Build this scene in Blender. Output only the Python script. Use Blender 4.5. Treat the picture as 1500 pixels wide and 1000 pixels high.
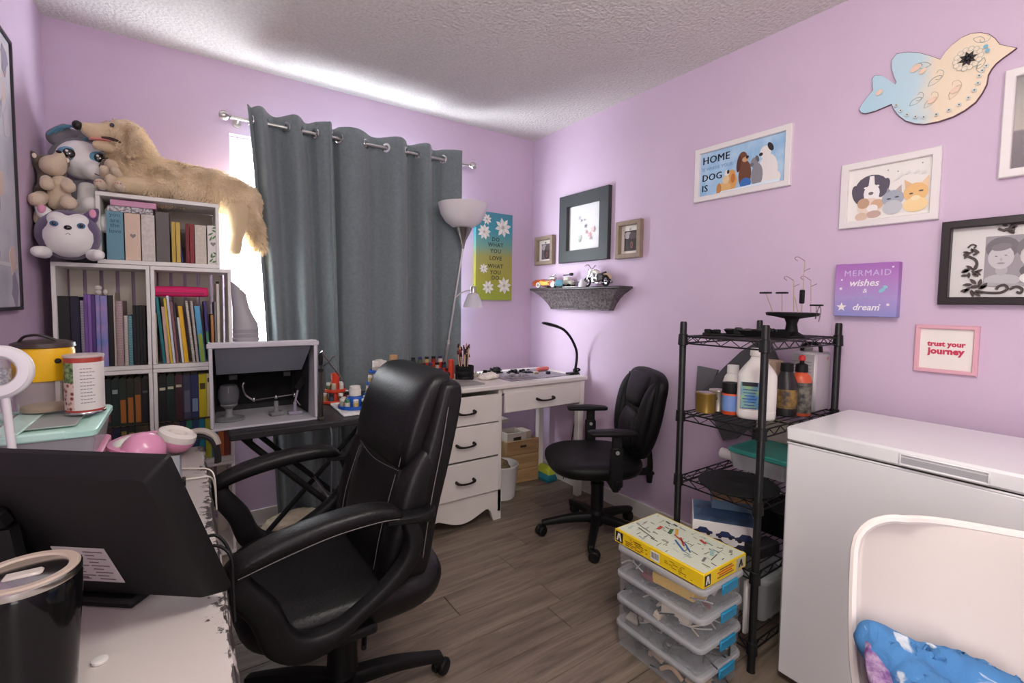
import bpy, bmesh, math, random
from mathutils import Vector, Matrix, noise
for o in list(bpy.data.objects): bpy.data.objects.remove(o)
SC = bpy.context.scene
COL = SC.collection
PI = math.pi
rnd = random.Random(7)
# ------------------------------------------------------------------ camera
F_PX, YAW, PITCH, ROLL, CY, CAMZ = 696.28, .605973, -.0572789, .01358504, 484.447, 1.235
_f = Vector((math.sin(YAW)*math.cos(PITCH), math.cos(YAW)*math.cos(PITCH), math.sin(PITCH)))
_r = Vector((math.cos(YAW), -math.sin(YAW), 0)); _u = _r.cross(_f)
_R = math.cos(ROLL)*_r + math.sin(ROLL)*_u
_U = -math.sin(ROLL)*_r + math.cos(ROLL)*_u
cd = bpy.data.cameras.new('camera'); cam = bpy.data.objects.new('camera', cd); COL.objects.link(cam)
cam.matrix_world = Matrix(((_R.x, _U.x, -_f.x, 0), (_R.y, _U.y, -_f.y, 0), (_R.z, _U.z, -_f.z, CAMZ), (0, 0, 0, 1)))
cd.sensor_width = 36; cd.lens = 36*F_PX/1500; cd.shift_y = -(500-CY)/1500; cd.clip_start = .05
SC.camera = cam
# ------------------------------------------------------------------ light
SC.view_settings.view_transform = 'Standard'; SC.view_settings.look = 'None'
SC.view_settings.gamma = 1; SC.view_settings.use_curve_mapping = False
SC.view_settings.exposure = 0.0
W = bpy.data.worlds.new('sky'); SC.world = W; W.use_nodes = True
bgn = W.node_tree.nodes['Background']; bgn.inputs[0].default_value = (.88, .95, 1, 1); bgn.inputs[1].default_value = 52.0
def area(name, loc, rot, size, power, col=(1, 1, 1), size_y=None, shape='RECTANGLE'):
    l = bpy.data.lights.new(name, 'AREA'); l.shape = shape; l.size = size; l.energy = power; l.color = col
    if size_y: l.size_y = size_y
    o = bpy.data.objects.new(name, l); COL.objects.link(o); o.location = loc; o.rotation_euler = rot; return o
pt = area('window_portal', (.85, 3.03, 1.5), (-PI/2, 0, 0), 1.3, 1, size_y=1.2); pt.data.cycles.is_portal = True
pl = bpy.data.lights.new('ceiling_globe', 'POINT'); pl.energy = 33; pl.shadow_soft_size = .16; pl.color = (1, .975, .89)
po = bpy.data.objects.new('ceiling_globe', pl); COL.objects.link(po); po.location = (.62, .30, 2.10)
area('added_fill_light', (-.40, -.72, 1.35), (PI/2, 0, math.radians(-64)), 0.8, 30, (1, .98, .90), size_y=1.9)  # added soft fill near the left wall, brightens the freezer front; no doorway here
# ------------------------------------------------------------------ materials
def lin(c):
    return tuple((v/255/12.92 if v/255 <= .04045 else ((v/255+.055)/1.055)**2.4) for v in c[:3])+(1,)
MATS = {}
def mat(name, col, rough=.5, metal=0., noise_s=None, noise_a=.1, bump=None, bump_s=200, alpha=1., trans=0., coat=0., sheen=0., emis=0., ior=1.45, col2=None, spec=None, stretch=None):
    m = bpy.data.materials.new(name); m.use_nodes = True; nt = m.node_tree; b = nt.nodes['Principled BSDF']
    I = b.inputs
    I['Base Color'].default_value = lin(col); I['Roughness'].default_value = rough; I['Metallic'].default_value = metal
    if alpha < 1: I['Alpha'].default_value = alpha
    if trans: I['Transmission Weight'].default_value = trans
    if coat: I['Coat Weight'].default_value = coat; I['Coat Roughness'].default_value = .15
    if sheen: I['Sheen Weight'].default_value = sheen
    if spec is not None: I['Specular IOR Level'].default_value = spec
    if emis: I['Emission Color'].default_value = lin(col); I['Emission Strength'].default_value = emis
    I['IOR'].default_value = ior
    L = nt.links
    def tex(scale, detail=4):
        tc = nt.nodes.new('ShaderNodeTexCoord'); n = nt.nodes.new('ShaderNodeTexNoise')
        n.inputs['Scale'].default_value = scale; n.inputs['Detail'].default_value = detail
        if stretch:
            mp = nt.nodes.new('ShaderNodeMapping'); mp.inputs['Scale'].default_value = stretch
            L.new(tc.outputs['Object'], mp.inputs[0]); L.new(mp.outputs[0], n.inputs['Vector'])
        else: L.new(tc.outputs['Object'], n.inputs['Vector'])
        return n
    if noise_s:
        n = tex(noise_s); r = nt.nodes.new('ShaderNodeValToRGB')
        c = lin(col); c2 = lin(col2) if col2 else tuple(v*(1-noise_a) for v in c[:3])+(1,)
        r.color_ramp.elements[0].position = .35; r.color_ramp.elements[1].position = .65
        r.color_ramp.elements[0].color = c2
        r.color_ramp.elements[1].color = c if col2 else tuple(min(1, v*(1+noise_a)) for v in c[:3])+(1,)
        L.new(n.outputs['Fac'], r.inputs[0]); L.new(r.outputs[0], I['Base Color'])
    if bump:
        n = tex(bump_s, 3); bp = nt.nodes.new('ShaderNodeBump'); bp.inputs['Strength'].default_value = bump; bp.inputs['Distance'].default_value = .01
        L.new(n.outputs['Fac'], bp.inputs['Height']); L.new(bp.outputs[0], I['Normal'])
    MATS[name] = m; return m
def C(col, rough=.5, **k):                       # cached plain colour
    key = 'paint_%d_%d_%d_%d' % (*[int(c) for c in col[:3]], int(rough*100))+''.join('%s%s' % (a, k[a]) for a in sorted(k))
    return MATS.get(key) or mat(key, col, rough, **k)
# ------------------------------------------------------------------ mesh builder
def catmull(P, n=6, closed=False):
    P = [Vector(p) for p in P]; N = len(P); out = []
    for i in range(N if closed else N-1):
        if closed: a, b, c, d = P[i-1], P[i], P[(i+1) % N], P[(i+2) % N]
        else: a, b, c, d = P[max(i-1, 0)], P[i], P[i+1], P[min(i+2, N-1)]
        for k in range(n):
            t = k/n
            out.append(.5*((2*b)+(c-a)*t+(2*a-5*b+4*c-d)*t*t+(3*b-a-3*c+d)*t**3))
    if not closed: out.append(P[-1])
    return out
def lerp(a, b, t): return a+(b-a)*t
class MB:
    def __init__(s): s.v = []; s.f = []; s.mi = []; s.cur = 0
    def add(s, vs, fs, M=None):
        o = len(s.v)
        s.v += [tuple(M @ Vector(p)) if M else tuple(p) for p in vs]
        s.f += [tuple(i+o for i in f) for f in fs]; s.mi += [s.cur]*len(fs); return s
    def slot(s, i): s.cur = i; return s
    def box(s, c, d, bev=0, M=None, rz=0):
        hx, hy, hz = d[0]/2, d[1]/2, d[2]/2
        T = Matrix.Translation(c) @ Matrix.Rotation(rz, 4, 'Z')
        if M: T = M @ T
        if bev <= 0:
            vs = [(x, y, z) for x in (-hx, hx) for y in (-hy, hy) for z in (-hz, hz)]
            return s.add(vs, [(0, 1, 3, 2), (4, 6, 7, 5), (0, 4, 5, 1), (2, 3, 7, 6), (0, 2, 6, 4), (1, 5, 7, 3)], T)
        b = min(bev, hx*.98, hy*.98, hz*.98); vs = []; ix = {}
        for sx in (-1, 1):
            for sy in (-1, 1):
                for sz in (-1, 1):
                    for a in range(3):
                        p = [sx*(hx-b), sy*(hy-b), sz*(hz-b)]; p[a] += (sx, sy, sz)[a]*b
                        ix[sx, sy, sz, a] = len(vs); vs.append(p)
        fs = []
        for a in range(3):
            u, w = (a+1) % 3, (a+2) % 3
            for sg in (-1, 1):
                q = []
                for (i, j) in ((-1, -1), (1, -1), (1, 1), (-1, 1)):
                    k = [0, 0, 0]; k[a] = sg; k[u] = i; k[w] = j; q.append(ix[(*k, a)])
                fs.append(tuple(q) if sg > 0 else tuple(q[::-1]))
            for i in (-1, 1):
                for j in (-1, 1):                # edges along axis a
                    k0 = [0, 0, 0]; k0[a] = -1; k0[u] = i; k0[w] = j; k1 = list(k0); k1[a] = 1
                    q = [ix[(*k0, u)], ix[(*k1, u)], ix[(*k1, w)], ix[(*k0, w)]]
                    fs.append(tuple(q) if i*j < 0 else tuple(q[::-1]))
        for sx in (-1, 1):
            for sy in (-1, 1):
                for sz in (-1, 1):
                    q = (ix[sx, sy, sz, 0], ix[sx, sy, sz, 1], ix[sx, sy, sz, 2])
                    fs.append(q if sx*sy*sz > 0 else q[::-1])
        return s.add(vs, fs, T)
    def rings(s, R, caps=True, closed=False, M=None):
        n = len(R[0]); vs = [p for r in R for p in r]; fs = []
        for i in range(len(R) if closed else len(R)-1):
            j = (i+1) % len(R)
            for k in range(n):
                fs.append((i*n+k, i*n+(k+1) % n, j*n+(k+1) % n, j*n+k))
        if caps and not closed:
            fs.append(tuple(range(n))[::-1]); fs.append(tuple((len(R)-1)*n+k for k in range(n)))
        return s.add(vs, fs, M)
    def lathe(s, prof, n=24, c=(0, 0, 0), M=None, caps=True, sx=1, sy=1):
        R = [[(c[0]+max(r, 1e-4)*sx*math.cos(2*PI*k/n), c[1]+max(r, 1e-4)*sy*math.sin(2*PI*k/n), c[2]+z) for k in range(n)] for r, z in prof]
        return s.rings(R, caps, M=M)
    def cyl(s, p0, p1, r0, r1=None, n=14, M=None):
        return s.tube([p0, p1], [r0, r0 if r1 is None else r1], n, sm=0, M=M)
    def tube(s, pts, r, n=8, sm=6, closed=False, M=None, caps=True):
        P = catmull(pts, sm, closed) if sm else [Vector(p) for p in pts]
        N = len(P)
        if not isinstance(r, (list, tuple)): rr = [r]*N
        else:
            K = len(r)-1; rr = []
            for i in range(N):
                t = i/(N-1)*K; k = min(int(t), K-1); rr.append(lerp(r[k], r[k+1], t-k))
        return s.sweep(P, [(2*a, 2*a) for a in rr], n=n, sm=0, closed=closed, M=M, caps=caps, e=2)
    def sweep(s, pts, wh, up=None, n=12, sm=6, e=2.6, closed=False, M=None, caps=True):
        """superellipse section (width across, height along up) along a path"""
        P = catmull(pts, sm, closed) if sm else [Vector(p) for p in pts]
        N = len(P); K = len(wh)-1; R = []
        d0 = (P[1]-P[0]).normalized()
        U = Vector(up) if up else (Vector((0, 0, 1)) if abs(d0.z) < .9 else Vector((0, 1, 0)))
        for i in range(N):
            d = (P[(i+1) % N]-P[i-1]) if closed else (P[min(i+1, N-1)]-P[max(i-1, 0)])
            d.normalize()
            if up is None and i: U = (U-d*U.dot(d))
            u = (U-d*U.dot(d)).normalized(); w = d.cross(u)
            if up is None: U = u
            if K == N-1: W_, H_ = wh[i]
            elif K == 0: W_, H_ = wh[0]
            else:
                t = i/(N-1)*K; k = min(int(t), K-1); W_ = lerp(wh[k][0], wh[k+1][0], t-k); H_ = lerp(wh[k][1], wh[k+1][1], t-k)
            ring = []
            for k in range(n):
                a = 2*PI*k/n+PI/n; ca, sa = math.cos(a), math.sin(a)
                ring.append(P[i]+w*(W_/2*math.copysign(abs(ca)**(2/e), ca))+u*(H_/2*math.copysign(abs(sa)**(2/e), sa)))
            R.append(ring)
        return s.rings(R, caps, closed, M)
    def ell(s, c, r, nu=16, nv=10, M=None, R=None):
        c = Vector(c); T = Matrix.Translation(c)
        if R is not None: T = T @ R
        if M: T = M @ T
        rr = r if isinstance(r, (list, tuple)) else (r, r, r)
        prof = [(math.sin(PI*i/nv), -math.cos(PI*i/nv)) for i in range(nv+1)]
        RR = [[(max(q, 1e-3)*rr[0]*math.cos(2*PI*k/nu), max(q, 1e-3)*rr[1]*math.sin(2*PI*k/nu), z*rr[2]) for k in range(nu)] for q, z in prof]
        return s.rings(RR, True, M=T)
    def prism(s, poly, z0, z1, M=None):
        n = len(poly)
        vs = [(p[0], p[1], z0) for p in poly]+[(p[0], p[1], z1) for p in poly]
        fs = [tuple(range(n))[::-1], tuple(range(n, 2*n))]+[(i, (i+1) % n, n+(i+1) % n, n+i) for i in range(n)]
        return s.add(vs, fs, M)
    def sheet(s, fn, nu, nv, M=None, cu=False):
        vs = [fn(i/nu, j/nv) for i in range(nu+1) for j in range(nv+1)]
        fs = [(i*(nv+1)+j, (i+1)*(nv+1)+j, (i+1)*(nv+1)+j+1, i*(nv+1)+j+1) for i in range(nu) for j in range(nv)]
        return s.add(vs, fs, M)
    def mesh(s, name, m, ang=40, fix=True):
        me = bpy.data.meshes.new(name); me.from_pydata(s.v, [], s.f); me.update()
        for a in (m if isinstance(m, (list, tuple)) else [m]): me.materials.append(a)
        me.polygons.foreach_set('material_index', s.mi)
        if fix:
            bm = bmesh.new(); bm.from_mesh(me); bmesh.ops.recalc_face_normals(bm, faces=bm.faces); bm.to_mesh(me); bm.free()
        if ang:
            me.polygons.foreach_set('use_smooth', [True]*len(me.polygons)); me.set_sharp_from_angle(angle=math.radians(ang))
        return me
    def build(s, name, m, parent=None, loc=(0, 0, 0), rz=0, ang=40, fix=True, **tags):
        o = bpy.data.objects.new(name, s.mesh(name, m, ang, fix)); COL.objects.link(o)
        o.location = loc; o.rotation_euler = (0, 0, rz)
        if parent: o.parent = parent
        for k, v in tags.items(): o[k] = v
        return o
def tag(o, label, cat, group=None):
    o['label'] = label; o['category'] = cat
    if group: o['group'] = group
    return o
def thing(name, label, cat, loc=(0, 0, 0), rz=0, group=None):
    o = bpy.data.objects.new(name, None); COL.objects.link(o); o.empty_display_size = .05
    o.location = loc; o.rotation_euler = (0, 0, rz); return tag(o, label, cat, group)
def dup(root, loc=None, rz=None, label=None, group=None):
    r = root.copy(); COL.objects.link(r)
    if loc is not None: r.location = loc
    if rz is not None: r.rotation_euler = (0, 0, rz)
    if label: r['label'] = label
    if group: r['group'] = group
    for ch in list(root.children):
        c = ch.copy(); COL.objects.link(c); c.parent = r
        for g in list(ch.children):
            d = g.copy(); COL.objects.link(d); d.parent = c
    return r
def solid(o, t, off=-1):
    """give a sheet thickness, applied"""
    md = o.modifiers.new('s', 'SOLIDIFY'); md.thickness = t; md.offset = off
    return bake(o)
def bake(o):
    bpy.context.view_layer.update()
    dg = bpy.context.evaluated_depsgraph_get(); me = bpy.data.meshes.new_from_object(o.evaluated_get(dg))
    o.modifiers.clear(); o.data = me; return o
def blob(prims, voxel=.01, smooth=4, jitter=0):
    """one continuous body: overlapping balls/capsules remeshed; prims = (p0, p1, r0, r1) or (c, (rx,ry,rz))"""
    mb = MB()
    for p in prims:
        if len(p) == 2: mb.ell(p[0], p[1], 14, 9)
        else:
            a, b = Vector(p[0]), Vector(p[1]); k = 5
            for i in range(k+1):
                t = i/k; mb.ell(a.lerp(b, t), lerp(p[2], p[3], t), 12, 8)
    o = bpy.data.objects.new('tmp', mb.mesh('tmp', [], 0)); COL.objects.link(o)
    md = o.modifiers.new('r', 'REMESH'); md.mode = 'VOXEL'; md.voxel_size = voxel
    md = o.modifiers.new('m', 'SMOOTH'); md.iterations = smooth; md.factor = .5
    bake(o); me = o.data; bpy.data.objects.remove(o)
    if jitter:
        for v in me.vertices: v.co += Vector(v.normal)*(noise.noise(v.co*35)*jitter)
    me.polygons.foreach_set('use_smooth', [True]*len(me.polygons))
    return me
def link(name, me, m, parent=None, **tags):
    me.materials.clear(); me.materials.append(m); me.name = name
    o = bpy.data.objects.new(name, me); COL.objects.link(o)
    if parent: o.parent = parent
    for k, v in tags.items(): o[k] = v
    return o
def fur(me, n, length, m, parent, droop=.4, seed=1, keep=None):
    """short pile: thin blades rooted on the body"""
    r = random.Random(seed); mb = MB(); ps = list(me.polygons); areas = [p.area for p in ps]
    for p in r.choices(ps, areas, k=n):
        c = Vector(p.center)+Vector((r.uniform(-1, 1), r.uniform(-1, 1), r.uniform(-1, 1)))*.004; nn = Vector(p.normal)
        if keep and not keep(c): continue
        sl = Vector((noise.noise(c*14), noise.noise(c*14+Vector((9, 3, 1))), -droop+.3*noise.noise(c*9))).normalized()
        d = (nn*.55+sl*.75+Vector((r.uniform(-.3, .3), r.uniform(-.3, .3), r.uniform(-.3, .3)))).normalized()
        t = nn.cross(d)
        if t.length < 1e-3: continue
        t = t.normalized()*.0016; L = length*r.uniform(.6, 1.2)
        mb.add([c-t, c+t, c+d*L*.6+t*.7+nn*.001, c+d*L-nn*L*.1], [(0, 1, 2), (0, 2, 3)])
    o = mb.build('fur', m, parent, ang=0, fix=False); o['kind'] = 'stuff'; return o
def text(s, size, m, parent, M, name='lettering', depth=.0006, align='CENTER', bold=0, shear=0, space=1):
    cu = bpy.data.curves.new('t', 'FONT'); cu.body = s; cu.size = size; cu.align_x = align; cu.align_y = 'CENTER'
    cu.extrude = depth; cu.offset = bold; cu.shear = shear; cu.space_character = space; cu.resolution_u = 2
    o = bpy.data.objects.new('t', cu); COL.objects.link(o); bpy.context.view_layer.update()
    me = bpy.data.meshes.new_from_object(o.evaluated_get(bpy.context.evaluated_depsgraph_get())); bpy.data.objects.remove(o)
    me.transform(M); return link(name, me, m, parent)
FRONT = Matrix.Rotation(PI/2, 4, 'X')            # xy drawing -> stands up facing -y
def on(x, y, z): return Matrix.Translation((x, y, z)) @ FRONT
# ================================================================== the setting
XL, XR, YB, YF, ZC = -.474, 2.173, 2.888, -1.1, 2.44
WALLP = mat('lilac_wall_paint', (210, 187, 211), .75, noise_s=3, noise_a=.02, bump=.05, bump_s=180)
CEIL = mat('popcorn_ceiling', (226, 221, 218), .95, noise_s=75, noise_a=.07, bump=1.0, bump_s=70)
WHITE = mat('white_paint', (232, 229, 226), .45)
TRIM = mat('white_trim', (225, 220, 216), .5)
def struct(o): o['kind'] = 'structure'; return o
def wood_mat(name, c1, c2, c3, scale=1., along='X', rough=.45, rand=True):
    m = bpy.data.materials.new(name); m.use_nodes = True; nt = m.node_tree; L = nt.links; b = nt.nodes['Principled BSDF']
    tc = nt.nodes.new('ShaderNodeTexCoord'); mp = nt.nodes.new('ShaderNodeMapping')
    mp.inputs['Scale'].default_value = {'X': (1.2*scale, 16*scale, 16*scale), 'Y': (16*scale, 1.2*scale, 16*scale), 'Z': (16*scale, 16*scale, 1.2*scale)}[along]
    oi = nt.nodes.new('ShaderNodeObjectInfo')
    ad = nt.nodes.new('ShaderNodeVectorMath'); ad.operation = 'MULTIPLY_ADD'
    cv = nt.nodes.new('ShaderNodeCombineXYZ')
    for k in range(3): L.new(oi.outputs['Random'], cv.inputs[k])
    ad.inputs[1].default_value = (37, 53, 11); L.new(cv.outputs[0], ad.inputs[0]); L.new(tc.outputs['Object'], ad.inputs[2])
    L.new(ad.outputs[0], mp.inputs[0])
    n = nt.nodes.new('ShaderNodeTexNoise'); n.inputs['Scale'].default_value = 1.6; n.inputs['Detail'].default_value = 8; n.inputs['Roughness'].default_value = .68; n.inputs['Distortion'].default_value = .9
    L.new(mp.outputs[0], n.inputs['Vector'])
    r = nt.nodes.new('ShaderNodeValToRGB'); e = r.color_ramp.elements
    e[0].position = .3; e[0].color = lin(c1); e[1].position = .72; e[1].color = lin(c3); k = e.new(.5); k.color = lin(c2)
    L.new(n.outputs['Fac'], r.inputs[0])
    hs = nt.nodes.new('ShaderNodeHueSaturation'); mr = nt.nodes.new('ShaderNodeMapRange')
    mr.inputs['To Min'].default_value = .88 if rand else 1; mr.inputs['To Max'].default_value = 1.12 if rand else 1
    L.new(oi.outputs['Random'], mr.inputs['Value']); L.new(mr.outputs[0], hs.inputs['Value']); L.new(r.outputs[0], hs.inputs['Color'])
    L.new(hs.outputs[0], b.inputs['Base Color']); b.inputs['Roughness'].default_value = rough
    bp = nt.nodes.new('ShaderNodeBump'); bp.inputs['Strength'].default_value = .12; bp.inputs['Distance'].default_value = .004
    L.new(n.outputs['Fac'], bp.inputs['Height']); L.new(bp.outputs[0], b.inputs['Normal'])
    return m
FLOORM = wood_mat('grey_brown_oak_laminate', (88, 77, 66), (124, 110, 96), (152, 137, 120), 1., 'X', .42)
GROUT = mat('plank_joint', (52, 44, 40), .8)
fl = struct(MB().box(((XL+XR)/2, (YB+YF)/2, -.03), (XR-XL+.24, YB-YF+.24, .048)).build('floor', GROUT))
full = MB().box((0, 0, -.003), (1.197, .148, .006), .0012).mesh('plank', FLOORM, 0)
y = YF; row = 0
while y < YB-.01:
    w = min(.15, YB-y); x = XL-rnd.uniform(.1, 1.1) if row != 17 else 1.275-1.2*2
    while x < XR:
        a, b_ = max(x, XL), min(x+1.2, XR)
        if b_-a > .02:
            if b_-a > 1.19 and w > .149: o = bpy.data.objects.new('plank', full); COL.objects.link(o); o.location = ((a+b_)/2, y+w/2, 0)
            else: o = MB().box((0, 0, -.003), (b_-a-.003, w-.002, .006), .0012).build('plank', FLOORM, loc=((a+b_)/2, y+w/2, 0), ang=0)
            o.parent = fl
        x += 1.2
    y += .15; row += 1
T = .12
struct(MB().box(((XL+XR)/2, (YB+YF)/2, ZC+.05), (XR-XL+2*T, YB-YF+2*T, .1)).build('ceiling', CEIL))
struct(MB().box((XL-T/2, (YB+YF)/2, ZC/2), (T, YB-YF+2*T, ZC)).build('wall_left', WALLP))
struct(MB().box((XR+T/2, (YB+YF)/2, ZC/2), (T, YB-YF+2*T, ZC)).build('wall_right', WALLP))
struct(MB().box(((XL+XR)/2, YF-T/2, ZC/2), (XR-XL, T, ZC)).build('wall_front', WALLP))
WX0, WX1, WZ0, WZ1 = .215, 1.47, .88, 2.09
mb = MB(); yc = YB+T/2
mb.box(((XL+WX0)/2, yc, ZC/2), (WX0-XL, T, ZC)); mb.box(((WX1+XR)/2, yc, ZC/2), (XR-WX1, T, ZC))
mb.box(((WX0+WX1)/2, yc, WZ0/2), (WX1-WX0, T, WZ0)); mb.box(((WX0+WX1)/2, yc, (WZ1+ZC)/2), (WX1-WX0, T, ZC-WZ1))
struct(mb.build('wall_back', WALLP))
win = bpy.data.objects.new('window_1', None); COL.objects.link(win); win.location = ((WX0+WX1)/2, YB, WZ0); struct(win)
ww, wh = WX1-WX0, WZ1-WZ0
mb = MB()
for sx in (-1, 1): mb.box((sx*(ww/2-.02), .07, wh/2), (.04, .06, wh), .004)
mb.box((0, .07, .02), (ww-.08, .06, .04), .004); mb.box((0, .07, wh-.02), (ww-.08, .06, .04), .004); mb.box((.1, .07, wh/2), (.045, .05, wh-.08), .004)
mb.build('frame', WHITE, win)
MB().box((0, .02, -.0125), (ww+.04, .09, .025), .004).build('sill', WHITE, win)
GLASS = mat('window_glass', (255, 255, 255), .02, alpha=.12)
for a, b_ in ((-ww/2+.04, .0775), (.1225, ww/2-.04)):
    MB().box(((a+b_)/2, .075, wh/2), (b_-a, .006, wh-.08)).build('pane', GLASS, win)
for nm, c, d in (('baseboard_right', (XR-.007, (YB+YF)/2, .045), (.014, YB-YF-.03, .09)), ('baseboard_back', ((XL+XR)/2, YB-.007, .045), (XR-XL-.03, .014, .09)), ('baseboard_left', (XL+.007, (YB+YF)/2, .045), (.014, YB-YF-.03, .09))):
    struct(MB().box(c, d, .003).build(nm, TRIM))
# ================================================================== curtains, rod
CURT = mat('slate_blue_curtain', (122, 133, 136), .9, noise_s=60, noise_a=.08, bump=.25, bump_s=500, sheen=.3)
METAL = mat('brushed_nickel', (200, 198, 194), .3, 1.)
CHROME = mat('chrome', (225, 225, 225), .12, 1.)
ROD_Z, ROD_Y = 2.142, 2.79
rod = thing('curtain_rod', 'brushed metal curtain rod with ball finials above the window', 'curtain rod', (.88, ROD_Y, ROD_Z))
MB().cyl((-.66, 0, 0), (.69, 0, 0), .0085, n=12).build('rod', METAL, rod)
for sx, nm in ((-.66, 'finial'), (.69, 'finial')):
    sg = 1 if sx > 0 else -1
    MB().lathe([(.009, 0), (.012, .004), (.009, .012), (.02, .02), (.024, .034), (.018, .05), (.004, .055)], 14, M=Matrix.Translation((sx, 0, 0)) @ Matrix.Rotation(sg*PI/2, 4, 'Y')).build(nm, METAL, rod)
for sx in (-.63, .665):
    MB().cyl((sx, .094, 0), (sx, 0, 0), .006).cyl((sx, .098, 0), (sx, .088, 0), .02).build('bracket', METAL, rod)
def curtain(cross, signs, x_top, x_bot, label, seed, zt=2.205, zb=.04):
    """cross: x of every crossing of the rod; signs: +1 lobe towards the room"""
    xs = [x_top[0]]+cross+[x_top[1]]; r = random.Random(seed)
    t = thing('curtain', label, 'curtain', (0, ROD_Y, 0))
    NU = 150
    amp = [r.uniform(.8, 1.1) for _ in signs]
    def fn(u, v):
        x = lerp(xs[0], xs[-1], u); k = 0
        while k < len(xs)-2 and x > xs[k+1]: k += 1
        ph = (x-xs[k])/(xs[k+1]-xs[k])
        if k == 0: q = math.sin(PI/2*min(1, ph+.35) if cross else 0)*1; q = math.cos(ph*PI/2)*1 if k == 0 else q
        elif k == len(xs)-2: q = math.sin(ph*PI/2)
        else: q = math.sin(ph*PI)
        w = lerp(1, .85, min(1, v*1.6))
        yy = -signs[k]*amp[k]*.055*q*w
        yy += -.012*v*math.sin(x*23+seed*2+v*2)*min(1, v*3) + .006*noise.noise(Vector((x*9, v*3, seed)))*min(1, v*4)
        z = lerp(zt, zb, v)
        xx = x + (lerp(x_bot[0]-x_top[0], x_bot[1]-x_top[1], u))*min(1, v*1.0)**.8 + .006*noise.noise(Vector((x*12, v*5, seed+3)))*v
        return (xx, yy, z)
    cl = solid(MB().sheet(fn, NU, 46).build('fabric', CURT, t, ang=0, fix=False), .003, 0)
    cl.data.polygons.foreach_set('use_smooth', [True]*len(cl.data.polygons))
    for i, xc in enumerate(cross):
        sg = 1 if signs[i+1] > 0 else -1
        sp_ = (xs[i+2]-xs[i])/2; an = math.atan(.055*PI/max(sp_, .03))*.9
        M = Matrix.Translation((xc, -.004, ROD_Z)) @ Matrix.Rotation(-sg*an, 4, 'Z') @ FRONT
        ring = [(.026*math.cos(a), .026*math.sin(a), 0) for a in [2*PI*k/16 for k in range(16)]]
        MB().lathe([(.015, -.005), (.027, -.004), (.029, 0), (.027, .004), (.015, .005), (.0145, 0), (.015, -.005)], 20, M=M, caps=False).build('grommet', CHROME, t)
    return t
curtain([.305, .375, .468, .545, .612], [1, 1, -1, 1, -1, 1], (.284, .685), (.40, .735), 'left slate grey curtain panel, pulled off the bright window edge', 1)
curtain([.70, .738, .89, 1.01, 1.135, 1.205, 1.30, 1.38], [1, -1, 1, -1, 1, -1, 1, -1, 1], (.672, 1.49), (.70, 1.49), 'right slate grey curtain panel, the wider one beside the floor lamp', 2)
# ================================================================== crate bookcase
CRATE = mat('white_crate_paint', (240, 237, 232), .6, noise_s=8, noise_a=.02)
CRATE_IN = mat('bare_crate_slat', (226, 217, 204), .7, noise_s=9, noise_a=.04)
BY0, BY1 = 2.622, 2.872
def crate(x0, x1, z0, z1, label, nslat=5, horiz=False, slat_m=None, gap=.22):
    t = thing('wooden_crate', label, 'crate', ((x0+x1)/2, (BY0+BY1)/2, z0), group='white crates stacked as a bookcase')
    w, d, h = x1-x0, BY1-BY0, z1-z0; tb = .018
    for sx in (-1, 1):
        MB().box((sx*(w/2-.007), 0, h/2), (.014, d, h-2*tb-.001), .0015).build('side_panel', CRATE, t)
    MB().box((0, 0, tb/2), (w, d, tb), .0015).build('board', CRATE, t); MB().box((0, 0, h-tb/2-.001), (w, d, tb-.001), .0015).build('board', CRATE, t)
    L = (h-2*tb-.002) if horiz else (w-.03); pit = L/nslat
    for k in range(nslat):
        q = -L/2+pit*(k+.5)
        c, dd = ((0, d/2-.005, h/2+q), (w-.03, .008, pit*(1-gap))) if horiz else ((q, d/2-.005, h/2), (pit*(1-gap), .008, h-2*tb-.002))
        MB().box(c, dd, .001).build('slat', slat_m or CRATE_IN, t)
    return t
ZB = [.001, .4625, .925, 1.380]
XA, XM, XE = -.432, -.115, .192
crate(XA, XM-.001, ZB[0], ZB[1], 'white crate on the floor at the foot of the left stack')
crate(XM+.001, XE, ZB[0], ZB[1], 'white crate on the floor at the foot of the right stack')
crate(XA, XM-.001, ZB[1], ZB[2], 'white crate of dark paperbacks in the middle of the left stack')
crate(XM+.001, XE, ZB[1], ZB[2], 'white crate with yellow and dark paperbacks in the middle of the right stack')
crate(XA, XM-.001, ZB[2], ZB[3], 'white crate of binders and notebooks under the round purple plush')
crate(XM+.001, XE, ZB[2], ZB[3], 'white crate of leaning picture books with a pink pencil case')
crate(-.288, .148, ZB[3], 1.679, 'white crate lying sideways on top, filled with keepsake books', 3, True, mat('grey_beige_slat', (178, 168, 156), .7), .03)  # back slats are plain grey-beige
PAGES = mat('paper_pages', (232, 226, 210), .85, noise_s=300, noise_a=.06)
COIL = mat('spiral_wire', (205, 203, 200), .3, .9)
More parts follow.
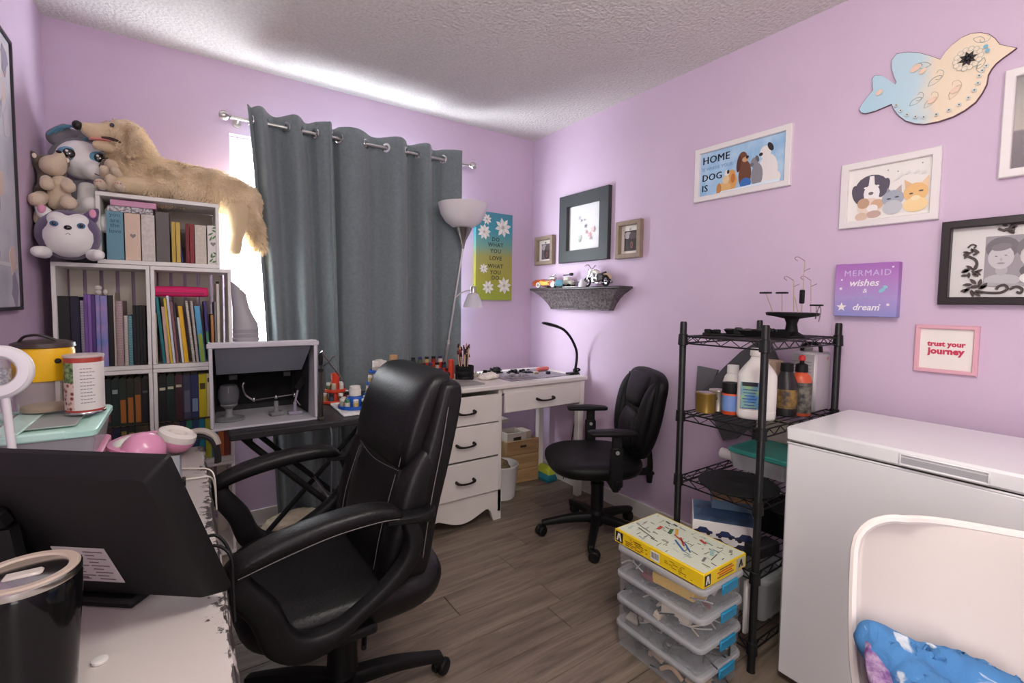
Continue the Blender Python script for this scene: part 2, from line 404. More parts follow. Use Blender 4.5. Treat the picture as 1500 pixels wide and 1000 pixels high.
def book(x, w, z, h, col, label, cat='book', yf=2.64, d=.15, lean=0, coil=False, group=None, m=None, band=None, name='book', round_=.0015):
    """standing book, spine towards the room; x = left edge at the foot"""
    m = m or C(col, .55)
    b = MB(); cov = min(.0022, w*.2)
    b.box((w/2, .0025, h/2), (w, .005, h), min(round_, w*.3))
    for q in (cov/2, w-cov/2): b.box((q, d/2, h/2), (cov, d, h))
    if band:
        for (zc, hb, bc) in band:
            b.slot(1); b.box((w/2, .0004, h*zc), (w*.72, .0012, h*hb)); b.slot(0)
    ms = [m]+([C(band[0][2], .55)] if band else [])
    o = b.build(name, ms, loc=(x, yf, z), ang=0); o.rotation_euler = (0, lean, 0); tag(o, label, cat, group)
    if w > .006:
        MB().box((w/2, d/2+.001, h/2), (w-2*cov-.0004, d-.008, h-.006)).build('pages', PAGES, o, ang=0)
    if coil:
        cb = MB(); n = int(h/.0105)
        for k in range(n):
            zc = .006+(h-.012)*k/(n-1); q = [(w/2+(w*.5)*math.cos(a), .001+.006*math.sin(a), zc) for a in [2*PI*i/8 for i in range(8)]]
            cb.tube(q, .0014, 4, 0, True)
        cb.build('spiral_binding', COIL, o, ang=0)
    return o
def ux(px): return -.419+(px-84)*.002175
def uz(py): return 1.372-(py-391)*.0029
Zs = ZB[2]+.0185
galaxy = mat('galaxy_print', (190, 150, 205), .5, noise_s=14, col2=(110, 140, 205))
lilacn = mat('purple_notebook', (128, 92, 168), .5, noise_s=30, noise_a=.12)
U = [(83.5, 101.5, 436, (34, 32, 33), 'thick black binder at the left end of the notebook crate', 'binder', 0, None),
     (102, 115, 437, (34, 36, 58), 'thick navy blue binder beside the black one', 'binder', 0, None),
     (116, 121, 442, (160, 155, 175), 'silver spiral notebook between navy binder and purple notebooks', 'notebook', 1, None),
     (121.3, 126.6, 433, (120, 84, 160), 'first purple notebook next to the silver spiral one', 'notebook', 0, lilacn),
     (126.8, 131.8, 433, (150, 110, 185), 'middle one of the three purple notebooks', 'notebook', 0, mat('mid_purple_notebook', (146, 104, 186), .5)),
     (132, 137.5, 434, (96, 68, 140), 'darkest purple notebook beside the galaxy print ones', 'notebook', 0, None),
     (138.2, 144.6, 434, (140, 150, 215), 'left one of two pink and blue galaxy print notebooks', 'notebook', 0, galaxy),
     (145, 155.6, 435, (170, 150, 215), 'right, thicker one of two pink and blue galaxy notebooks', 'notebook', 0, galaxy),
     (156.2, 164, 434, (28, 28, 32), 'tall black book right of the galaxy notebooks', 'book', 0, None),
     (164.5, 167.6, 430, (196, 182, 172), 'thin tall beige folder beside the rose spiral notebook', 'folder', 0, None),
     (168, 179, 442, (186, 158, 158), 'thick rose spiral notebook in the notebook crate', 'notebook', 1, None),
     (180, 186, 464, (226, 218, 206), 'short cream spiral notebook in the notebook crate', 'notebook', 1, None),
     (186.6, 193, 464, (96, 168, 176), 'short teal spiral notebook in the notebook crate', 'notebook', 1, None)]
for (a, b_, top, col, lab, cat, co, m) in U:
    book(ux(a), (b_-a)*.002175-.0006, Zs, uz(top)-Zs, col, lab, cat, coil=bool(co), m=m, d=.2, name=cat)
for k in range(4):
    book(ux(194+k*5.1), .0104, Zs, uz(449)-Zs, (22, 22, 24), 'slim black notebook, %s of four alike beside the teal one' % ['first', 'second', 'third', 'last'][k], 'notebook', group='slim black notebooks', d=.16, name='notebook')
mini = thing('plush_figurine', 'tiny white figurine standing on the purple notebooks', 'figurine', (ux(140), 2.70, uz(434)+.001))
MB().ell((0, 0, .012), (.012, .01, .012)).build('body', C((228, 222, 214), .8), mini); MB().ell((0, -.003, .03), (.014, .012, .011)).ell((.024, 0, .012), (.010, .01, .012)).build('head', C((228, 222, 214), .8), mini)
def vx(px): return -.115+(px-222)*.00252
R_ = [(223, 228, 223, 459, (226, 214, 186), 'short cream book at the left end of the leaning books', 'book', None),
      (235.5, 240, 226.5, 435, (30, 128, 134), 'teal book leaning left', 'book', None),
      (240.4, 245.5, 234.5, 449, (212, 176, 160), 'pale pink book leaning beside the teal one', 'book', None),
      (246, 249.6, 238, 436, (222, 194, 60), 'thin yellow book leaning behind the pale pink one', 'book', None),
      (250, 254, 242, 432, (222, 220, 226), 'clear plastic sleeve leaning in the picture book crate', 'folder', None),
      (255, 259, 247, 441, (142, 98, 102), 'mauve picture book leaning', 'book', None),
      (259.4, 262.6, 251.5, 443, (52, 48, 54), 'thin charcoal book leaning beside the mauve one', 'book', None),
      (263, 266.6, 257, 466, (230, 226, 222), 'short white book leaning beside the golden yellow one', 'book', None),
      (267, 274, 258.5, 448, (238, 184, 34), 'golden yellow book leaning in the picture book crate', 'book', None),
      (279.5, 283.5, 269.5, 440, (226, 220, 206), 'left one of two white spiral books leaning', 'notebook', None),
      (285, 289, 277, 440, (216, 208, 198), 'right one of two white spiral books leaning', 'notebook', None),
      (291, 300, 283, 448, (92, 168, 206), 'blue and green picture book leaning', 'book', [(.25, .5, (150, 180, 60))]),
      (303, 307.5, 297.5, 440, (70, 56, 130), 'purple book with a green foot, leaning', 'book', [(.25, .5, (70, 160, 70))]),
      (309.5, 314, 308.5, 462, (196, 140, 88), 'short orange brown book in the right end of the picture book crate', 'book', None),
      (315.5, 318.5, 314.5, 441, (134, 130, 128), 'thin grey book beside the tall white one', 'book', None)]
for (a, b_, ta, top, col, lab, cat, band) in R_:
    h = uz(top)-Zs; dx = (a-ta)*.00252; le = -math.atan2(dx, h)
    book(vx(a)+.004, (b_-a)*.00252*.92, Zs+.0005+ (abs(math.sin(le))*0), math.hypot(h, dx)*.985, col, lab, cat, lean=le, d=.19, band=band, coil='spiral' in lab, name=cat)
tw = book(vx(320.2), .0105, Zs, uz(412)-Zs, (226, 218, 204), 'tall white magazine file edge with a black clip on top, at the right', 'book', d=.2, name='book')
MB().box((.005, .01, uz(412)-Zs+.004), (.013, .03, .012), .003).build('clip', C((28, 26, 26), .5), tw)
pc = thing('pencil_case', 'hot pink zipped pencil case lying on top of the leaning books', 'pencil case', (vx(265), 2.70, uz(437)+.004), group=None)
MB().sweep([(-.105, 0, .026), (-.09, 0, .026), (0, 0, .027), (.09, 0, .026), (.107, 0, .026)], [(.05, .036), (.066, .046), (.068, .05), (.066, .046), (.05, .036)], n=16, sm=4, e=3.5).build('pouch', mat('hot_pink_fabric', (226, 40, 112), .7, bump=.2, bump_s=90), pc)
MB().box((0, -.033, .02), (.18, .003, .004)).box((.085, -.036, .018), (.012, .003, .007)).build('zipper', C((150, 30, 80), .5), pc)
# ---- manga rows
def row(px0, xs, z, h, cols, where, grp, emb=(210, 205, 180), yf=2.65, d=.115):
    n = len(cols); w = (xs-px0)/n
    nm = ['leftmost', 'second', 'third', 'fourth', 'fifth', 'sixth', 'seventh', 'eighth', 'ninth', 'tenth', 'eleventh', 'twelfth']
    for k, (c, adj, bd) in enumerate(cols):
        book(px0+w*k, w-.001, z, h*(1-.02*rnd.random()), c, '%s, %s from left, %s' % (adj, nm[k], where), 'book', yf=yf, d=d, group=grp, band=bd, round_=.002)
dg = (34, 46, 44); nv = (30, 34, 60); dk = (30, 27, 28)
def e(z=.6, c=(150, 165, 165)): return [(z, .05, c)]
ol = (128, 116, 52); orr = (168, 104, 44)
xa, xb = XA+.016, XM-.017; za = ZB[1]+.0185
UP = [(dk, 'dark paperback', e()), ((40, 44, 50), 'dark grey paperback', e()), (nv, 'navy paperback', e()), ((170, 84, 40), 'orange paperback', e(.8, (60, 40, 30)))]
UP += [(dg, 'dark green paperback with a pale emblem', [(.72, .09, (140, 160, 165)), ]), (dg, 'dark green paperback with a red foot', [(.3, .4, (120, 60, 48))]), (dg, 'dark green paperback with a pale dot', [(.74, .09, (150, 165, 165))]), ((44, 56, 44), 'green paperback with orange foot', [(.3, .5, orr)]), ((50, 50, 40), 'dark paperback with orange foot', [(.32, .55, orr)]), ((60, 52, 40), 'brown paperback with an orange foot', [(.34, .6, orr)]), (dk, 'black paperback', e(.7, (90, 90, 90)))]
LO = [(dk, 'black paperback with a gold emblem', [(.3, .4, ol)])]*4 + [((26, 24, 26), 'black paperback with gold lettering', [(.55, .7, ol)]), ((60, 40, 34), 'brown black paperback with gold lettering', [(.5, .6, ol)]), (nv, 'navy paperback with silver lettering', [(.5, .5, (120, 120, 130))]), (dk, 'black paperback with olive lettering', [(.5, .8, ol)]), (dk, 'black paperback with bright olive lettering', [(.55, .6, (150, 140, 60))]), ((44, 42, 30), 'olive black paperback', [(.5, .7, (140, 130, 70))]), ((70, 58, 40), 'brown paperback with tan lettering', [(.6, .4, (160, 130, 80))])]
row(xa, xb, za, .192, LO, 'lower row, left middle crate', 'paperbacks in the left crate')
sh = MB().box(((xa+xb)/2, 2.735, za+.1965), (xb-xa-.001, .17, .005)).build('shelf_board', C((70, 60, 52), .6)); tag(sh, 'thin dark board between the two rows of paperbacks, left crate', 'shelf')
row(xa, xb, za+.1995, .205, UP, 'upper row, left middle crate', 'paperbacks in the left crate')
xa2, xb2 = XM+.017, XE-.016
UP2 = [(dk, 'black paperback with a white dot', [(.72, .06, (200, 200, 170))]), ((30, 50, 44), 'dark green paperback with a white dot', [(.74, .06, (200, 200, 170))]), ((70, 40, 44), 'dark red paperback with a white dot', [(.76, .06, (205, 200, 170))]), ((70, 72, 96), 'slate blue paperback', [(.4, .5, (110, 112, 130))]), ((52, 62, 104), 'blue paperback', [(.3, .3, (140, 160, 190))]), ((222, 204, 40), 'thick yellow paperback', [(.72, .14, (90, 76, 40))]), ((232, 220, 150), 'cream paperback', [(.85, .1, (70, 60, 40))]), ((168, 96, 44), 'rust orange paperback', None), ((206, 168, 84), 'tan paperback', None)]
LO2 = [(dk, 'black paperback with grey lettering', [(.8, .3, (110, 110, 90))]), ((36, 30, 30), 'black paperback with tan lettering', [(.8, .3, (120, 100, 80))]), ((90, 66, 54), 'brown paperback', None), ((44, 36, 72), 'dark violet paperback', [(.5, .4, (130, 100, 140))]), ((34, 118, 96), 'green paperback', None), ((40, 70, 110), 'blue paperback with a round emblem', [(.6, .2, (100, 130, 150))]), ((24, 120, 138), 'teal paperback', None), ((176, 180, 50), 'lime yellow paperback', None), ((50, 130, 160), 'sky blue paperback', None), ((196, 110, 56), 'orange paperback', None), ((130, 60, 50), 'brick red paperback', None)]
row(xa2, xb2, za, .192, LO2, 'lower row, right middle crate', 'paperbacks in the right crate')
sh = MB().box(((xa2+xb2)/2, 2.735, za+.1965), (xb2-xa2-.001, .17, .005)).build('shelf_board', C((70, 60, 52), .6)); tag(sh, 'thin dark board between the two rows of paperbacks, right crate', 'shelf')
row(xa2, xb2, za+.1995, .207, UP2, 'upper row, right middle crate', 'paperbacks in the right crate')
# ---- keepsake books in the top crate
def kx(c): return -.282+(140+c*.1267-145)*.00247
zt = ZB[3]+.0185
def kz(c): return 1.378-((275+c*.1267)-389)*.00287
pale = mat('pale_floral_cloth', (214, 206, 198), .7, noise_s=70, noise_a=.1)
K = [(105, 290, 285, (110, 156, 172), 'teal keepsake book with dark lettering on the spine', None), (300, 472, 290, (226, 200, 178), 'peach keepsake book with a grey heart on the spine', None), (480, 632, 288, (210, 204, 204), 'pale patterned book right of the peach one', pale), (642, 800, 240, (104, 98, 96), 'thick charcoal grey book in the top crate', None), (818, 868, 345, (196, 166, 74), 'left one of two gold books', None), (872, 925, 345, (206, 176, 84), 'right one of two gold books', None), (985, 1030, 352, (122, 34, 44), 'left one of two dark red books', None), (1034, 1090, 354, (140, 44, 48), 'right one of two dark red books', None), (1096, 1240, 358, (212, 204, 192), 'cream patterned book right of the red ones', mat('cream_floral_cloth', (214, 206, 190), .7, noise_s=90, noise_a=.08)), (1250, 1388, 352, (234, 230, 224), 'white book with green leaves and a grey heart', None)]
for (a, b_, top, col, lab, m) in K:
    w = kx(b_)-kx(a); h = kz(top)-zt
    o = book(kx(a)+.004, w-.0015, zt, h, col, lab, 'book', d=.17, m=m, yf=2.632, round_=.006)
    hp = [(0, -.009), (.009, .001), (.0085, .006), (.005, .0085), (.001, .006), (0, .004), (-.001, .006), (-.005, .0085), (-.0085, .006), (-.009, .001)]
    if 'heart' in lab:
        MB().prism([(p[0]*1.1, p[1]*1.1) for p in hp], 0, .0012, M=on(w/2, -.0001, h*.52)).build('heart', C((150, 138, 130), .7), o)
    if 'leaves' in lab:
        lf = MB()
        for (x_, z_, an) in ((.3, .78, .6), (.65, .86, -.5), (.6, .7, .9), (.7, .95, .3), (.3, .66, 1.2), (.5, .2, .5), (.7, .28, -.6), (.3, .1, .9), (.6, .07, .3), (.35, .23, 1.4)):
            M = on(w*x_, -.0001, h*z_) @ Matrix.Rotation(an, 4, 'Z')
            lf.prism([(-.012, 0), (-.004, .004), (.006, .003), (.013, 0), (.006, -.003), (-.004, -.004)], 0, .0008, M=M)
        lf.build('leaf_print', C((104, 142, 96), .7), o)
    if 'lettering' in lab:
        for s_, zz_ in (('you', .93), ('are', .81), ('the', .71), ('love', .59)): text(s_, .024, C((52, 92, 116), .6), o, on(w/2, -.0003, h*zz_))
vb = MB().box((0, .06, .075), (.008, .12, .15), .001).build('book', C((62, 48, 128), .6), loc=(kx(995)-.002, 2.64, zt+.001), ang=0); vb.rotation_euler = (0, -.10, 0); vb.location.x = kx(955)
vb.data.transform(Matrix.Scale(.86, 4)); tag(vb, 'thin violet book leaning against the gold and red ones', 'book')
kb = MB().box((0, 0, .013), (kx(625)-kx(135), .13, .026), .002).build('keepsake_box', mat('spotted_box_paper', (232, 228, 228), .6, noise_s=110, col2=(90, 84, 92)), loc=((kx(625)+kx(135))/2, 2.70, kz(290)+.0008)); tag(kb, 'flat white box with dark pattern under the pink box', 'box')
kb = MB().box((0, 0, .0125), (kx(665)-kx(165), .15, .025), .002).build('keepsake_box', C((214, 158, 186), .6), loc=((kx(665)+kx(165))/2, 2.71, kz(290)+.0275)); tag(kb, 'flat pink box on top of the patterned box', 'box')
for (a, col) in ((885, (186, 176, 158)), (1180, (196, 184, 172))):
    pass
# ================================================================== plush toys
PLW = mat('white_plush', (244, 241, 239), .95, sheen=.3, bump=.12, bump_s=260)
PLP = mat('purple_plush', (96, 76, 118), .95, sheen=.5, bump=.35, bump_s=260)
PLG = mat('grey_plush', (128, 126, 132), .95, sheen=.3, bump=.35, bump_s=240)
PLB = mat('brown_plush', (110, 96, 82), .95, sheen=.3, bump=.4, bump_s=220)
PLC = mat('cream_plush', (222, 202, 176), .95, sheen=.3, bump=.4, bump_s=220)
GOLD = mat('golden_plush', (224, 200, 164), .95, sheen=.3, noise_s=10, noise_a=.08, bump=.3, bump_s=200)
GOLDF = mat('golden_fur', (236, 214, 180), .9, noise_s=12, noise_a=.12)
BLK = mat('black_plastic', (22, 22, 24), .4)
EYE = mat('glossy_eye', (18, 18, 20), .08, coat=1)
BLUE_EYE = mat('blue_eye', (64, 120, 160), .15, coat=1)
PINKF = C((226, 158, 186), .8)
# round purple husky
c0 = (-.366, 2.575, ZB[3]+.0005)
t = thing('round_plush', 'round purple plush husky with a white face, on the left crate', 'plush toy', c0, .12)
link('body', blob([((0, 0, .103), (.102, .1, .1)), ((0, .02, .10), (.1, .095, .096))], .012, 3), PLP, t)
link('face', blob([((0, -.03, .096), (.082, .084, .086)), ((0, -.082, .112), (.03, .026, .026)), ((-.03, -.042, .155), (.034, .05, .03)), ((.03, -.042, .155), (.034, .05, .03))], .008, 4), PLW, t)
for sx in (-1, 1):
    e_ = link('ear', blob([((sx*.066, -.01, .178), (sx*.09, -.01, .215), .026, .008)], .008, 2), PLW if sx < 0 else PLP, t)
    MB().ell((sx*.073, -.031, .192), (.012, .008, .018)).build('inner_ear', PINKF, e_)
    ey = MB().ell((sx*.038, -.104, .132), (.0125, .006, .0105)).build('eye', BLUE_EYE, t); MB().ell((sx*.038, -.109, .132), (.006, .004, .007)).ell((sx*.038-.003, -.112, .135), (.002, .002, .002)).build('pupil', EYE, ey)
    link('foot', blob([((sx*.07, -.05, .025), (sx*.085, -.095, .024), .025, .022)], .008, 2), PLW, t)
MB().ell((0, -.111, .120), (.012, .007, .009)).build('nose', EYE, t)
MB().tube([(-.014, -.105, .097), (-.006, -.110, .094), (0, -.1095, .1), (.006, -.110, .094), (.014, -.105, .097)], .0012, 5, 3).cyl((0, -.1035, .099), (0, -.106, .112), .001).build('mouth', C((70, 60, 70), .8), t)
# husky with big blue eyes
hc = (-.345, 2.77, ZB[3]+.001)
t = thing('husky_plush', 'white and grey plush husky with one big blue eye and striped ears, in the corner', 'plush toy', hc, .25)
link('body', blob([((0, 0, .12), (0, 0, .30), .085, .06), ((0, .02, .06), (.1, .07, .06))], .012, 4), PLG, t)
link('chest', blob([((.012, -.05, .18), (.012, -.035, .31), .05, .04)], .01, 3), PLW, t)
link('head', blob([((0, -.02, .44), (.088, .078, .082)), ((.035, -.085, .39), (.05, .045, .04))], .01, 4, .001), PLW, t)
link('cap', blob([((0, .012, .475), (.09, .075, .07)), ((-.06, .02, .44), (.045, .06, .06))], .01, 4), PLG, t)
for sx in (-1, 1):
    er = link('ear', blob([((sx*.055-.02, .0, .52), (sx*.05+.0, -.02, .565), .036, .016), ((-.05*(sx < 0), -.01, .53), (.03, -.025, .56), .03, .012)], .008, 3), PLG, t)
    for k in range(3): MB().tube([(sx*.055-.05+.018*k, -.036, .515+.012*k), (sx*.05-.025+.012*k, -.045, .55+.006*k), (sx*.05+.0+.012*k, -.05, .555+.006*k)], .006, 6, 3).build('stripe', C((92, 138, 160), .9), er)
    ex = .045 if sx > 0 else -.05
    ey = MB().ell((ex, -.09+.012*(sx < 0), .445), (.033, .014, .028)).build('eye', mat('teal_eye_ring%d' % sx, (96, 158, 186), .3, coat=.6), t)
    MB().ell((ex+.002, -.099+.012*(sx < 0), .445), (.021, .009, .02)).build('pupil', EYE, ey); MB().ell((ex-.006, -.107+.012*(sx < 0), .452), (.005, .003, .005)).build('glint', C((240, 240, 245), .2), ey)
    link('paw', blob([((sx*.06, -.05, .19), (sx*.055, -.1, .17), .033, .04)], .009, 3), PLW, t)
    link('leg', blob([((sx*.06+.03, -.05, .23), (sx*.05+.06, -.11, .245), .03, .034)], .009, 3), PLW, t)
MB().ell((.055, -.133, .397), (.016, .012, .013)).build('nose', EYE, t)
MB().tube([(.025, -.122, .372), (.045, -.128, .366), (.06, -.126, .372), (.075, -.118, .368)], .0015, 5, 4).build('mouth', C((80, 74, 80), .8), t)
# brown and cream dog plush on its back
bc = (-.412, 2.63, 1.585)
t = thing('brown_dog_plush', 'brown and cream plush dog lying belly up on the purple plush', 'plush toy', bc, .1)
link('back', blob([((-.01, .03, .03), (-.005, .03, .15), .05, .045), ((-.03, .02, .06), (.035, .04, .05)), ((-.015, .03, .18), (.05, .045, .04))], .009, 4, .003), PLB, t)
link('belly', blob([((.01, -.02, .03), (.02, -.015, .1), .036, .036), ((.03, -.03, .05), (.025, .03, .03))], .008, 3, .003), PLC, t)
link('head', blob([((0, -.012, .17), (.044, .05, .04)), ((.02, -.03, .18), (.02, -.03, .215), .026, .018)], .008, 3, .002), PLC, t)
for sx in (-1, 1):
    er = link('ear', blob([((sx*.04-.005, 0, .185), (sx*.052-.005, -.01, .215), .015, .007)], .006, 2), PLB, t)
    MB().ell((sx*.047-.005, -.013, .2), (.007, .004, .01)).build('inner_ear', C((240, 222, 206), .9), er)
    link('paw', blob([((sx*.03+.01, -.03, .11), (sx*.03+.015, -.07, .085), .02, .024)], .008, 2, .002), PLC, t)
    link('leg', blob([((sx*.035, -.03, .04), (sx*.045, -.085, .02), .024, .028)], .008, 2, .002), PLC, t)
MB().ell((.02, -.045, .222), (.009, .007, .006)).build('nose', BLK, t)
link('tail', blob([((-.03, -.0, .0), (-.035, -.03, -.045), .022, .03)], .008, 2, .003), PLC, t)
# small cream plush
t = thing('cream_puppy_plush', 'small cream plush puppy tucked under the golden dog chin', 'plush toy', (-.232, 2.655, 1.680), -.1)
link('body', blob([((0, 0, .035), (0, .01, .075), .036, .03), ((0, -.03, .05), (.024, .02, .028))], .008, 3, .002), PLC, t)
link('head', blob([((.0, 0, .115), (.03, .028, .028)), ((-.005, -.02, .125), (.016, .018, .014))], .007, 3, .001), PLC, t)
for sx in (-1, 1):
    link('paw', blob([((sx*.026, -.02, .07), (sx*.018, -.05, .085), .016, .018)], .007, 2), PLC, t)
    f_ = link('foot', blob([((sx*.03, -.03, .02), (sx*.032, -.06, .024), .019, .021)], .007, 2), PLC, t)
    for k in (-1, 0, 1): MB().ell((sx*.032+k*.008, -.081, .03), (.0035, .002, .0035)).build('toe_pad', C((214, 170, 156), .8), f_)
    link('ear', blob([((sx*.026, 0, .13), (sx*.034, -.005, .105), .01, .012)], .006, 2), PLB, t)
# golden retriever plush
gz = 1.680
t = thing('golden_retriever_plush', 'large golden retriever plush draped over the top crate, mouth open', 'plush toy', (0, 2.725, gz))
gb = blob([((-.14, 0, .085), (.14, 0, .085), .105, .09), ((.14, 0, .085), (.255, 0, .05), .092, .082), ((.255, 0, .05), (.285, 0, -.06), .08, .055), ((.28, 0, -.06), (.3, -.01, -.15), .045, .03),
           ((-.15, -.01, .12), (-.175, -.045, .22), .10, .082), ((-.19, -.05, .245), (.078, .074, .07)), ((-.22, -.055, .245), (-.29, -.085, .238), .055, .034), ((-.29, -.085, .246), (-.308, -.092, .248), .03, .026),
           ((.02, -.06, .06), (-.1, -.075, .045), .045, .045)], .011, 4, .004)
link('body', gb, GOLD, t); fur(gb, 18000, .021, GOLDF, t, seed=4, keep=lambda c: not (c.x < -.25 and c.z > .2))
lg = blob([((.235, -.04, -.01), (.225, -.055, -.12), .055, .034), ((.225, -.055, -.12), (.213, -.06, -.205), .03, .03)], .009, 3, .001); link('leg', lg, mat('short_gold_plush', (214, 190, 152), .95, sheen=.3, bump=.3, bump_s=240), t)
tl = blob([((.3, .0, -.06), (.325, -.02, -.18), .03, .02)], .009, 2, .003); tl_o = link('tail', tl, GOLD, t); fur(tl, 1600, .04, GOLDF, t, .9, 5)
ja = blob([((-.2, -.07, .19), (-.275, -.1, .185), .032, .02)], .008, 3); link('jaw', ja, GOLD, t)
MB().sweep([(-.2, -.085, .208), (-.24, -.1, .21), (-.285, -.108, .206), (-.3, -.11, .2)], [(.03, .01), (.034, .012), (.03, .01), (.016, .006)], n=10).build('tongue', C((222, 140, 132), .6), t)
MB().ell((-.335, -.097, .252), (.018, .021, .019)).build('nose', mat('dark_nose', (38, 32, 32), .35), t)
MB().ell((-.225, -.115, .272), (.008, .007, .009)).build('eye', EYE, t)
MB().sweep([(-.19, -.11, .205), (-.23, -.118, .2145), (-.26, -.118, .214)], [(.012, .012), (.01, .012), (.006, .008)], n=8).build('lip', C((66, 48, 42), .8), t)
er = blob([((-.15, -.13, .262), (-.135, -.155, .2), .026, .034), ((-.145, -.15, .205), (-.165, -.152, .165), .03, .018)], .008, 3, .002); link('ear', er, mat('pale_gold_plush', (232, 210, 176), .95, sheen=.3, bump=.3, bump_s=200), t); fur(er, 1500, .02, GOLDF, t, .8, 6)
pw = blob([((-.1, -.075, .045), (-.2, -.085, .04), .042, .036)], .009, 3); link('paw', pw, GOLD, t)
# ================================================================== left worktable and what stands on it
def worn_paint(name):
    m = bpy.data.materials.new(name); m.use_nodes = True; nt = m.node_tree; L = nt.links; b = nt.nodes['Principled BSDF']
    tc = nt.nodes.new('ShaderNodeTexCoord'); sp = nt.nodes.new('ShaderNodeSeparateXYZ'); L.new(tc.outputs['Object'], sp.inputs[0])
    ed = nt.nodes.new('ShaderNodeMapRange'); ed.inputs['From Min'].default_value = .14; ed.inputs['From Max'].default_value = .27
    L.new(sp.outputs['X'], ed.inputs['Value'])
    def nz(sc, det, st=None):
        n = nt.nodes.new('ShaderNodeTexNoise'); n.inputs['Scale'].default_value = sc; n.inputs['Detail'].default_value = det; n.inputs['Roughness'].default_value = .7
        if st:
            mp = nt.nodes.new('ShaderNodeMapping'); mp.inputs['Scale'].default_value = st; L.new(tc.outputs['Object'], mp.inputs[0]); L.new(mp.outputs[0], n.inputs['Vector'])
        else: L.new(tc.outputs['Object'], n.inputs['Vector'])
        return n
    big = nz(6, 2); fine = nz(60, 5); st = nz(14, 4, (6, .7, 6))
    def math_(op, a, b_, v=None):
        n = nt.nodes.new('ShaderNodeMath'); n.operation = op; L.new(a, n.inputs[0])
        if b_ is None: n.inputs[1].default_value = v
        else: L.new(b_, n.inputs[1])
        return n.outputs[0]
    e1 = math_('MULTIPLY', ed.outputs[0], big.outputs['Fac'])
    e2 = math_('MULTIPLY', e1, fine.outputs['Fac'])
    th = nt.nodes.new('ShaderNodeMapRange'); th.inputs['From Min'].default_value = .205; th.inputs['From Max'].default_value = .225; L.new(e2, th.inputs['Value'])
    ed2 = nt.nodes.new('ShaderNodeMapRange'); ed2.inputs['From Min'].default_value = .225; ed2.inputs['From Max'].default_value = .25; L.new(sp.outputs['X'], ed2.inputs['Value'])
    s2 = math_('MULTIPLY', ed2.outputs[0], st.outputs['Fac'])
    th2 = nt.nodes.new('ShaderNodeMapRange'); th2.inputs['From Min'].default_value = .46; th2.inputs['From Max'].default_value = .49; L.new(s2, th2.inputs['Value'])
    mx = math_('MAXIMUM', th.outputs[0], th2.outputs[0])
    mix = nt.nodes.new('ShaderNodeMix'); mix.data_type = 'RGBA'; L.new(mx, mix.inputs[0])
    mix.inputs[6].default_value = lin((194, 186, 181)); mix.inputs[7].default_value = lin((58, 52, 50))
    L.new(mix.outputs[2], b.inputs['Base Color']); b.inputs['Roughness'].default_value = .42
    bp = nt.nodes.new('ShaderNodeBump'); bp.inputs['Strength'].default_value = .25; bp.inputs['Distance'].default_value = .004; L.new(mx, bp.inputs['Height']); bp.invert = True; L.new(bp.outputs[0], b.inputs['Normal'])
    return m
WORN = worn_paint('distressed_white_paint')
TX0, TX1, TY0, TY1, TZ = -.462, .055, -.25, 1.865, .75
tb = thing('worktable', 'long distressed white worktable along the left wall', 'table', ((TX0+TX1)/2, (TY0+TY1)/2, 0))
tw_, tl_ = TX1-TX0, TY1-TY0
def edge(u, v):  # waney right edge
    return u
n_ = 60; poly = [(-tw_/2, -tl_/2), (tw_/2-.008, -tl_/2)]
for i in range(n_+1):
    yy = -tl_/2+.01+(tl_-.02)*i/n_; poly.append((tw_/2-.004+.005*noise.noise(Vector((yy*5, 0, 3)))+.003*noise.noise(Vector((yy*22, 0, 1))), yy))
poly += [(tw_/2-.012, tl_/2), (-tw_/2, tl_/2)]
b_ = MB(); N_ = len(poly)
ins = lambda k: [(p[0]*k, p[1]*(1-(1-k)*.25)) for p in poly]
b_.rings([[(x, y, TZ-.034) for x, y in ins(.985)], [(x, y, TZ-.028) for x, y in poly], [(x, y, TZ-.007) for x, y in poly], [(x, y, TZ) for x, y in ins(.978)]])
b_.build('tabletop', WORN, tb, ang=50)
MB().box((0, 0, TZ-.079), (tw_-.06, tl_-.08, .088), .003).build('apron', WORN, tb)
for sx in (-1, 1):
    for sy in (-1, 1):
        MB().lathe([(.03, 0), (.024, .02), (.03, .05), (.022, .1), (.034, .35), (.026, .5), (.034, .56), (.034, .634)], 14).build('leg', WORN, tb, loc=(sx*(tw_/2-.075), sy*(tl_/2-.085), 0))
BLACK = mat('satin_black_plastic', (25, 24, 25), .5, spec=.25)
BLACK2 = mat('matte_black_plastic', (18, 18, 19), .6, spec=.3)
# ---- pen display seen from behind
TH = math.radians(-38.5); TILT = math.radians(25)
dx_, dy_ = math.cos(TH), math.sin(TH)
mon = thing('pen_display', 'large black pen display monitor seen from behind, leaning over the worktable', 'monitor', (.036-.25*dx_, .85-.25*dy_, TZ), TH)
MT = Matrix.Translation((0, 0, .009)) @ Matrix.Rotation(TILT, 4, 'X')     # panel frame: x right, z up the panel, -y = back face
MT = MT @ Matrix.Translation((0, 0, 0))
def pan(u, v, n=0): return MT @ Vector((u, -n, v))
mb = MB()
R_b = [[(-.243, -.0, .012), (.243, 0, .012), (.243, 0, .298), (-.243, 0, .298)]]
def rr(w0, w1, h0, h1, y, r=.012):
    P = []
    for cx_, cz_, a0 in ((w1-r, h0+r, -90), (w1-r, h1-r, 0), (w0+r, h1-r, 90), (w0+r, h0+r, 180)):
        for k in range(4):
            a = math.radians(a0+k*30); P.append((cx_+r*math.cos(a), y, cz_+r*math.sin(a)))
    return P
mb.rings([rr(-.232, .232, .014, .262, 0, .008), rr(-.234, .234, .012, .264, .0015, .008), rr(-.251, .251, -.003, .279, .022, .007), rr(-.252, .252, -.004, .280, .024, .007), rr(-.252, .252, -.004, .280, .032, .007)], M=MT)
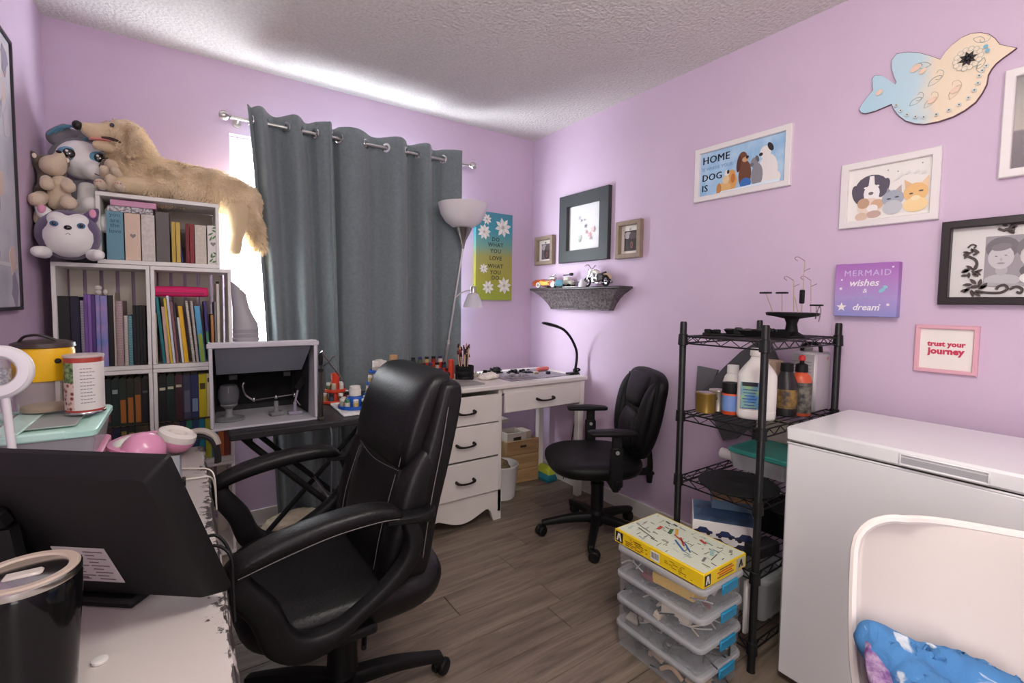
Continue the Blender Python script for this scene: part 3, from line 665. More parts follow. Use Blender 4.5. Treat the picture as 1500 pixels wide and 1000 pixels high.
mb.build('housing', BLACK, mon, ang=22)
MB().rings([rr(-.24, .24, .01, .266, .0322, .004), rr(-.24, .24, .01, .266, .0332, .004)], M=MT).build('screen', mat('dark_screen', (12, 12, 14), .1), mon)
MB().box((-.20, -.0008, .228), (.22, .0022, .0055), .001, M=MT).build('vent_slot', C((8, 8, 8), .8), mon)
lb = MB().add([(-.222, -.0006, .118), (-.138, -.0006, .124), (-.135, -.0006, .042), (-.219, -.0006, .042)], [(0, 1, 2, 3)], M=MT @ Matrix.Translation((.25, 0, 0)) if False else MT)
lb = MB().box((.072, -.0008, .082), (.084, .0012, .078), .0004, M=MT).build('rating_label', C((206, 202, 200), .6), mon, ang=0)
tx = MB()
for k in range(9):
    for (u0, L_) in ((.036, .03+.008*math.sin(k*2)), (.078, .022+.008*math.cos(k*3))): tx.box((u0+L_/2, -.0016, .113-k*.0078), (L_, .0006, .0018), 0, M=MT)
tx.box((.05, -.0016, .052), (.02, .0006, .006), 0, M=MT)
tx.build('label_print', C((120, 108, 112), .7), lb, ang=0)
# stand: hinge plate, arm, foot
MB().sweep([pan(-.03, .175, .012), pan(-.03, .10, .03), (-.03, -.02, .04), (-.03, -.03, .014)], [(.09, .022), (.095, .024), (.1, .024), (.1, .014)], up=(0, -.7, .7), sm=4, e=5).build('stand_arm', BLACK2, mon)
MB().box((-.03, .03, .008), (.30, .09, .015), .005).build('stand_foot', BLACK2, mon)
MB().box((0, -.011, 0), (.11, .02, .028), .004, M=Matrix.Translation(pan(-.045, .19)) @ Matrix.Rotation(TILT, 4, 'X')).build('hinge', BLACK2, mon)
MB().box((0, 0, 0), (.05, .012, .03), .003, M=Matrix.Translation(pan(-.045, .2, .024)) @ Matrix.Rotation(TILT, 4, 'X')).build('hinge_cover', C((188, 188, 190), .3), mon)
# ---- tumbler
GLOSSK = mat('gloss_black_enamel', (12, 12, 14), .08, spec=.35)
STEEL = mat('steel', (190, 188, 185), .2, 1.)
t = thing('tumbler', 'glossy black insulated tumbler with a clear lid, nearest on the worktable', 'tumbler', (-.158, .762, TZ+.0005))
MB().lathe([(.038, 0), (.041, .004), (.043, .03), (.05, .13), (.0505, .152), (.0495, .156)], 36).build('body', GLOSSK, t)
MB().lathe([(.0497, .1555), (.0507, .158), (.0505, .163), (.0485, .1645)], 36).build('rim', STEEL, t)
LID = mat('clear_lid', (186, 170, 156), .35, alpha=.92)
ld = MB().lathe([(.001, .1625), (.034, .1625), (.037, .1635), (.040, .1668), (.0475, .1668), (.049, .1655), (.049, .163)], 36).build('lid', LID, t)
MB().box((0, -.006, .1645), (.034, .016, .005), .0025).build('slider', C((220, 212, 204), .2, alpha=.7), ld)
text('hot drinks may scald', .004, C((170, 170, 172), .4), t, Matrix.Translation((0, -.0445, .045)) @ FRONT, depth=.0002) if False else None
o = MB().lathe([(.008, 0), (.009, .001), (.009, .004), (.006, .005), (.001, .0045)], 18).build('bottle_cap', C((226, 222, 218), .4), loc=(-0.101, 0.809, TZ+.0004)); tag(o, 'tiny white cap lying on the worktable right of the tumbler', 'cap')
# ---- silver laptop behind the display
SILV = mat('silver_aluminium', (186, 196, 206), .35, .6)
t = thing('laptop', 'closed silver laptop on a black base behind the pen display', 'laptop', (-.146, 1.41, TZ+.0005), 0)
MB().box((0, 0, .0165), (.268, .385, .033), .003).build('base', BLACK2, t)
MB().box((-.002, 0, .0415), (.274, .392, .016), .005).build('lid', SILV, t)
for yy in (.05, .03, -.14): MB().box((.137, yy, .02), (.012, .02, .014), .002).build('plug', BLACK2, t)
# ---- headphones
PINK = mat('pink_plastic', (232, 156, 190), .3, coat=.4); CUSH = mat('white_leatherette', (232, 226, 218), .5)
t = thing('headphones', 'pink and white over-ear headphones on the worktable behind the laptop', 'headphones', (-.10, 1.70, TZ+.001), 0)
def cup(c, M, s):
    sh = MB().lathe([(.001, .042), (.03, .039), (.045, .027), (.0525, .01), (.0525, 0)], 28, M=M).build('earcup', PINK, t)
    MB().lathe([(.022, -.001), (.025, -.018), (.038, -.024), (.051, -.016), (.053, -.002), (.0527, .002)], 28, M=M, caps=False).build('cushion', CUSH, sh)
    MB().lathe([(.001, -.003), (.027, -.004)], 20, M=M, caps=False).build('mesh_pad', C((196, 188, 178), .8), sh)
    return sh
c1 = cup(0, Matrix.Translation((.0, -.03, .056)) @ Matrix.Rotation(math.radians(68), 4, 'X') @ Matrix.Rotation(.3, 4, 'Y'), 1)
c2 = cup(0, Matrix.Translation((.075, .08, .057)) @ Matrix.Rotation(math.radians(-112-60), 4, 'X') @ Matrix.Rotation(-.35, 4, 'Y'), -1)
c2.matrix_basis = Matrix.Identity(4)
MB().sweep([(0, -.05, .06), (-.04, -.05, .066), (-.066, -.01, .07), (-.064, .05, .07), (-.03, .10, .07), (.05, .11, .07)], [(.03, .012)]*1, sm=6, e=4, n=10).build('headband', PINK, t)
MB().sweep([(-.05, -.025, .068), (-.058, .0, .07), (-.057, .035, .07), (-.035, .08, .07)], [(.026, .018)], sm=6, e=3, n=10).build('headband_pad', CUSH, t)
CORD = C((232, 226, 216), .5)
o = MB().tube([(-.08, 1.66, TZ+.012), (-.03, 1.63, TZ+.005), (.02, 1.60, TZ+.005), (.052, 1.575, TZ+.003), (.064, 1.56, TZ-.02), (.066, 1.55, TZ-.09)], .0022, 6).build('white_cable', CORD); tag(o, 'thin white cable crossing the worktable to its edge', 'cable')
o = MB().tube([(-.02, 1.52, TZ+.005), (.02, 1.515, TZ+.004), (.05, 1.51, TZ+.003), (.062, 1.53, TZ-.03), (.066, 1.53, TZ-.1)], .0022, 6).build('white_cable', CORD); tag(o, 'second white cable nearer the laptop, over the table edge', 'cable')
for k, z0 in enumerate((0, .012)):
    o = MB().tube([(-.02, 1.04+.02*k, TZ+.005+z0), (.015, 1.06+.02*k, TZ+.007+z0), (.045, 1.06+.02*k, TZ+.008+z0), (.066, 1.045+.02*k, TZ-.012), (.068, 1.03+.02*k, TZ-.06), (.068, 1.0+.02*k, TZ-.12)], .0032, 7).build('black_cable', BLACK2)
    tag(o, ['black cable bent over the table edge beside the display corner', 'upper one of two black cables bent over the table edge'][k], 'cable')
# dark headset hanging at the far end
t = thing('headset', 'dark headset with a grey band at the far end of the worktable', 'headset', (.02, 1.82, TZ+.001))
MB().sweep([(-.07, .02, .012), (-.03, .025, .045), (.02, .02, .055), (.055, .01, .035), (.066, 0, .006)], [(.03, .012)], sm=6, e=4, n=10).build('headband', C((176, 168, 158), .6), t)
MB().sweep([(-.065, .01, .01), (-.03, .012, .032), (.02, .01, .04), (.052, 0, .022), (.064, -.01, -.02), (.064, -.015, -.05)], [(.034, .012)], sm=6, e=4, n=10).build('pad', C((30, 28, 30), .7), t)
# ---- stacked storage boxes at the far left
MINT = mat('mint_plastic', (184, 228, 214), .35); CLEARP = mat('frosted_clear_plastic', (222, 226, 226), .2, alpha=.38)
def tote(loc, w, d, h, lidm, label, rz=0, fill=None):
    t = thing('storage_box', label, 'storage box', loc, rz)
    q = lambda k, z: rr2(-w/2*k, w/2*k, -d/2*k, d/2*k, z)
    MB().rings([q(.88, 0), q(.9, .004), q(.96, h-.022), q(.96, h-.022)], caps=True).build('tub', CLEARP, t)
    MB().rings([q(.97, h-.021), q(1, h-.018), q(1, h-.006), q(.97, h-.002), q(.8, h-.002), q(.78, h-.006)]).build('lid', lidm, t)
    return t
def rr2(x0, x1, y0, y1, z, r=.018):
    P = []
    for cx_, cy_, a0 in ((x1-r, y0+r, -90), (x1-r, y1-r, 0), (x0+r, y1-r, 90), (x0+r, y0+r, 180)):
        for k in range(4):
            a = math.radians(a0+k*30); P.append((cx_+r*math.cos(a), cy_+r*math.sin(a), z))
    return P
t = tote((-.318, 1.675, TZ+.001), .27, .33, .082, mat('rose_plastic', (214, 132, 164), .4), 'clear box with a rose lid, under the mint lidded box')
t = tote((-.318, 1.675, TZ+.0835), .28, .34, .0875, MINT, 'clear box with a mint lid carrying the bottle, yellow jar and canister')
MB().box((.02, 0, .0872), (.15, .22, .003), .001).build('lid_window', C((196, 202, 200), .2, alpha=.7), t)
MB().box((-.02, .0, .089), (.05, .34, .006), .002).build('carry_handle', C((205, 238, 226), .35), t)
MB().box((0, -.166, .078), (.17, .012, .02), .004).build('latch', C((200, 238, 226), .35), t)
tk = TZ+.0835+.0925
MB().box((.05, .1, .089), (.01, .01, .001)).build('latch', MINT, t) if False else None
# canister
def label_mat():
    m = bpy.data.materials.new('canister_label'); m.use_nodes = True; nt = m.node_tree; L = nt.links; b = nt.nodes['Principled BSDF']
    tc = nt.nodes.new('ShaderNodeTexCoord'); sp = nt.nodes.new('ShaderNodeSeparateXYZ'); L.new(tc.outputs['Object'], sp.inputs[0])
    n = nt.nodes.new('ShaderNodeTexNoise'); n.inputs['Scale'].default_value = 70; L.new(tc.outputs['Object'], n.inputs['Vector'])
    v = nt.nodes.new('ShaderNodeTexVoronoi'); v.inputs['Scale'].default_value = 90; L.new(tc.outputs['Object'], v.inputs['Vector'])
    g = nt.nodes.new('ShaderNodeValToRGB'); g.color_ramp.elements[0].position = .4; g.color_ramp.elements[1].position = .6; g.color_ramp.elements[0].color = lin((60, 84, 48)); g.color_ramp.elements[1].color = lin((150, 176, 120)); L.new(n.outputs['Fac'], g.inputs[0])
    r = nt.nodes.new('ShaderNodeValToRGB'); r.color_ramp.elements[0].position = .25; r.color_ramp.elements[1].position = .55; r.color_ramp.elements[0].color = lin((128, 44, 44)); r.color_ramp.elements[1].color = lin((222, 196, 184)); L.new(v.outputs['Distance'], r.inputs[0])
    def step(sock, a, inv=False):
        q = nt.nodes.new('ShaderNodeMath'); q.operation = 'LESS_THAN' if inv else 'GREATER_THAN'; L.new(sock, q.inputs[0]); q.inputs[1].default_value = a; return q.outputs[0]
    def mixc(f, a, b2):
        x = nt.nodes.new('ShaderNodeMix'); x.data_type = 'RGBA'; L.new(f, x.inputs[0])
        for s_, i in ((a, 6), (b2, 7)):
            if isinstance(s_, tuple): x.inputs[i].default_value = s_
            else: L.new(s_, x.inputs[i])
        return x.outputs[2]
    pic = mixc(step(sp.outputs['Z'], .085), r.outputs[0], g.outputs[0])
    at = mixc(step(sp.outputs['X'], -.012, True), lin((228, 222, 216)), pic)
    band = mixc(step(sp.outputs['Z'], .138), at, lin((176, 64, 52)))
    band = mixc(step(sp.outputs['Z'], .012, True), band, lin((176, 64, 52)))
    L.new(band, b.inputs['Base Color']); b.inputs['Roughness'].default_value = .4; return m
t = thing('canister', 'tall white and red food canister with a bean picture, on the mint box', 'canister', (-.222, 1.70, tk+.0004), -.13)
MB().lathe([(.041, .004), (.0412, .02), (.0412, .150), (.041, .152)], 36, caps=False).build('label', label_mat(), t)
MB().lathe([(.04, 0), (.0425, .001), (.0425, .005), (.041, .007)], 36).build('bottom_rim', STEEL, t); MB().lathe([(.041, .150), (.0428, .152), (.0428, .157), (.038, .158)], 36).build('lid', C((206, 190, 186), .35), t)
tp = MB()
for k in range(11):
    for i in range(int(4+2*math.sin(k*1.7)**2)):
        a = -PI/2-.02+i*.15+.13; tp.box((.0414*math.cos(a), .0414*math.sin(a), .122-k*.009), (.005, .0008, .0022), rz=a+PI/2)
tp.build('label_print', C((150, 146, 150), .7), t, ang=0)
# yellow lidded jar
t = thing('yellow_jar', 'glass jar with a yellow band and dark lid, between bottle and canister', 'jar', (-.312, 1.775, tk+.0004))
JG = mat('jar_glass', (226, 214, 206), .05, alpha=.3, coat=.5)
MB().lathe([(.03, 0), (.052, .003), (.058, .02), (.058, .07), (.054, .085)], 32).build('glass_body', JG, t)
MB().lathe([(.001, .004), (.05, .004), (.05, .016), (.001, .016)], 24).build('contents', C((170, 140, 104), .7), t)
MB().lathe([(.0545, .085), (.062, .088), (.0635, .165), (.060, .175)], 32, caps=False).build('yellow_band', mat('yellow_plastic', (246, 190, 24), .35), t)
MB().lathe([(.061, .174), (.066, .176), (.064, .186), (.045, .193), (.001, .195)], 32).build('lid', mat('dark_brown_plastic', (64, 50, 48), .35), t)
MB().tube([(-.045, -.02, .188), (-.03, -.03, .205), (.0, -.035, .208), (.03, -.03, .194)], .0035, 7).build('handle', C((40, 30, 32), .4), t)
MB().ell((.035, -.052, .14), (.008, .006, .007)).ell((.05, -.04, .112), (.006, .006, .009)).build('spot', C((46, 36, 30), .5), t)
# water bottle
t = thing('water_bottle', 'clear plastic water bottle with a white label, behind the ring light', 'bottle', (-.408, 1.70, tk+.0004))
MB().lathe([(.035, 0), (.046, .006), (.047, .04), (.0445, .05), (.047, .06), (.047, .12), (.04, .15), (.018, .175), (.0155, .19)], 28).build('bottle_body', mat('clear_bottle', (225, 220, 226), .06, alpha=.25, coat=.6), t)
MB().lathe([(.0478, .075), (.0478, .128)], 28, caps=False).build('label', mat('bottle_label', (214, 212, 220), .5, noise_s=160, col2=(150, 150, 168)), t)
MB().lathe([(.0165, .188), (.0175, .19), (.0175, .205), (.016, .207), (.001, .207)], 20).build('cap', C((226, 224, 226), .4), t)
# ring light
t = thing('ring_light', 'white ring light on a bent neck standing behind the pen display', 'lamp', (-.30, 1.40, TZ+.0005))
WPL = mat('white_plastic', (226, 222, 224), .35)
MR = Matrix.Translation((-.037, .098, .318)) @ Matrix.Rotation(math.radians(-8), 4, 'Z') @ Matrix.Rotation(math.radians(78), 4, 'X')
rg = [(.045*math.cos(2*PI*k/40), .045*math.sin(2*PI*k/40), 0) for k in range(40)]
MB().sweep(rg, [(.030, .02)], up=(0, 0, 1), sm=0, e=3, closed=True, n=12, M=MR).build('ring', WPL, t)
rgd = [(.045*math.cos(2*PI*k/40), .045*math.sin(2*PI*k/40), .0115) for k in range(40)]
MB().sweep(rgd, [(.02, .003)], up=(0, 0, 1), sm=0, e=3, closed=True, n=8, M=MR).build('diffuser', C((238, 236, 240), .6), t)
MB().tube([(-.026, .088, .262), (-.02, .075, .21), (-.01, .05, .13), (.0, .02, .06), (0, 0, .012)], .0075, 10).build('neck', WPL, t)
MB().lathe([(.04, 0), (.042, .004), (.038, .012), (.012, .016)], 24).build('base', WPL, t)
# poster on the left wall (plain soft picture)
POST = mat('hazy_poster_print', (222, 218, 226), .5, noise_s=3.2, col2=(172, 172, 186))
t = thing('wall_poster', 'large pale framed poster on the left wall with a thin black frame', 'poster', (XL, 1.98, 1.19), PI/2)
pw_, ph_ = .72, .905
b_ = MB()
for (c, d) in (((0, -.009, .006), (pw_, .018, .012)), ((0, -.009, ph_-.006), (pw_, .018, .012)), ((-pw_/2+.006, -.009, ph_/2), (.012, .018, ph_-.024)), ((pw_/2-.006, -.009, ph_/2), (.012, .018, ph_-.024))): b_.box(c, d, .002)
b_.build('frame', C((44, 40, 48), .4), t)
MB().box((0, -.006, ph_/2), (pw_-.024, .01, ph_-.024)).build('print', POST, t)
pt_ = MB()
for k in range(26):
    r_ = random.Random(k); cx_, cz_ = r_.uniform(.02, .3), r_.uniform(.06, .86)
    pt_.slot(k % 4).prism([(cx_+r_.uniform(.02, .05)*math.cos(a)*1.0, cz_+r_.uniform(.03, .07)*math.sin(a)) for a in [2*PI*i/9 for i in range(9)]], 0, .0005+.00004*k, M=on(0, -.0111, 0))
pt_.build('print_shapes', [C((214, 206, 216), .5), C((176, 172, 186), .5), C((226, 202, 190), .5), C((158, 150, 170), .5)], t, ang=0)['kind'] = 'stuff'
MB().box((.1, -.0118, .15), (.46, .0012, .012)).build('print_band', C((226, 222, 224), .5), t)
# ================================================================== office chairs
LEATH = mat('black_leather', (14, 13, 14), .4, bump=.12, bump_s=140, spec=.4)
LEATH2 = mat('black_mesh_leather', (13, 12, 14), .5, bump=.12, bump_s=160, spec=.3)
NYL = mat('black_nylon', (15, 15, 16), .5, spec=.35)
STITCH = mat('grey_stitching', (112, 108, 106), .8)
def caster(t, p, ang):
    M = Matrix.Translation(p) @ Matrix.Rotation(ang, 4, 'Z')
    c = MB().tube([(0, 0, .062), (0, 0, .048), (.012, 0, .04), (.02, 0, .03)], [.012, .014, .02, .016], 10, 4, M=M).build('caster', NYL, t)
    for s_ in (-1, 1):
        MB().lathe([(.002, -.011), (.021, -.011), (.027, -.006), (.0275, .004), (.022, .01), (.002, .011)], 20, M=M @ Matrix.Translation((.018, s_*.013, .028)) @ Matrix.Rotation(PI/2, 4, 'X')).build('wheel', NYL, c)
    return c
def star(t, R, hub_z, a0, n=5, up=.055, rw=.03):
    MB().lathe([(.028, hub_z-.045), (.04, hub_z-.03), (.042, hub_z+.03), (.032, hub_z+.045), (.032, hub_z+.05)], 20).build('hub', NYL, t)
    for k in range(n):
        a = a0+2*PI*k/n; c, s_ = math.cos(a), math.sin(a)
        MB().sweep([(.03*c, .03*s_, hub_z), (R*.5*c, R*.5*s_, hub_z-.006), (R*.95*c, R*.95*s_, up+.018), (R*1.03*c, R*1.03*s_, up+.012)], [(.05, .05), (.042, .042), (.034, .03), (.03, .024)], sm=5, e=4, n=10).build('leg', NYL, t)
        caster(t, (R*c, R*s_, 0), a+.6+k*.9)
def loft(mb, secs, n=28, e=3.2, sub=4):
    """secs: (cx, cy, cz, half_x, half_y[, tilt]) stacked superellipse sections smoothed with catmull"""
    P = catmull([(s_[0], s_[1], s_[2]) for s_ in secs], sub); H = catmull([(s_[3], s_[4], (s_[5] if len(s_) > 5 else 0)) for s_ in secs], sub)
    R = []
    for p, h in zip(P, H):
        ring = []
        for k in range(n):
            a = 2*PI*k/n; ca, sa = math.cos(a), math.sin(a)
            x = max(h.x, .001)*math.copysign(abs(ca)**(2/e), ca); y_ = max(h.y, .001)*math.copysign(abs(sa)**(2/e), sa)
            ring.append((p.x+x, p.y+y_*math.cos(h.z), p.z+y_*math.sin(h.z)))
        R.append(ring)
    return mb.rings(R)
# ---------------------------------------------------------------- executive chair (forward = local -y)
t = thing('executive_chair', 'large black leather executive chair with padded loop arms, pulled up to the worktable', 'chair', (.37, 1.40, 0), -PI/2, )
star(t, .30, .105, math.radians(84))
MB().cyl((0, 0, .14), (0, 0, .24), .045, .04, 20).cyl((0, 0, .24), (0, 0, .38), .028, n=16).build('gas_column', NYL, t)
MB().box((0, .02, .385), (.2, .28, .05), .01).tube([(.08, 0, .39), (.2, 0, .385), (.27, -.02, .38)], .007, 8).build('tilt_mechanism', NYL, t)
st = MB(); loft(st, [(0, -.02, .405, .2, .2), (0, -.02, .412, .245, .25), (0, -.02, .45, .262, .268), (0, -.02, .478, .258, .266), (0, -.015, .497, .235, .245), (0, -.01, .505, .18, .19), (0, 0, .503, .05, .06)], 40, 4.2)
seat = st.build('seat', LEATH, t, ang=60)
MB().tube([(-.21, -.22, .494), (-.2, .0, .502), (-.17, .17, .503)], .0012, 6).tube([(.21, -.22, .494), (.2, .0, .502), (.17, .17, .503)], .0012, 6).build('stitching', STITCH, seat)
def bk(z): return lerp(.098, .216, (z-.46)/.56)
st = MB(); loft(st, [(0, .12, .43, .12, .03), (0, .12, .45, .2, .045), (0, bk(.52)+.02, .52, .238, .058), (0, bk(.66)+.012, .66, .245, .06), (0, bk(.8)+.02, .8, .25, .055), (0, bk(.92)+.03, .92, .243, .05), (0, bk(1.0)+.03, .985, .235, .044), (0, bk(1.02)+.03, 1.012, .215, .03), (0, bk(1.03)+.03, 1.02, .1, .008)], 40, 5)
back = st.build('backrest', LEATH, t, ang=60)
st = MB(); loft(st, [(0, bk(.48)-.035, .485, .10, .02), (0, bk(.5)-.035, .50, .15, .035), (0, bk(.6)-.038, .60, .165, .04), (0, bk(.72)-.03, .72, .16, .036), (0, bk(.8)-.02, .795, .15, .03), (0, bk(.82)-.005, .82, .12, .012)], 28, 4)
st.build('lumbar_pad', LEATH, back, ang=60)
for s_ in (-1, 1):
    st = MB(); loft(st, [(s_*.18, bk(.47)-.02, .475, .03, .02), (s_*.2, bk(.5)-.03, .50, .042, .04), (s_*.212, bk(.62)-.032, .62, .044, .046), (s_*.215, bk(.75)-.022, .75, .04, .044), (s_*.21, bk(.82)-.008, .82, .036, .032), (s_*.205, bk(.84)+.004, .845, .02, .012)], 20, 3)
    st.build('side_bolster', LEATH, back, ang=60)
st = MB(); loft(st, [(0, bk(.76)-.01, .765, .15, .012), (0, bk(.77)-.02, .775, .195, .036), (0, bk(.82)-.024, .82, .213, .054), (0, bk(.92)-.012, .92, .217, .06), (0, bk(.99)+.0, .99, .212, .054), (0, bk(1.02)+.012, 1.028, .194, .036), (0, bk(1.03)+.018, 1.04, .14, .014), (0, bk(1.03)+.018, 1.042, .05, .004)], 40, 5)
hr = st.build('headrest', LEATH, back, ang=60)
sb = MB()
for s_ in (-1, 1):
    sb.tube([(s_*.19, bk(.79)-.066, .79), (s_*.197, bk(.86)-.066, .86), (s_*.197, bk(.95)-.052, .95), (s_*.186, bk(1.0)-.035, 1.005)], .0011, 6)
    sb.tube([(s_*.163, bk(.5)-.066, .51), (s_*.168, bk(.62)-.072, .62), (s_*.162, bk(.76)-.058, .76)], .0011, 6)
    sb.tube([(s_*.234, bk(.5)-.055, .51), (s_*.246, bk(.62)-.058, .62), (s_*.246, bk(.76)-.045, .76), (s_*.236, bk(.83)-.02, .83)], .0011, 6)
    sb.tube([(s_*.248, bk(.55)+.03, .55), (s_*.252, bk(.7)+.02, .7), (s_*.253, bk(.84)+.02, .84), (s_*.247, bk(.95)+.02, .95)], .0014, 6)
sb.tube([(-.17, bk(.77)-.055, .772), (0, bk(.765)-.064, .762), (.17, bk(.77)-.055, .772)], .0011, 6)
sb.build('stitching', STITCH, back)
for s_ in (-1, 1):
    x = s_*.285
    ar = MB().sweep([(x, .09, .685), (x, .105, .63), (x, .085, .575), (x, .03, .525), (x, -.035, .485), (x, -.09, .455), (x, -.16, .45), (x, -.21, .485), (x, -.24, .56), (x, -.285, .63), (x, -.285, .668)], [(.04, .036), (.045, .045), (.042, .046), (.036, .044), (.036, .044), (.045, .048), (.062, .052), (.068, .052), (.062, .052), (.055, .05), (.04, .036)], up=(1, 0, 0), sm=5, e=3.5, n=14).build('arm_loop', NYL, t, ang=60)
    # sweep keeps width across the path
    MB().sweep([(x, -.31, .655), (x, -.29, .675), (x, -.22, .70), (x, -.12, .718), (x, -.02, .724), (x, .04, .716), (x, .065, .70)], [(.05, .02), (.072, .036), (.078, .044), (.078, .046), (.074, .044), (.066, .036), (.04, .018)], up=(0, 0, 1), sm=5, e=3, n=18).build('arm_pad', LEATH, ar, ang=60)
    MB().tube([(x+.036*s_, -.29, .668), (x+.041*s_, -.2, .692), (x+.041*s_, -.1, .71), (x+.039*s_, .0, .714), (x+.03*s_, .055, .705)], .0011, 6).build('stitching', STITCH, ar)
    MB().sweep([(x, .03, .698), (x, .09, .69), (x-s_*.012, .14, .68), (x-s_*.06, .17, .675)], [(.05, .02), (.05, .022), (.05, .03), (.04, .03)], up=(0, 0, 1), sm=4, e=4, n=12).build('arm_bracket', NYL, ar)
    MB().box((s_*.245, -.06, .43), (.09, .14, .025), .006).build('arm_mount', NYL, ar)
# ---------------------------------------------------------------- task chair
t = thing('task_chair', 'small black task chair with height adjustable arms beside the wire rack', 'chair', (1.812, 1.79, 0), math.radians(-121))
star(t, .285, .095, math.radians(-90+121-122.), up=.05)
MB().cyl((0, 0, .13), (0, 0, .27), .034, n=18).cyl((0, 0, .27), (0, 0, .36), .022, n=14).build('gas_column', NYL, t)
MB().lathe([(.036, .268), (.036, .285), (.03, .287)], 18).build('column_cover', NYL, t)
MB().box((0, .0, .352), (.17, .24, .04), .01).tube([(.06, .03, .35), (.16, .05, .345), (.23, .05, .335)], .007, 8).box((0, .2, .34), (.07, .2, .02), .005).build('tilt_mechanism', NYL, t)
st = MB(); loft(st, [(0, -.03, .37, .17, .17), (0, -.03, .376, .225, .22), (0, -.035, .41, .252, .245), (0, -.03, .438, .246, .236), (0, -.02, .452, .21, .19), (0, -.01, .452, .12, .1), (0, 0, .449, .03, .03)], 40, 3.0)
seat = st.build('seat', LEATH2, t, ang=60)
MB().tube([(-.2, -.15, .449), (-.1, -.21, .446), (0, -.225, .445), (.1, -.21, .446), (.2, -.15, .449)], .003, 6).build('piping', LEATH, seat)
def b2(z): return .19+(z-.44)*.17
st = MB(); loft(st, [(0, b2(.45), .45, .09, .02), (0, b2(.46), .462, .15, .036), (0, b2(.55), .55, .2, .05), (0, b2(.66), .66, .228, .052), (0, b2(.76), .765, .235, .05), (0, b2(.83), .83, .238, .045), (0, b2(.87), .868, .215, .04), (0, b2(.9), .892, .15, .03), (0, b2(.9), .9, .05, .01)], 36, 3.4)
back = st.build('backrest', LEATH2, t, ang=60)
for s_ in (-1, 1):
    st = MB(); loft(st, [(s_*.12, b2(.49)-.03, .49, .02, .012), (s_*.155, b2(.54)-.045, .54, .04, .03), (s_*.18, b2(.66)-.05, .66, .045, .034), (s_*.19, b2(.77)-.045, .77, .04, .03), (s_*.19, b2(.83)-.035, .83, .03, .018), (s_*.19, b2(.85)-.03, .85, .01, .008)], 20, 2.6)
    st.build('side_bolster', LEATH2, back, ang=60)
st = MB(); loft(st, [(0, b2(.7)-.035, .70, .06, .012), (0, b2(.73)-.046, .725, .105, .03), (0, b2(.8)-.044, .8, .13, .03), (0, b2(.86)-.034, .862, .14, .022), (0, b2(.88)-.02, .885, .1, .01)], 24, 3)
st.build('upper_pad', LEATH2, back, ang=60)
st = MB(); loft(st, [(0, b2(.47)-.02, .475, .06, .012), (0, b2(.5)-.045, .5, .1, .03), (0, b2(.6)-.054, .6, .118, .034), (0, b2(.67)-.046, .675, .1, .026), (0, b2(.69)-.03, .695, .06, .01)], 24, 3)
st.build('lumbar_pad', LEATH2, back, ang=60)
MB().tube([(-.15, b2(.47)-.03, .47), (-.215, b2(.62)-.03, .62), (-.232, b2(.76)-.03, .765), (-.216, b2(.85)-.03, .855)], .004, 6).tube([(.15, b2(.47)-.03, .47), (.215, b2(.62)-.03, .62), (.232, b2(.76)-.03, .765), (.216, b2(.85)-.03, .855)], .004, 6).build('piping', LEATH, back)
MB().sweep([(0, .16, .345), (0, .27, .345), (0, .285, .40), (0, b2(.55)+.055, .55)], [(.07, .012)], sm=4, e=4).build('back_bar', NYL, t)
MB().cyl((.0, .285, .335), (0, .285, .28), .02, .014, 12).build('height_knob', NYL, t)
for s_ in (-1, 1):
    x = s_*.275
    ar = MB().sweep([(s_*.1, .02, .362), (s_*.2, .02, .36), (x-s_*.01, .02, .365), (x, .02, .40)], [(.06, .014), (.06, .016), (.06, .03), (.058, .03)], sm=4, e=4, up=(0, 1, 0)).build('arm_bracket', NYL, t)
    MB().box((x, .02, .46), (.03, .062, .2), .008).build('arm_sleeve', NYL, ar)
    MB().box((x, .02, .575), (.02, .048, .09), .004).build('arm_post', NYL, ar)
    MB().sweep([(x, -.115, .625), (x, -.105, .626), (x, 0, .628), (x, .1, .626), (x, .118, .624)], [(.03, .014), (.07, .026), (.085, .032), (.07, .026), (.03, .012)], up=(0, 0, 1), sm=4, e=2.8, n=16).build('arm_pad', LEATH2, ar, ang=60)
    for q in (-1, 1): MB().cyl((x, .02-.0, .535), (x+q*.0185, .02, .535), .0095, n=14).build('arm_button', C((186, 186, 182), .35, metal=.6), ar)
# ================================================================== white writing desk
DESKW = mat('white_desk_paint', (226, 220, 213), .42, noise_s=5, noise_a=.03)
HANDLE = mat('dark_bronze', (44, 38, 36), .35, .7)
DX0, DX1, DY0, DY1, DZ = .955, 2.115, 2.195, 2.712, .78
t = desk = thing('writing_desk', 'white painted desk with four drawers and dark handles along the back wall', 'desk', (DX0, DY0, 0))
dw, dd = DX1-DX0, DY1-DY0
MB().box((dw/2, dd/2, DZ-.0125), (dw, dd, .025), .005).build('desktop', DESKW, t)
PX0, PX1 = .03, .525                      # pedestal
b_ = MB()
for x in (PX0+.012, PX1-.012): b_.box((x, .03+dd/2-.03, .40), (.024, dd-.06, .708), .002)
b_.box(((PX0+PX1)/2, dd-.04, .42), (PX1-PX0-.05, .01, .66)); b_.box(((PX0+PX1)/2, dd/2, .13), (PX1-PX0-.05, dd-.1, .014))
b_.build('pedestal', DESKW, t)
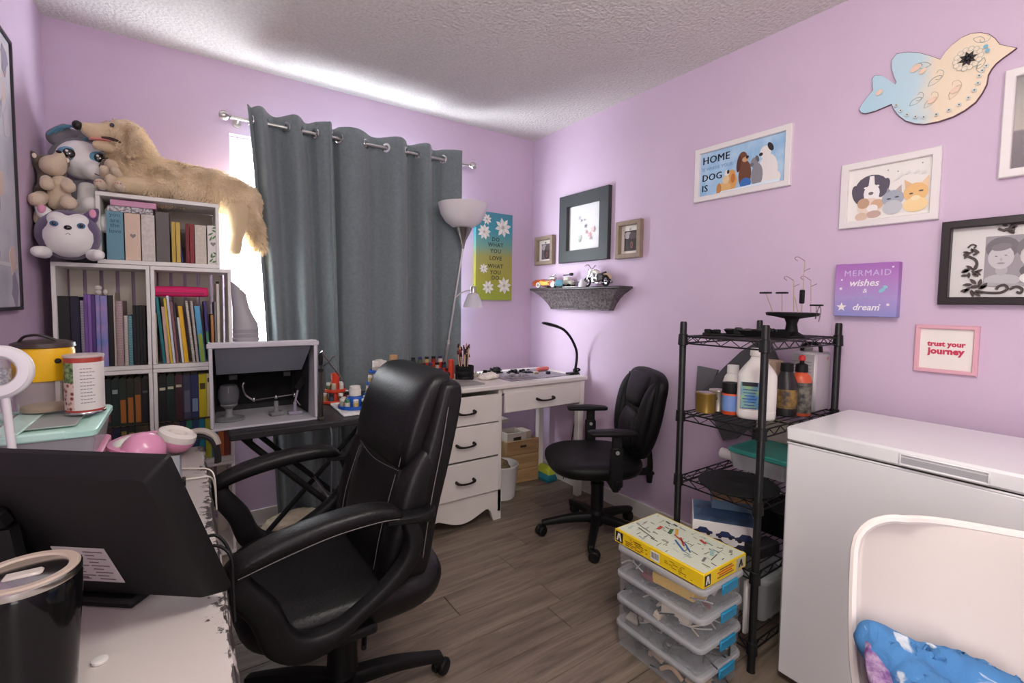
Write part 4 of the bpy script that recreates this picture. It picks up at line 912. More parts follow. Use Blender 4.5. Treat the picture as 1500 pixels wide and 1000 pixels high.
for zc, hh in ((.653, .155), (.477, .185), (.277, .195)):
    d_ = MB().box(((PX0+PX1)/2, .02, zc), (PX1-PX0-.052, .02, hh), .004).build('drawer', DESKW, t)
    x0 = (PX0+PX1)/2
    MB().tube([(x0-.052, .012, zc), (x0-.05, -.012, zc-.002), (x0-.03, -.016, zc-.008), (x0, -.017, zc-.01), (x0+.03, -.016, zc-.008), (x0+.05, -.012, zc-.002), (x0+.052, .012, zc)], [.009, .008, .0055, .005, .0055, .008, .009], 8).build('handle', HANDLE, d_)
# scalloped skirt with feet
sk = [(PX0, .172), (PX0, 0), (PX0+.05, 0), (PX0+.058, .02), (PX0+.068, .055), (PX0+.085, .075), (PX0+.1, .076)]
c0_, c1_ = PX0+.10, PX1-.10
for k in range(1, 12):
    u = k/12; sk.append((lerp(c0_, c1_, u), .076-.046*math.sin(PI*u)**1.2))
sk += [(PX1-.1, .076), (PX1-.085, .075), (PX1-.068, .055), (PX1-.058, .02), (PX1-.05, 0), (PX1, 0), (PX1, .172)]
sk = [(x, max(z, .0005)) for x, z in sk]
MB().prism(sk, -.022, 0, M=Matrix.Translation((0, .012, 0)) @ FRONT @ Matrix.Scale(-1, 4, (0, 0, 1)) if False else Matrix.Translation((0, .03, 0)) @ FRONT).build('skirt', DESKW, t, ang=30)
for x in (PX0+.025, PX1-.025): MB().box((x, dd-.06, .024), (.05, .05, .047), .002).build('foot', DESKW, t)
# kneehole side
kx0, kx1 = PX1+.002, dw-.012
MB().box(((kx0+kx1)/2, .03, .742), (kx1-kx0, .02, .025), .001).box((kx1-.02, .028, .68), (.04, .024, .148), .002).build('face_frame', DESKW, t)
MB().box(((kx0+kx1)/2, dd-.03, .685), (kx1-kx0, .018, .13)).build('back_rail', DESKW, t)
MB().box((kx1-.012, dd/2, .685), (.018, dd-.1, .13)).build('side_rail', DESKW, t)
d_ = MB().box(((kx0+kx1-.04)/2, .018, .672), (kx1-kx0-.052, .02, .115), .004).build('drawer', DESKW, t)
x0 = (kx0+kx1-.04)/2
MB().tube([(x0-.06, .01, .675), (x0-.058, -.012, .673), (x0-.035, -.016, .667), (x0, -.017, .665), (x0+.035, -.016, .667), (x0+.058, -.012, .673), (x0+.06, .01, .675)], [.009, .008, .0055, .005, .0055, .008, .009], 8).build('handle', HANDLE, d_)
MB().box((kx1-.022, .04, .303), (.042, .042, .604), .003).build('leg', DESKW, t); MB().box((kx1-.022, dd-.07, .31), (.042, .042, .619), .003).build('leg', DESKW, t)
# ---- things on the desk
def jar(x, y, z, r, h, body, lid, label, cat='jar', grp=None, name='paint_jar', lh=.3):
    o = MB().lathe([(r*.9, 0), (r, r*.1), (r, h*(1-lh)-.002), (r*.8, h*(1-lh))], 12).build(name, body, loc=(x, y, z)); tag(o, label, cat, grp)
    MB().lathe([(r*.86, h*(1-lh)), (r*.92, h*(1-lh)+.001), (r*.92, h-.001), (r*.8, h)], 12).build('lid', lid, o); return o
REDP = mat('orange_red_plastic', (204, 62, 34), .4); BLUEP = mat('blue_plastic', (24, 84, 176), .35); WCAP = C((228, 224, 216), .4); DCAP = C((44, 36, 40), .4)
BODY = [C(c, .25) for c in ((176, 168, 150), (150, 60, 44), (60, 70, 84), (206, 200, 190), (84, 110, 74), (120, 84, 60), (190, 170, 110))]
def carousel(loc, tiers, m, label, colname):
    """tiers: (z, r, ring of jars n, jar r, jar h, cap)"""
    t = thing('paint_carousel', label, 'paint rack', loc)
    zt_ = tiers[-1][0]
    for i, (z, r, *_) in enumerate(tiers):
        MB().lathe([(.002, z), (r, z), (r+.003, z+.003), (r+.003, z+.014), (r, z+.016), (r-.002, z+.004), (.012, z+.0035)], 28).build('tray', m, t)
    return t
nth = ['first', 'second', 'third', 'fourth', 'fifth', 'sixth', 'seventh', 'eighth', 'ninth', 'tenth']
BT = .7455                               # black table height
CLK = {9: ['at the right rear', 'at the rear', 'at the left rear', 'at the far left', 'at the left', 'at the front left', 'at the front', 'at the front right', 'at the right'], 8: ['at the right rear', 'at the rear', 'at the left rear', 'at the left', 'at the front left', 'at the front', 'at the front right', 'at the right'], 5: ['at the right rear', 'at the left rear', 'at the left', 'at the front', 'at the right']}
def jars_on(loc, z, r, n, jr, jh, cap, what, grp, a0=0., skip=()):
    for k in range(n):
        if k in skip: continue
        a = a0+2*PI*k/n
        #side = ['back right', 'back', 'back left', 'left', 'front left', 'front', 'front right', 'right'][int(((a-YAW*0+PI/8) % (2*PI))/(PI/4)) % 8] if False else POS[int(((a+.6+PI/n) % (2*PI))/(2*PI/n)) % n] if n <= 9 else ''
        jar(loc[0]+r*math.cos(a), loc[1]+r*math.sin(a), loc[2]+z, jr, jh, BODY[(k*3+n) % 7], cap[k % len(cap)], what+', '+CLK[n][k], 'paint jar', grp)
# whiteboard tile
wb = MB().box((0, 0, .006), (.24, .26, .012), .003).build('white_board', C((232, 230, 226), .35), loc=(.675, 2.165, BT), rz=-.04); tag(wb, 'white board under the blue paint carousel on the black table', 'board')
# blue low carousel
L1 = (.632, 2.15, BT+.0125)
t = carousel(L1, [(0, .07), ], BLUEP, 'low round blue paint carousel on the white board', 'blue')
MB().lathe([(.04, .004), (.038, .04), (.03, .052), (.001, .052)], 18).build('hub', BLUEP, t)
jars_on(L1, .0045, .055, 9, .0125, .04, [WCAP, C((60, 120, 80), .4), WCAP, C((220, 214, 200), .4)], 'small paint jar standing in the low blue carousel', 'jars in the low blue carousel', .3)
jar(L1[0], L1[1], L1[2]+.0525, .026, .045, WCAP, WCAP, 'larger white jar on the hub of the low blue carousel', 'jar')
# red carousel behind
L2 = (.603, 2.375, BT+.0005)
t = carousel(L2, [(0, .072), (.05, .045)], REDP, 'tiered orange red paint carousel on the black table', 'red')
MB().lathe([(.03, .004), (.03, .05)], 16).lathe([(.018, .054), (.018, .11), (.02, .112), (.02, .14), (.001, .142)], 16).build('hub', REDP, t)
jars_on(L2, .0045, .056, 8, .0125, .045, [WCAP, DCAP], 'paint jar on the lower tier of the red carousel', 'jars on the red carousel', .2)
jars_on(L2, .0545, .032, 5, .011, .04, [WCAP, C((200, 190, 160), .4)], 'paint jar on the upper tier of the red carousel', 'upper jars on the red carousel', .5)
# tall blue tower
L3 = (.84, 2.43, BT+.0005)
t = carousel(L3, [(0, .075), (.06, .062), (.12, .05)], BLUEP, 'tall three tier blue paint tower behind the big chair', 'blue')
MB().cyl((0, 0, .004), (0, 0, .122), .02, n=16).build('hub', BLUEP, t)
jars_on(L3, .0645, .048, 8, .013, .045, [WCAP, C((170, 150, 90), .4)], 'paint jar on the middle tier of the blue tower', 'jars on the blue tower', .1)
jars_on(L3, .0045, .06, 8, .0125, .045, [WCAP], 'paint jar on the lowest tier of the blue tower', 'lowest jars on the blue tower', .1)
for k, (a, lab) in enumerate(((-2.5, 'left white capped jar on top of the blue tower'), (-1.1, 'right white capped jar on top of the blue tower'), (1.2, 'rear white capped jar on top of the blue tower'))):
    jar(L3[0]+.027*math.cos(a), L3[1]+.027*math.sin(a), L3[2]+.1245, .021, .06, C((176, 170, 160), .3), WCAP, lab, 'jar', lh=.5)
cr = MB().lathe([(.019, 0), (.021, .001), (.021, .20), (.019, .20), (.019, .003), (.001, .003)], 18, caps=False).build('cardboard_tube', C((186, 146, 104), .8), loc=(.945, 2.50, BT+.0005)); tag(cr, 'brown cardboard tube standing behind the blue tower', 'tube')
# desk: orange tiered rack with dark jars
L4 = (1.22, 2.62, DZ+.0005)
t = thing('paint_rack', 'orange stepped paint rack with dark capped jars on the white desk', 'paint rack', L4)
for k in range(3): MB().box((0, -.05+k*.05, .012+.016*k), (.24, .048, .024+.032*k), .003).build('step', REDP, t)
for k in range(3):
    for i in range(5):
        jar(L4[0]-.09+.045*i, L4[1]-.05+k*.05, L4[2]+.0245+.032*k, .014, .036, BODY[(i*2+k) % 7], DCAP if (i+k) % 3 else C((70, 60, 110), .4), 'dark capped paint jar, %s from left on the %s step of the orange rack' % (nth[i], ['front', 'middle', 'back'][k]), 'paint jar', 'jars on the orange rack', lh=.4)
rb_ = jar(1.318, 2.54, DZ+.0005, .018, .115, C((206, 64, 38), .35), C((206, 64, 38), .35), 'slim red bottle beside the black brush pot', 'bottle', name='paint_bottle', lh=.25)
for k, (x, y, c) in enumerate(((1.275, 2.50, (60, 40, 40)), (1.25, 2.45, (176, 96, 50)), (1.22, 2.40, (84, 60, 50)))):
    jar(x, y, DZ+.0005, .016, .045, C(c, .3), DCAP, ['dark jar left of the red bottle', 'amber jar in front of the orange rack', 'brown jar in front of the orange rack'][k], 'jar')
# glass tube with needles
# brush pot
L5 = (1.372, 2.47, DZ+.0005)
t = thing('brush_pot', 'round ribbed black pot full of brushes on the desk', 'pot', L5)
MB().lathe([(.05, 0), (.055, .003), (.055, .02), (.053, .023), (.055, .026), (.055, .05), (.053, .053), (.055, .056), (.055, .082), (.05, .084), (.05, .01), (.001, .01)], 28).build('pot_body', BLACK2, t)
for k in range(22):
    a = k*2.4; r = .012+.034*((k*7) % 5)/5; L_ = .12+.07*((k*3) % 7)/7
    p0 = Vector((L5[0]+r*.6*math.cos(a), L5[1]+r*.6*math.sin(a), L5[2]+.0115)); p1 = p0+Vector((.5*r*math.cos(a), .5*r*math.sin(a), L_))
    o = MB().cyl((0, 0, 0), p1-p0, .0022, .0035, 7).build('paint_brush', C([(40, 28, 28), (120, 44, 36), (206, 180, 150), (60, 40, 34), (150, 60, 50)][k % 5], .4), loc=p0)
    tag(o, 'thin paint brush standing in the round black pot, %s bristles' % ['black', 'tan', 'dark red'][k % 3], 'brush', 'brushes in the black pot')
    dv = (p1-p0).normalized(); MB().cyl(p1-p0, p1-p0+dv*.022, .006 if k % 3 else .010, .003, 8).build('bristles', C([(30, 24, 24), (196, 150, 110), (80, 40, 36)][k % 3], .8), o)
for k in range(7):
    a = k*.9; o = MB().ell((0, 0, .012), (.012, .010, .012), 10, 6).ell((.007, -.003, .024), (.008, .007, .008), 8, 6).build('clear_pot', C((206, 196, 186), .2, alpha=.75), loc=(1.465+.03*math.cos(a)*(k > 0), 2.52+.035*math.sin(a)*(k > 0), DZ+.0005)); tag(o, 'little clear mixing pot in the cluster beside the black brush pot', 'pot', 'mixing pots')
sc = noise
def crumple(name, loc, rx, ry, rz_, m, label, cat, seed=0):
    me = blob([((0, 0, rz_*.9), (rx, ry, rz_*.9)), ((rx*.5, 0, rz_*.7), (rx*.6, ry*.8, rz_*.7)), ((-rx*.5, ry*.1, rz_*.6), (rx*.6, ry*.7, rz_*.6))], .008, 1)
    for v in me.vertices:
        q = noise.noise(v.co*40+Vector((seed, 0, 0)))+.5*noise.noise(v.co*90+Vector((0, seed, 0)))
        v.co += v.normal*q*.008; v.co.z = max(v.co.z, .0006)
    o = link(name, me, m); o.location = loc; return tag(o, label, cat)
crumple('crumpled_tissue', (1.50, 2.40, DZ), .062, .045, .024, C((238, 230, 222), .9), 'crumpled white tissue in front of the brush pot', 'tissue')
gm = MB().box((0, 0, .003), (.19, .2, .006), .001).build('grey_pad', C((150, 146, 142), .6), loc=(1.29, 2.36, DZ+.0005), rz=.05); tag(gm, 'flat grey pad near the front edge of the desk', 'pad')
cm = MB().box((0, 0, .0015), (.47, .36, .003), .001).build('cutting_mat', mat('cutting_mat', (150, 140, 148), .5, noise_s=18, col2=(112, 104, 118)), loc=(1.80, 2.45, DZ+.0003), rz=.03); tag(cm, 'thin grey mauve cutting mat covering the right half of the desk', 'mat')
gl = MB()
for k in range(9): gl.box((-.2+.05*k, 0, .0033), (.0012, .34, .0006)); gl.box((0, -.16+.04*k, .0033), (.44, .0012, .0006)) if k < 9 else None
gl.build('grid_lines', C((196, 186, 190), .6), cm, ang=0)
def sprue(loc, rz, label, seed, m=BLACK2, w=.12, d=.07):
    r = random.Random(seed); b_ = MB()
    for yy in (-d/2, d/2): b_.cyl((-w/2, yy, .004), (w/2, yy, .004), .003, n=6)
    for k in range(5):
        x = -w/2+w*k/4; b_.cyl((x, -d/2, .004), (x, d/2, .004), .0025, n=6)
    o = b_.build('frame', m)
    t = thing('model_sprue', label, 'model parts', loc, rz); o.parent = t
    for k in range(8):
        MB().box((r.uniform(-w/2, w/2)*.9, r.uniform(-d/2, d/2)*.8, .012+.004*r.random()), (r.uniform(.012, .03), r.uniform(.01, .022), r.uniform(.01, .018)), .003, rz=r.random()*3).build('model_part', m, t)
    return t
sprue((1.64, 2.58, DZ+.004), .2, 'black model sprue left, near the back of the desk', 1); sprue((1.80, 2.50, DZ+.004), -.15, 'longer black model sprue in the middle of the cutting mat', 2, w=.17, d=.05); sprue((1.71, 2.66, DZ+.004), .3, 'small black model sprue behind the other two', 3, w=.08, d=.05)
sprue((1.70, 2.36, DZ+.004), -.1, 'pale grey flat model sprue near the front of the cutting mat', 4, C((168, 160, 166), .4), .16, .1)
t = thing('screwdriver', 'red handled screwdriver lying near the desk lamp', 'tool', (1.965, 2.50, DZ+.004), .1)
MB().sweep([(-.03, 0, .013), (-.02, 0, .013), (.03, 0, .015), (.07, 0, .014), (.08, 0, .013)], [(.016, .016), (.026, .024), (.03, .028), (.028, .026), (.012, .012)], n=12, e=2.4).build('handle', C((214, 110, 98), .35), t)
MB().cyl((-.03, 0, .013), (-.13, 0, .012), .0035, n=8).build('shaft', STEEL, t)
o = MB().box((0, 0, .009), (.03, .02, .018), .004).build('eraser', C((40, 30, 44), .5), loc=(1.93, 2.37, DZ+.004)); tag(o, 'small dark block on the mat in front of the screwdriver', 'block')
o = MB().box((0, 0, .007), (.034, .02, .014), .004).build('glue_tin', C((176, 160, 130), .4), loc=(1.87, 2.42, DZ+.004)); tag(o, 'small tan block on the mat beside the dark block', 'block')
# gooseneck lamp clamped to the right end
t = thing('gooseneck_lamp', 'black clamp-on gooseneck lamp at the right end of the desk', 'lamp', (2.10, 2.30, DZ+.0005))
MB().box((-.025, 0, .007), (.075, .05, .012), .003).box((.012, 0, -.012), (.008, .03, .06), .002).cyl((-.0, -.0, .012), (0, 0, .035), .014, n=14).tube([(.0, -.02, .02), (.018, -.024, .03), (.022, 0, .035), (.012, .018, .028)], .006, 7).build('clamp', BLACK, t)
MB().tube([(0, 0, .03), (.012, 0, .10), (.005, 0, .16), (-.04, 0, .235), (-.10, 0, .29), (-.155, 0, .312)], .0085, 10).build('neck', BLACK, t)
MB().sweep([(-.145, 0, .309), (-.165, 0, .315), (-.22, 0, .328), (-.265, 0, .337), (-.275, 0, .338)], [(.018, .014), (.036, .018), (.046, .02), (.04, .016), (.02, .008)], n=14, e=2.6).build('lamp_head', BLACK, t)
t2 = MB().sweep([(0, 0, .05), (0, 0, .02), (0, 0, -.03), (0, 0, -.05)], [(.03, .02), (.05, .036), (.05, .036), (.024, .02)], sm=4, e=4, n=12, up=(0, 1, 0)).build('lamp_transformer', BLACK2, loc=(2.138, 2.30, .685)); tag(t2, 'black power brick hanging at the right end of the desk', 'power brick')
MB().tube([(0, 0, .05), (.004, 0, .08), (-.006, 0, .105)], .003, 6).tube([(0, 0, -.05), (.004, .02, -.12), (-.0, .05, -.3), (.01, .1, -.5), (.01, .15, -.66)], .003, 6).build('cord', BLACK2, t2)
o = MB().tube([(1.62, 2.79, .44), (1.75, 2.80, .50), (1.9, 2.81, .60), (1.98, 2.82, .66), (2.0, 2.82, .74)], .004, 6).build('wall_cable', BLACK2); tag(o, 'black cable swagged under the desk against the back wall', 'cable')
# ---- under the desk
CRW = wood_mat('pine_crate', (150, 116, 78), (176, 140, 98), (196, 160, 116), 1.2, 'X', .6)
t = thing('pine_crate', 'pine wooden box with a hand slot under the white desk', 'crate', (1.915, 2.70, .001), -.06)
for k in range(3): MB().box((0, -.095, .05+.1*k), (.26, .014, .097), .002).build('board', CRW, t)
for k in range(3): MB().box((0, .095, .05+.1*k), (.26, .014, .097), .002).build('board', CRW, t)
for sx in (-1, 1): MB().box((sx*.124, 0, .148), (.012, .175, .29), .002).build('end_panel', CRW, t)
MB().box((.0, -.1028, .255), (.05, .0012, .016), .0004).build('hand_slot', C((60, 44, 32), .8), t); MB().box((0, 0, .006), (.236, .176, .01)).build('bottom', CRW, t)
t = thing('file_box', 'white file box with a dark slot standing in the pine crate', 'box', (1.875, 2.70, .0125), -.04)
b_ = MB(); b_.box((0, -.07, .17), (.15, .006, .33)).box((0, .07, .17), (.15, .006, .33)).box((-.072, 0, .17), (.006, .134, .33)).box((.072, 0, .17), (.006, .134, .33)).box((0, 0, .005), (.138, .134, .008))
b_.build('carton', C((222, 212, 200), .7), t); MB().box((.005, -.0735, .29), (.062, .0015, .03)).build('label', C((60, 48, 44), .7), t)
o = MB().box((0, 0, .165), (.05, .12, .33), .003).build('binder', C((196, 180, 164), .6), loc=(1.985, 2.70, .0125)); tag(o, 'beige binder standing in the pine crate beside the file box', 'binder')
t = thing('waste_bin', 'white plastic bin between desk drawers and pine crate', 'bin', (1.655, 2.49, .001))
MB().lathe([(.085, 0), (.09, .004), (.108, .2), (.112, .205), (.112, .215), (.106, .216), (.104, .2), (.084, .008), (.001, .008)], 28).build('bin_body', C((222, 218, 214), .4), t)
crumple('bin_liner', (1.655, 2.49, .01), .07, .07, .13, mat('mottled_paper', (150, 132, 90), .8, noise_s=20, col2=(70, 60, 54)), 'crumpled mixed paper inside the white bin', 'paper', 3)
for k, (c, zz, lab) in enumerate((((186, 178, 172), .40, 'grey flat box on the top of the papers behind the drawers'), )):
    pass
o = MB().box((0, 0, .2), (.09, .16, .40), .004).build('cereal_carton', C((150, 134, 128), .7), loc=(1.70, 2.775 if False else 2.79, .001), rz=PI/2); tag(o, 'tall taupe carton behind the white bin', 'carton')
o = MB().box((0, 0, .0125), (.26, .12, .025), .002).build('flat_parcel', C((206, 196, 188), .6), loc=(1.745, 2.785, .4015), rz=-.02); tag(o, 'pale flat parcel lying on the taupe carton', 'parcel')
t = thing('gift_bag', 'lime green and blue bag on the floor by the back corner', 'bag', (2.085, 2.62, .001))
MB().rings([rr2(-.04, .04, -.12, .12, 0, .005), rr2(-.045, .045, -.13, .13, .02, .005), rr2(-.03, .03, -.125, .125, .05, .005)]).build('bag_base', C((40, 128, 150), .6), t)
MB().rings([rr2(-.028, .028, -.124, .124, .049, .004), rr2(-.026, .026, -.12, .12, .075, .004), rr2(-.012, .012, -.11, .11, .10, .004)]).build('bag_top', C((190, 204, 70), .6), t)
# ================================================================== floor lamp
NICK = METAL
t = thing('floor_lamp', 'torchiere floor lamp with a frosted bowl and a side reading light', 'floor lamp', (1.30, 2.855, 0))
top = Vector((.152, -.205, 1.575)); bs = Vector((0, 0, .02))
MB().lathe([(.0, 0), (.0, 0)], 3).build('x', NICK, t) if False else None
MB().lathe([(.001, .001), (.03, .001), (.03, .012), (.02, .02), (.009, .03)], 24).build('base', NICK, t)
pl_ = lambda k: bs.lerp(top, k)
MB().cyl(pl_(0), pl_(.62), .0085, n=12).cyl(pl_(.62), pl_(1), .0065, n=12).lathe([(.0115, 0), (.0115, .03)], 12, c=tuple(pl_(.62)-Vector((0, 0, .015)))).build('pole', NICK, t)
MB().lathe([(.01, 0), (.012, .02), (.02, .05), (.04, .09), (.058, .128), (.05, .13)], 24, c=tuple(top-Vector((0, 0, .002)))).build('cup', mat('satin_nickel', (150, 146, 142), .35, 1.), t)
BOWL = mat('frosted_white_shade', (232, 226, 228), .5, alpha=.93)
bz = Matrix.Translation(top)
MB().lathe([(.03, .125), (.07, .135), (.11, .165), (.138, .21), (.152, .262), (.155, .275), (.151, .275), (.147, .262), (.133, .213), (.107, .17), (.068, .141), (.03, .131)], 40, M=bz, caps=False).build('bowl_shade', BOWL, t)
q = pl_(.80)
MB().tube([q, q+Vector((.03, -.01, .03)), q+Vector((.075, -.02, .05)), q+Vector((.10, -.025, .05))], .004, 8).build('reading_arm', NICK, t)
q2 = q+Vector((.115, -.03, .05))
MB().lathe([(.001, .05), (.014, .05), (.018, .045), (.018, .0), (.014, -.002)], 18, c=tuple(q2-Vector((0, 0, .02)))).build('reading_socket', NICK, t)
MB().lathe([(.018, .002), (.034, -.006), (.06, -.07), (.064, -.092), (.061, -.092), (.056, -.07), (.03, -.008), (.016, 0)], 28, c=tuple(q2-Vector((0, 0, .015))), M=None, caps=False).build('reading_shade', mat('clear_frosted_shade', (226, 222, 230), .4, alpha=.8), t)
# ================================================================== black folding table with spray booth
TBL = mat('black_table_top', (38, 37, 39), .45, noise_s=9, noise_a=.12)
t = thing('folding_table', 'black crossed-leg folding table below the window', 'table', (.53, 2.29, 0))
MB().box((0, 0, BT-.0135), (.80, .62, .026), .004).build('tabletop', TBL, t)
for yy in (-.23, .23):
    for sg in (-1, 1):
        MB().tube([(sg*-.33, yy+sg*.014, .70), (sg*-.31, yy+sg*.014, .66), (sg*.30, yy+sg*.014, .03), (sg*.32, yy+sg*.014, .014)], .0125, 10, 3).build('leg', BLACK, t)
for sg in (-1, 1): MB().cyl((sg*.3, -.25, .03), (sg*.3, .25, .03), .011, n=10).cyl((sg*.33, -.25, .70), (sg*.33, .25, .70), .011, n=10).build('cross_bar', BLACK, t)
MB().cyl((0, -.245, .345), (0, .245, .345), .008, n=10).build('pivot', STEEL, t)
# spray booth
GREYP = mat('light_grey_booth_plastic', (190, 188, 194), .45); BIN = mat('booth_dark_lining', (26, 26, 28), .6)
t = thing('spray_booth', 'light grey hobby spray booth with a dark inside and tilted clear hood', 'spray booth', (.262, 2.06, BT+.0005))
bw, bh, bd = .36, .325, .36
def panel(nm, P, m, th=.006, par=None):
    a = [Vector(p) for p in P]; n = (a[1]-a[0]).cross(a[2]-a[0]).normalized()*th
    k = len(a); return MB().add([*a, *[p+n for p in a]], [tuple(range(k))[::-1], tuple(range(k, 2*k))]+[(i, (i+1) % k, k+(i+1) % k, k+i) for i in range(k)]).build(nm, m, par or t, ang=0)
panel('floor_panel', [(-bw/2, 0, 0), (bw/2, 0, 0), (bw/2-.02, bd, 0), (-bw/2+.02, bd, 0)], GREYP)
for sg in (-1, 1): panel('side_panel', [(sg*bw/2, 0, .0), (sg*(bw/2-.02), bd, 0), (sg*(bw/2-.02), bd, bh-.03), (sg*(bw/2+.006), .1, bh), (sg*(bw/2+.006), -.0, bh)], GREYP)
panel('back_panel', [(-bw/2+.02, bd-.03, 0), (bw/2-.02, bd-.03, 0), (bw/2-.02, bd-.03, bh-.03), (-bw/2+.02, bd-.03, bh-.03)], BIN)
panel('top_panel', [(-bw/2-.006, 0, bh), (bw/2+.006, 0, bh), (bw/2-.02, bd, bh-.03), (-bw/2+.02, bd, bh-.03)], GREYP)
MB().box((0, -.004, bh-.008), (bw+.03, .014, .018), .003).box((0, -.003, .004), (bw+.012, .012, .009), .002).box((-bw/2-.002, -.003, bh/2), (.012, .012, bh-.02), .002).box((bw/2+.002, -.003, bh/2), (.012, .012, bh-.02), .002).build('front_frame', GREYP, t)
panel('filter', [(-bw/2+.03, bd-.034, .03), (bw/2-.03, bd-.034, .03), (bw/2-.03, bd-.034, bh*.6), (-bw/2+.03, bd-.034, bh*.6)], C((16, 16, 17), .95))
panel('hood_window', [(-bw/2+.012, .012, bh-.02), (bw/2-.012, .012, bh-.02), (bw/2-.022, .15, bh-.135), (-bw/2+.022, .15, bh-.135)], mat('smoked_hood', (150, 156, 166), .18, alpha=.9, coat=.5), .003)
for sg in (-1, 1): MB().box((sg*.1, .16, bh-.15), (.03, .02, .02), .002).build('led_bar', BIN, t)
lp = mat('booth_lining', (40, 40, 42), .8)
for sg in (-1, 1): panel('inner_lining', [(sg*(bw/2-.009), .1, .01), (sg*(bw/2-.026), bd-.04, .01), (sg*(bw/2-.026), bd-.04, bh-.05), (sg*(bw/2-.004), .1, bh-.03)], lp, .001*sg)
MB().lathe([(.055, 0), (.058, .001), (.058, .004)], 24).build('x', BIN, t) if False else None
# exhaust nozzle on top
t = thing('exhaust_nozzle', 'grey flattened exhaust duct nozzle standing on the spray booth', 'duct', (.205, 2.16, BT+.3262))
EXM = mat('grey_duct_plastic', (150, 148, 152), .45)
R_ = []
for (z, cx_, hx, hy, tl_) in ((0, 0, .046, .05, 0), (.012, 0, .047, .05, 0), (.016, 0, .044, .047, 0), (.03, 0, .047, .05, 0), (.034, 0, .044, .047, 0), (.048, 0, .047, .05, 0), (.052, 0, .044, .047, 0), (.07, -.001, .044, .045, 0), (.10, -.008, .036, .034, -.05), (.14, -.016, .03, .026, -.2), (.175, -.02, .032, .022, -.5), (.205, -.022, .036, .02, -.75), (.21, -.022, .036, .02, -.75)):
    ring = []
    for k in range(28):
        a = 2*PI*k/28; ca, sa = math.cos(a), math.sin(a); x = hx*math.copysign(abs(ca)**.8, ca); y_ = hy*math.copysign(abs(sa)**.8, sa)
        ring.append((cx_+x*math.cos(tl_), y_, z+x*math.sin(tl_)))
    R_.append(ring)
MB().rings(R_).build('duct_body', EXM, t)
MB().rings([[(p[0]*.0+(-.022)+(p[0]+.022)*k_, p[1]*k_, .211+(p[2]-.21)*k_) for p in R_[-1]] for k_ in (.86, .84)]).build('slot', C((40, 38, 42), .8), t)
# inside the booth
t = thing('turntable', 'grey round turntable stand with a glass jar on it inside the booth', 'stand', (.145, 2.20, BT+.0072))
GSP = mat('sprayed_grey_plastic', (120, 120, 122), .6)
MB().lathe([(.052, 0), (.055, .003), (.055, .008), (.02, .014), (.012, .025), (.013, .045), (.03, .06), (.03, .066), (.001, .066)], 28).build('stand_body', GSP, t)
MB().lathe([(.012, .067), (.03, .07), (.037, .09), (.037, .12), (.03, .135), (.03, .14), (.001, .14)], 24).build('glass_jar', mat('smoky_jar', (120, 122, 128), .06, alpha=.35, coat=.7), t)
t = thing('helping_hands', 'metal helping-hands clip holder inside the spray booth', 'clip holder', (.315, 2.19, BT+.0072), .15)
MB().box((0, 0, .008), (.05, .04, .016), .003).cyl((0, 0, .016), (0, 0, .06), .011, .008, 12).build('base', GSP, t)
MB().cyl((-.085, 0, .074), (.075, 0, .08), .003, n=8).build('cross_bar', STEEL, t)
for q_ in (-.085, 0, .075): MB().ell((q_, 0, .077), (.007, .007, .009), 10, 6).build('joint', STEEL, t)
MB().tube([(-.085, 0, .074), (-.115, 0, .10), (-.125, 0, .135), (-.12, 0, .15)], .0035, 7, 3).build('clip_arm', STEEL, t); MB().tube([(.075, 0, .08), (.085, 0, .05), (.098, 0, .03)], .0035, 7, 3).build('clip_arm', STEEL, t)
MB().box((0, 0, 0), (.03, .012, .06), .003, M=Matrix.Translation((.098, -.005, .125)) @ Matrix.Rotation(.6, 4, 'Y')).cyl((.078, 0, .08), (.088, -.003, .105), .005, n=8).build('magnifier', BLACK2, t)
o = MB().box((0, 0, .007), (.055, .04, .014), .003).cyl((.0, 0, .014), (0, 0, .05), .007, n=10).cyl((0, 0, .05), (.012, 0, .10), .004, n=8).build('clip_stand', C((150, 142, 160), .5), loc=(.385, 2.175, BT+.0072)); tag(o, 'small mauve grey clip stand at the right inside the booth', 'stand')
t = thing('airbrush_holder', 'upright dark metal airbrush holder at the right front corner of the booth', 'holder', (.462, 2.045, BT+.0005))
MB().box((0, 0, .006), (.024, .03, .012), .002).box((-.003, 0, .12), (.008, .012, .215), .002).box((.006, 0, .12), (.004, .014, .215), .001).build('post', mat('dark_steel', (96, 90, 84), .3, .8), t)
MB().tube([(0, 0, .225), (0, 0, .26), (0, -.0, .275)], [.008, .009, .005], 10, 3).box((0, 0, .205), (.018, .02, .014), .003).build('clamp_head', BLACK2, t)
MB().tube([(.0, 0, .215), (.03, .0, .235), (.05, .0, .26), (.055, .0, .255)], .003, 6).build('hook', STEEL, t)
t = thing('airbrush', 'slim silver airbrush resting tilted against the holder', 'airbrush', (.48, 2.11, BT+.0))
MB().cyl((.09, .03, .15), (.0, .0, .275), .0035, .005, 10).cyl((.10, .034, .136), (.09, .03, .15), .0015, .0035, 8).build('barrel', STEEL, t)
o = MB().tube([(.475, 2.06, .70), (.483, 1.972, .715), (.482, 1.970, .55), (.484, 1.975, .30), (.52, 2.0, .06), (.56, 2.05, .006)], .004, 6).build('airbrush_hose', C((92, 92, 94), .5)); tag(o, 'grey hose hanging down in front of the black table', 'hose')
crumple('paper_sack', (.46, 2.66, 0), .16, .10, .07, C((182, 166, 146), .85), 'crumpled beige paper sack on the floor under the black table', 'sack', 7)
